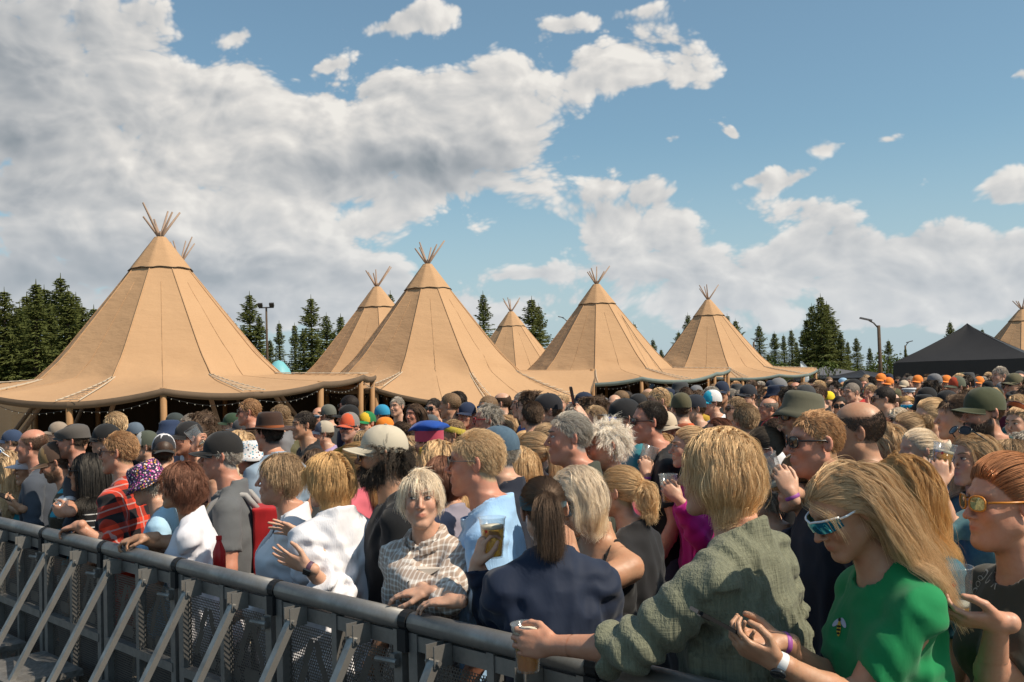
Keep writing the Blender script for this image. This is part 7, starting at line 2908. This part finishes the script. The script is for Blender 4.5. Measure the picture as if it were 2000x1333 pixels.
C(846, 800, 38, 150, 'm', 'dark-haired man with sunglasses before the low canvas', hair=('short', 'dark'), glasses=SG, col='charcoal')
C(775, 795, 34, 150, 'm', 'grey-haired man in glasses before the low canvas', hair=('short', 'grey'), col='grey')
C(840, 832, 40, 60, 'm', 'man in slate grey cap left of the navy cap', hat=('cap', (.09, .10, .11)), col='grey')
C(1068, 805, 58, 95, 'm', 'man in glossy black cap before the third tipi', hat=('cap', (.014, .014, .018)), col='charcoal')
C(985, 832, 44, 130, 'f', 'blonde woman with dark shades left of the brown-haired back', hair=('long', 'blond'), glasses=SG, col='black')
C(1020, 870, 56, 100, 'f', 'woman with a high blonde bun', hair=('bun', 'straw'), col='pink')
C(1060, 860, 62, 110, 'f', 'fair woman close beside the grey-haired man', hair=('bun', 'dirty'), col='black')
C(1200, 792, 38, 150, 'm', 'man in glasses and blue tee facing the camera', hair=('ring', 'brown'), col='light blue', glasses=('thin', 'clear', DK))
C(1097, 790, 36, 150, 'm', 'blond man looking down before the tent opening', hair=('short', 'blond'), col='grey')
C(1285, 785, 46, 100, 'm', 'blond man with shades pushed up over his brow', hair=('short', 'blond'), glasses=('square', 'dark_up', DK), col='white')
C(1355, 800, 48, 97, 'm', 'man in navy cap beside the orange checks', hat=('cap', (.016, .02, .03)), col='black')
C(1390, 788, 40, 100, 'm', 'man in cyan and white cap with mirror shades', hat=('trucker', (.62, .62, .62), dict(front=(.02, .35, .50), brim=(.02, .38, .55))), glasses=SGW, col='white')
C(1400, 842, 54, 110, 'f', 'brunette looking down behind the magenta fleece', hair=('long', 'auburn'), col='navy')
C(1420, 862, 58, 60, 'f', 'woman with low fair bun behind the straw-haired head', hair=('bun', 'dirty'), col='charcoal', face=False)
C(1510, 848, 58, 60, 'm', 'man with brown brush cut left of the bucket hat', hair=('short', 'brown'), col='charcoal', face=False)
C(1540, 855, 66, 90, 'm', 'man with buzz cut and dark glasses behind the crew cut', hair=('crop', 'dirty'), glasses=SG, col='navy', skin='ruddy')
C(1245, 792, 38, 97, 'm', 'man in flat black cap with two heads behind', hat=('cap', (.02, .02, .022)), col='charcoal')
C(1640, 795, 40, 160, 'm', 'man with dark shades facing the camera beside the bald crown', hair=('crop', 'dark'), glasses=SG, col='orange', skin='tan')
C(1618, 782, 30, 130, 'm', 'person in bright yellow knitted hat', hat=('beanie', (.75, .55, .02)), col='white')
C(1770, 795, 42, 165, 'f', 'woman with mirrored blue shades facing the camera', hair=('long', 'honey'), glasses=('wrap', 'mirror', ((.6, .6, .6), (.03, .40, .60))), col='charcoal')
C(1775, 770, 28, 130, 'm', 'man in white and navy sailor cap', hat=('sailor', (.55, .56, .60)), col='navy')
C(1715, 845, 60, 60, 'f', 'woman with tousled brown hair left of the blonde bob', hair=('curly', 'auburn'), col='white', face=False)
C(1752, 822, 52, 112, 'f', 'woman with pale bob and dark shades', hair=('bob', 'platinum'), glasses=SG, col='white')
C(1848, 790, 46, 97, 'm', 'man in black peaked cap behind the dark brown hair', hat=('cap', (.014, .014, .016)), col='brown')
C(1868, 758, 34, 97, 'm', 'man in green cap with red front', hat=('trucker', (.09, .10, .07), dict(front=(.5, .07, .03))), col='charcoal')
C(1980, 752, 36, 110, 'm', 'man in olive military cap at the right', hat=('cap', (.10, .09, .05)), glasses=SG, col='black')
C(1952, 735, 30, 100, 'm', 'tall grey-haired man under the black gazebo', hair=('short', 'grey'), col='black')
C(1942, 778, 36, 97, 'm', 'man in leopard-print cap', hat=('cap', (.40, .26, .12)), col='brown')
C(1985, 795, 48, 110, 'f', 'woman with thick blonde hair and shades behind the olive cap', hair=('bob', 'blond'), glasses=SG, col='teal')
C(1992, 880, 74, 60, 'f', 'woman with bushy grey-brown hair at the right edge', hair=('curly', 'grey'), col='charcoal', face=False)
C(1700, 770, 32, 120, 'm', 'person filming with a raised phone by the lamp post', pi=4, hair=('short', 'dirty'), col='grey')
C(1460, 775, 38, 120, 'm', 'man in dark cap and shades beyond the white tee', hat=('cap', (.02, .022, .03)), glasses=SG, col='charcoal')
C(1500, 800, 42, 95, 'm', 'bald-headed man before the last tipi', hair=('ring', 'grey'), col='beige', skin='ruddy')
C(1437, 800, 44, 97, 'm', 'fair-haired man with shades behind the brush cut', hair=('short', 'dirty'), glasses=SG, col='grey')
for i, (x, y) in enumerate(((1720, 745), (1735, 752), (1792, 748), (1848, 748), (1912, 750))):
    C(x, y, 24, 130, 'm', ['person in orange cap just right of the lamp post', 'person in orange cap beside a raised phone', 'person in orange cap under the gazebo\'s left corner', 'person in orange cap under the middle of the gazebo', 'person in orange cap below the tall grey head'][i],
      hat=('cap', (.70, .20, .03)), col='charcoal')

# ---------------- fill: everyone else, nearest first, only those whose head would show
r_ = random.Random(21)
GX = 4
mask = np.zeros((340, 510), bool)


def discs(px, py, hs):
    ys, xs = np.mgrid[0:340, 0:510]
    hd = ((xs * GX - px) / (hs * .42)) ** 2 + ((ys * GX - (py - .05 * hs)) / (hs * .60)) ** 2 < 1
    return hd


def body_mask(px, py, hs):
    ys, xs = np.mgrid[0:340, 0:510]
    X, Yy = xs * GX - px, ys * GX - py
    return (Yy > hs * .75) & (np.abs(X) < hs * np.clip(.35 + (Yy - hs * .7) / hs * .8, .3, .95))


cand = []
YM = ([200, 500, 700, 800, 1000, 1150, 1350, 1500, 1700, 1745, 2000], [8.4, 10.3, 11.2, 11.8, 12.5, 13.2, 16, 19, 24, 25, 25])
Yr = 5.6
while Yr < 27:
    sp = .35 + .007 * Yr
    x = -.56 * Yr
    while x < .56 * Yr:
        cx, cyy = x + r_.uniform(-.2, .2), Yr + r_.uniform(-.25, .25)
        x += sp
        px, _py = proj((cx, cyy, 1.6))
        if px < -40 or px > 2040 or cyy > np.interp(px, *YM):
            continue
        if -(Vector((cx, cyy, 0)) - BORG).dot(BOUT) < 1.1:
            continue
        sex = r_.choice('mmf')
        zc = r_.gauss(1.64, .04) if sex == 'm' else r_.gauss(1.54, .04)
        cand.append((cyy, cx, zc, sex))
    Yr += sp * .85
allp = [(Y, px, py, hs, None) for (px, py, hs, Y) in PLACED]
for (Y, x, zc, sex) in cand:
    px, py = proj((x, Y, zc))
    allp.append((Y, px, py, 450.0 / Y, (x, zc, sex)))
allp.sort(key=lambda a: a[0])
heroes_h = [(Y, px, py, hs) for (px, py, hs, Y) in PLACED]
kept = []
for (Y, px, py, hs, c) in allp:
    hd = discs(px, py, hs)
    if c is not None:
        n = hd.sum()
        if n == 0 or (hd & ~mask).sum() < .10 * n:
            continue
        bad = False
        for (hY, hx, hy, hh) in heroes_h:
            dd = math.hypot(px - hx, (py - hy) * .8)
            if (hY > Y - .3 and dd < (hh + hs) * .33) or (abs(hY - Y) < .5 and dd < (hh + hs) * .42):
                bad = True
                break
        if bad:
            continue
        kept.append((Y, px, py, hs, c))
    mask |= hd | body_mask(px, py, hs)
print('crowd: placed', len(PLACED), 'fill', len(kept))
NIND = max(0, 300 - len(PLACED))


def where(px, Y):
    if Y < 9:
        row = 'in the near rows'
    elif Y < 15:
        row = 'in the middle rows'
    elif Y < 24:
        row = 'further back'
    else:
        row = 'far back'
    spot = ('left of the largest tipi' if px < 180 else 'below the largest tipi' if px < 420 else 'between the first two tipis' if px < 680 else 'below the wrinkled tipi' if px < 980 else 'below the middle tipi' if px < 1240
            else 'below the last tipi' if px < 1470 else 'below the tall spruces' if px < 1720 else 'below the black gazebo')
    return row + ' ' + spot


TOPN = {0: 'tee', 1: 'sweater', 2: 'tee', 3: 'jacket', 4: 'tee'}
rest = []
for i, (Y, px, py, hs, (x, zc, sex)) in enumerate(kept):
    if i >= NIND:
        rest.append((Y, x, zc, sex))
        continue
    for tries in range(40):
        hair = r_.choice(HAIRN[sex])
        coln = r_.choice(list(COLN) + ['black', 'navy', 'charcoal', 'black', 'charcoal', 'navy', 'grey', 'white', 'olive', 'black', 'charcoal', 'teal'])
        pi = r_.choice([0, 0, 1, 1, 2, 3, 3, 4] if Y > 8 else [0, 0, 1, 3])
        hat = None
        hn = ''
        u = r_.random()
        if u < (.30 if sex == 'm' else .10):
            hk = r_.choice(['cap', 'cap', 'trucker', 'bucket', 'beanie', 'flatcap'])
            hcn = r_.choice(['black', 'navy', 'grey', 'white', 'black', 'olive', 'beige', 'charcoal', 'light blue'])
            hat = (hk, COLN[hcn])
            hn = f'{hcn} {dict(cap="cap", trucker="high cap", bucket="bucket hat", beanie="knit hat", flatcap="flat cap")[hk]}'
        gl = None
        g = ''
        if r_.random() < .38:
            gl = r_.choice([SG, SG, ('round', 'dark', DK), SGW])
            g = ' and sunglasses' if gl is not SGW else ' and mirrored shades'
        nm = 'man' if sex == 'm' else 'woman'
        wear = f'{coln} {TOPN[pi]}'
        lab = f'{nm} in {hn}{g} and {wear} {where(px, Y)}' if hn else f'{nm} with {hair[2]}{g}, {wear}, {where(px, Y)}'
        if len(lab.split()) > 16:
            lab = lab.replace(' and sunglasses', ', shades').replace(' and mirrored shades', ', shades')
        if lab not in USED and len(lab.split()) <= 16:
            break
    USED.add(lab)
    mean = 98 + 40 * min(1, max(0, (Y - 9) / 16))
    yaw = r_.gauss(mean, 20)
    v = r_.random()
    if v < .10:
        yaw = r_.gauss(25, 15)
    elif v < .20:
        yaw = r_.gauss(165, 20)
    crowd_person(Vector((x, Y, zc)), sex, yaw, lab, pi, hair[:2], r_.randrange(2), COLN[coln], hat, gl, r_.choice(['fair', 'ruddy', 'tan', 'fair', 'red', 'pale']), r_.choice([(.03, .04, .07), (.05, .06, .09), (.02, .02, .02), (.22, .18, .13), (.1, .1, .1)]), face=Y < 16)
print('individuals', NIND, 'rest', len(rest))


# ================================================================== prints, watches, bags
from mathutils.bvhtree import BVHTree


def decal(obj, px, py, parts, rot=0.0, name='print', sink=.0015):
    """lay flat shapes on a garment: parts = list of (part name, 2-D vertices, faces, material); centred where the pixel ray meets the cloth"""
    me = obj.data
    V = [v.co.copy() for v in me.vertices]
    bv = BVHTree.FromPolygons(V, [tuple(p.vertices) for p in me.polygons])
    root = obj.parent
    W2 = Matrix.Translation(root.location) @ root.rotation_euler.to_matrix().to_4x4()
    inv = W2.inverted()
    o = inv @ CAMPOS
    d = (inv.to_3x3() @ ray(px, py)).normalized()
    hit, nrm, _, _ = bv.ray_cast(o, d)
    for (ex, ey) in ((15, 0), (30, 10), (0, 25), (30, 35), (-20, 15), (50, 20), (50, 60)):
        if hit is None:
            d = (inv.to_3x3() @ ray(px + ex, py + ey)).normalized()
            hit, nrm, _, _ = bv.ray_cast(o, d)
    if hit is None:
        print('DECAL missed', px, py)
        return
    # smooth normal
    acc = Vector()
    for dx in (-12, 0, 12):
        for dy in (-12, 0, 12):
            h2, n2, _, _ = bv.ray_cast(o, (inv.to_3x3() @ ray(px + dx, py + dy)).normalized())
            if h2 is not None:
                acc += n2 if n2.dot(d) < 0 else -n2
    n = acc.normalized()
    up = Vector((0, 0, 1)) - n * n.z
    up.normalize()
    rt = up.cross(n)
    c, s_ = math.cos(rad(rot)), math.sin(rad(rot))
    for (nm, V2, F2, m) in parts:
        out = []
        for (x, y) in V2:
            x, y = x * c - y * s_, x * s_ + y * c
            p = hit + rt * x + up * y
            h2, n2, _, _ = bv.ray_cast(p + n * .08, -n)
            out.append((h2 if h2 is not None else p) + n * sink)
        link(nm, mesh_np(nm, [tuple(p) for p in out], F2, False), m, obj)


def flat_text(s, size):
    me = text_mesh(s, size)
    # finer tessellation is not needed: letters are small
    return [(v.co.x, v.co.y) for v in me.vertices], [tuple(p.vertices) for p in me.polygons]


def oval(cx, cy, rx, ry, rot=0, n=14):
    V = [(cx, cy)]
    for i in range(n):
        a = 2 * math.pi * i / n
        x, y = rx * math.cos(a), ry * math.sin(a)
        V.append((cx + x * math.cos(rot) - y * math.sin(rot), cy + x * math.sin(rot) + y * math.cos(rot)))
    return V, [(0, i + 1, (i + 1) % n + 1) for i in range(n)]


pm = lambda nm, c: simple('print_' + nm, c, .7)
parts = []
for (nm, ov_, m) in (('bee_wing', oval(-.016, .010, .017, .008, .6), pm('wing', (.42, .46, .55))), ('bee_wing', oval(.014, .012, .017, .008, 2.4), pm('wing', (.42, .46, .55))), ('bee_body', oval(0, -.004, .008, .021, .1), pm('bee', (.55, .35, .04))),
                     ('bee_stripe', oval(0, .001, .0085, .003), pm('beeb', (.02, .015, .01))), ('bee_stripe', oval(0, -.008, .0085, .003), pm('beeb', (.02, .015, .01))), ('bee_stripe', oval(0.001, -.017, .006, .003), pm('beeb', (.02, .015, .01))),
                     ('bee_head', oval(-.002, .019, .006, .005), pm('beeb', (.02, .015, .01)))):
    parts.append((nm, ov_[0], ov_[1], m))
for i, p in enumerate(parts):
    decal(green['shirt'], 1640, 1225, [p], 8, sink=.0015 + .0006 * (i > 1) + .0006 * (i > 2))
V2, F2 = flat_text('D Ü R', .052)
decal(red['shirt'], 1925, 1140, [('lettering', V2, F2, pm('pale', (.40, .40, .36)))], -4)
for i, (ox, oy, rx, ry) in enumerate(((.0, .0, .016, .007), (.0, -.018, .017, .009), (.0, -.042, .020, .013))):
    ov_ = oval(ox, oy, rx, ry)
    inner = oval(ox, oy, rx * .8, ry * .72)
    decal(red['shirt'], 1916, 1130, [('jar_outline', ov_[0], ov_[1], pm('pale', (.40, .40, .36)))], -4)
    decal(red['shirt'], 1916, 1130, [('jar_inside', inner[0], inner[1], pm('olive', (.05, .05, .04)))], -4, sink=.0022)
V2, F2 = flat_text('OSK', .075)
decal(osk['shirt'], 1552, 1080, [('lettering', V2, F2, pm('white', (.7, .7, .7)))], 70)
# pale sketch on the bearded man's tee
r3 = random.Random(5)
for i in range(14):
    ov_ = oval(r3.uniform(-.07, .07), r3.uniform(-.08, .05), r3.uniform(.01, .03), .0016, r3.uniform(0, 3.1), 8)
    decal(beardm['shirt'], 722, 985, [('print_stroke', ov_[0], ov_[1], pm('grey', (.09, .09, .10)))], 0)


def watch(info, nm, band, face=(.01, .01, .012), square=False, label=True, w=.011):
    h = info['b'].hand[nm]
    k = info['b'].k
    c = h['W'] - h['R'][:, 1] * .012
    M = Matrix([[float(h['R'][i][j]) for j in range(3)] + [float(c[i])] for i in range(3)] + [[0, 0, 0, 1]])
    V, F = [], []
    n = 20
    for (rx, rz, y) in ((.0300, .0265, -w), (.0318, .0282, -w * .7), (.0318, .0282, w * .7), (.0300, .0265, w)):
        for i in range(n):
            a = 2 * math.pi * i / n
            V.append((rx * k * math.cos(a), y, rz * k * math.sin(a)))
    for j in range(3):
        for i in range(n):
            F.append((j * n + i, j * n + (i + 1) % n, (j + 1) * n + (i + 1) % n, (j + 1) * n + i))
    o = link('wristwatch' if face else 'wristband', mesh_np('strap', V, F), mat('strap_paint', lambda t: pbsdf(t, obcol(t), .5)), info['obj'])
    o.matrix_local = M
    o.color = tuple(band) + (1,)
    if face:
        f = MB()
        if square:
            f.box((0, 0, .0295 * k), (.030, .034, .010))
        else:
            f.lathe([(.019, .0245 * k), (.0195, .032 * k), (.017, .0345 * k), (.001, .0345 * k)], 20)
        f.build('watch_face', M_SCREEN, o, not square)


watch(green, 'L', (.66, .66, .66))
watch(white, 'R', (.50, .35, .45), w=.009)
watch(white, 'L', (.10, .05, .08), square=True)
for inf_, nm_ in ((ol2, 'L'), (osk, 'L'), (green, 'R')):
    watch(inf_, nm_, (.30, .08, .30), None, w=.007)

# red backpack on the man in the grey polo, with grey straps over his shoulders
b = polo['b']
a = rad(polo['yaw'])


def bagfield(P):
    q = (P - b.tp(0, -.215, .33)) @ b.TR
    d = np.max(np.abs(q) - np.array([.115, .050, .20], F32), axis=1) - .03
    d = smin(d, d_ell(q, (0, -.06, -.09), (.10, .06, .10)), .03)
    return d - .010 * sinnoise(q, 3, 22, 2)


c0 = b.tp(0, -.22, .33)
V, Q = surfnets(bagfield, c0 - .34, c0 + .34, .012)
bp = empty('backpack', (polo['root'][0], polo['root'][1], 0), a)
tag(bp, 'red backpack with grey straps on the man in grey polo', 'backpack')
o = link('bag_body', mesh_np('bag_body', V, Q), M_CLOTH('shell'), bp)
o.color = (.40, .012, .015, 1)
for sg in (-1, 1):
    pts = []
    for (x, y, t_) in ((.075, -.15, .50), (.085, -.09, .575), (.09, -.01, .588), (.095, .075, .54), (.10, .135, .44), (.115, .13, .30), (.15, .03, .20), (.13, -.13, .16)):
        pts.append(tuple(b.tp(sg * x * b.k, y * b.k, t_ * b.k)))
    st = MB().tube(pts, .019, 8)
    st.build('strap', simple('strap_grey', (.30, .29, .28), .7), bp, True)
# turquoise bag on the shoulder of the woman in black jacket
P = at(1246, 1100, 4.3)


def bag2(Pp):
    q = Pp - np.array(P, F32)
    d = d_ell(q, (0, 0, -.02), (.060, .055, .125))
    d = smin(d, d_ell(q, (.02, 0, -.07), (.055, .05, .07)), .03)
    d = smax(d, q[:, 2] - .09, .02)
    ang = np.arctan2(q[:, 0], q[:, 1])
    return d - .012 * sinnoise(q, 8, 30, 2) - .010 * np.sin(ang * 4 + 5 * sinnoise(q, 5, 14, 2)) * np.clip((q[:, 2] + .2) / .2, 0, 1)


V, Q = surfnets(bag2, np.array(P) - .26, np.array(P) + .26, .009)
tb = link('drawstring_bag', mesh_np('drawstring_bag', V - np.array(P), Q), M_CLOTH('shell'), None, P)
tb.color = (.02, .36, .50, 1)
tag(tb, 'turquoise nylon bag behind the bare arm of the tank top woman', 'bag')
# red drink bottle behind the rail
P = at(428, 1082, off_Y(428, 1082, .24))
rb_ = empty('bottle', (P.x, P.y, P.z - .10))
tag(rb_, 'red bottle with red cap behind the rail', 'bottle')
MB().lathe([(.030, 0), (.033, .01), (.033, .11), (.014, .16), (.013, .175)], 16).build('bottle_body', simple('bottle_red', (.45, .02, .02), .25), rb_, True)
MB().lathe([(.0155, .172), (.0155, .192), (.002, .193)], 14).build('bottle_cap', simple('cap_red', (.5, .02, .02), .4), rb_)
# lime strap over the dark green jacket
jac = [h_ for h_ in HEROES if h_['obj']['label'].startswith('grey-haired man in dark green')][0]
b = jac['b']
pts = [tuple(b.tp(-x * b.k, y * b.k, t_ * b.k)) for (x, y, t_) in ((.09, -.14, .42), (.10, -.10, .55), (.10, -.02, .605), (.10, .08, .56), (.10, .15, .42))]
MB().tube(pts, .020, 8).build('shoulder_strap', simple('lime_strap', (.45, .62, .05), .6), jac['obj'], True)
# guy rope of the middle tipi
p0, p1 = at(1196, 590, 43), at(1300, 735, 40)
MB().tube([p0, (p0 + p1) / 2 - Vector((0, 0, .1)), p1], .012, 5).build('guy_rope', M_TRIM)
tag(bpy.data.objects['guy_rope'], 'dark guy rope running down right of the middle tipi', 'rope')

# buttons and pocket flap of the check shirt, chest seams
for (bx_, by_) in ((800, 1072), (795, 1105), (790, 1138)):
    ov_ = oval(0, 0, .0055, .0055)
    decal(plaidw['shirt'], bx_ + 8, by_, [('button', ov_[0], ov_[1], pm('button', (.05, .04, .035)))], 0, sink=.003)
fl = [(-.045, .02), (.045, .02), (.045, -.008), (0, -.022), (-.045, -.008)]
decal(plaidw['shirt'], 838, 1118, [('pocket_flap', fl, [(0, 4, 3, 2, 1)], pm('flap', (.52, .46, .40)))], -4, sink=.004)
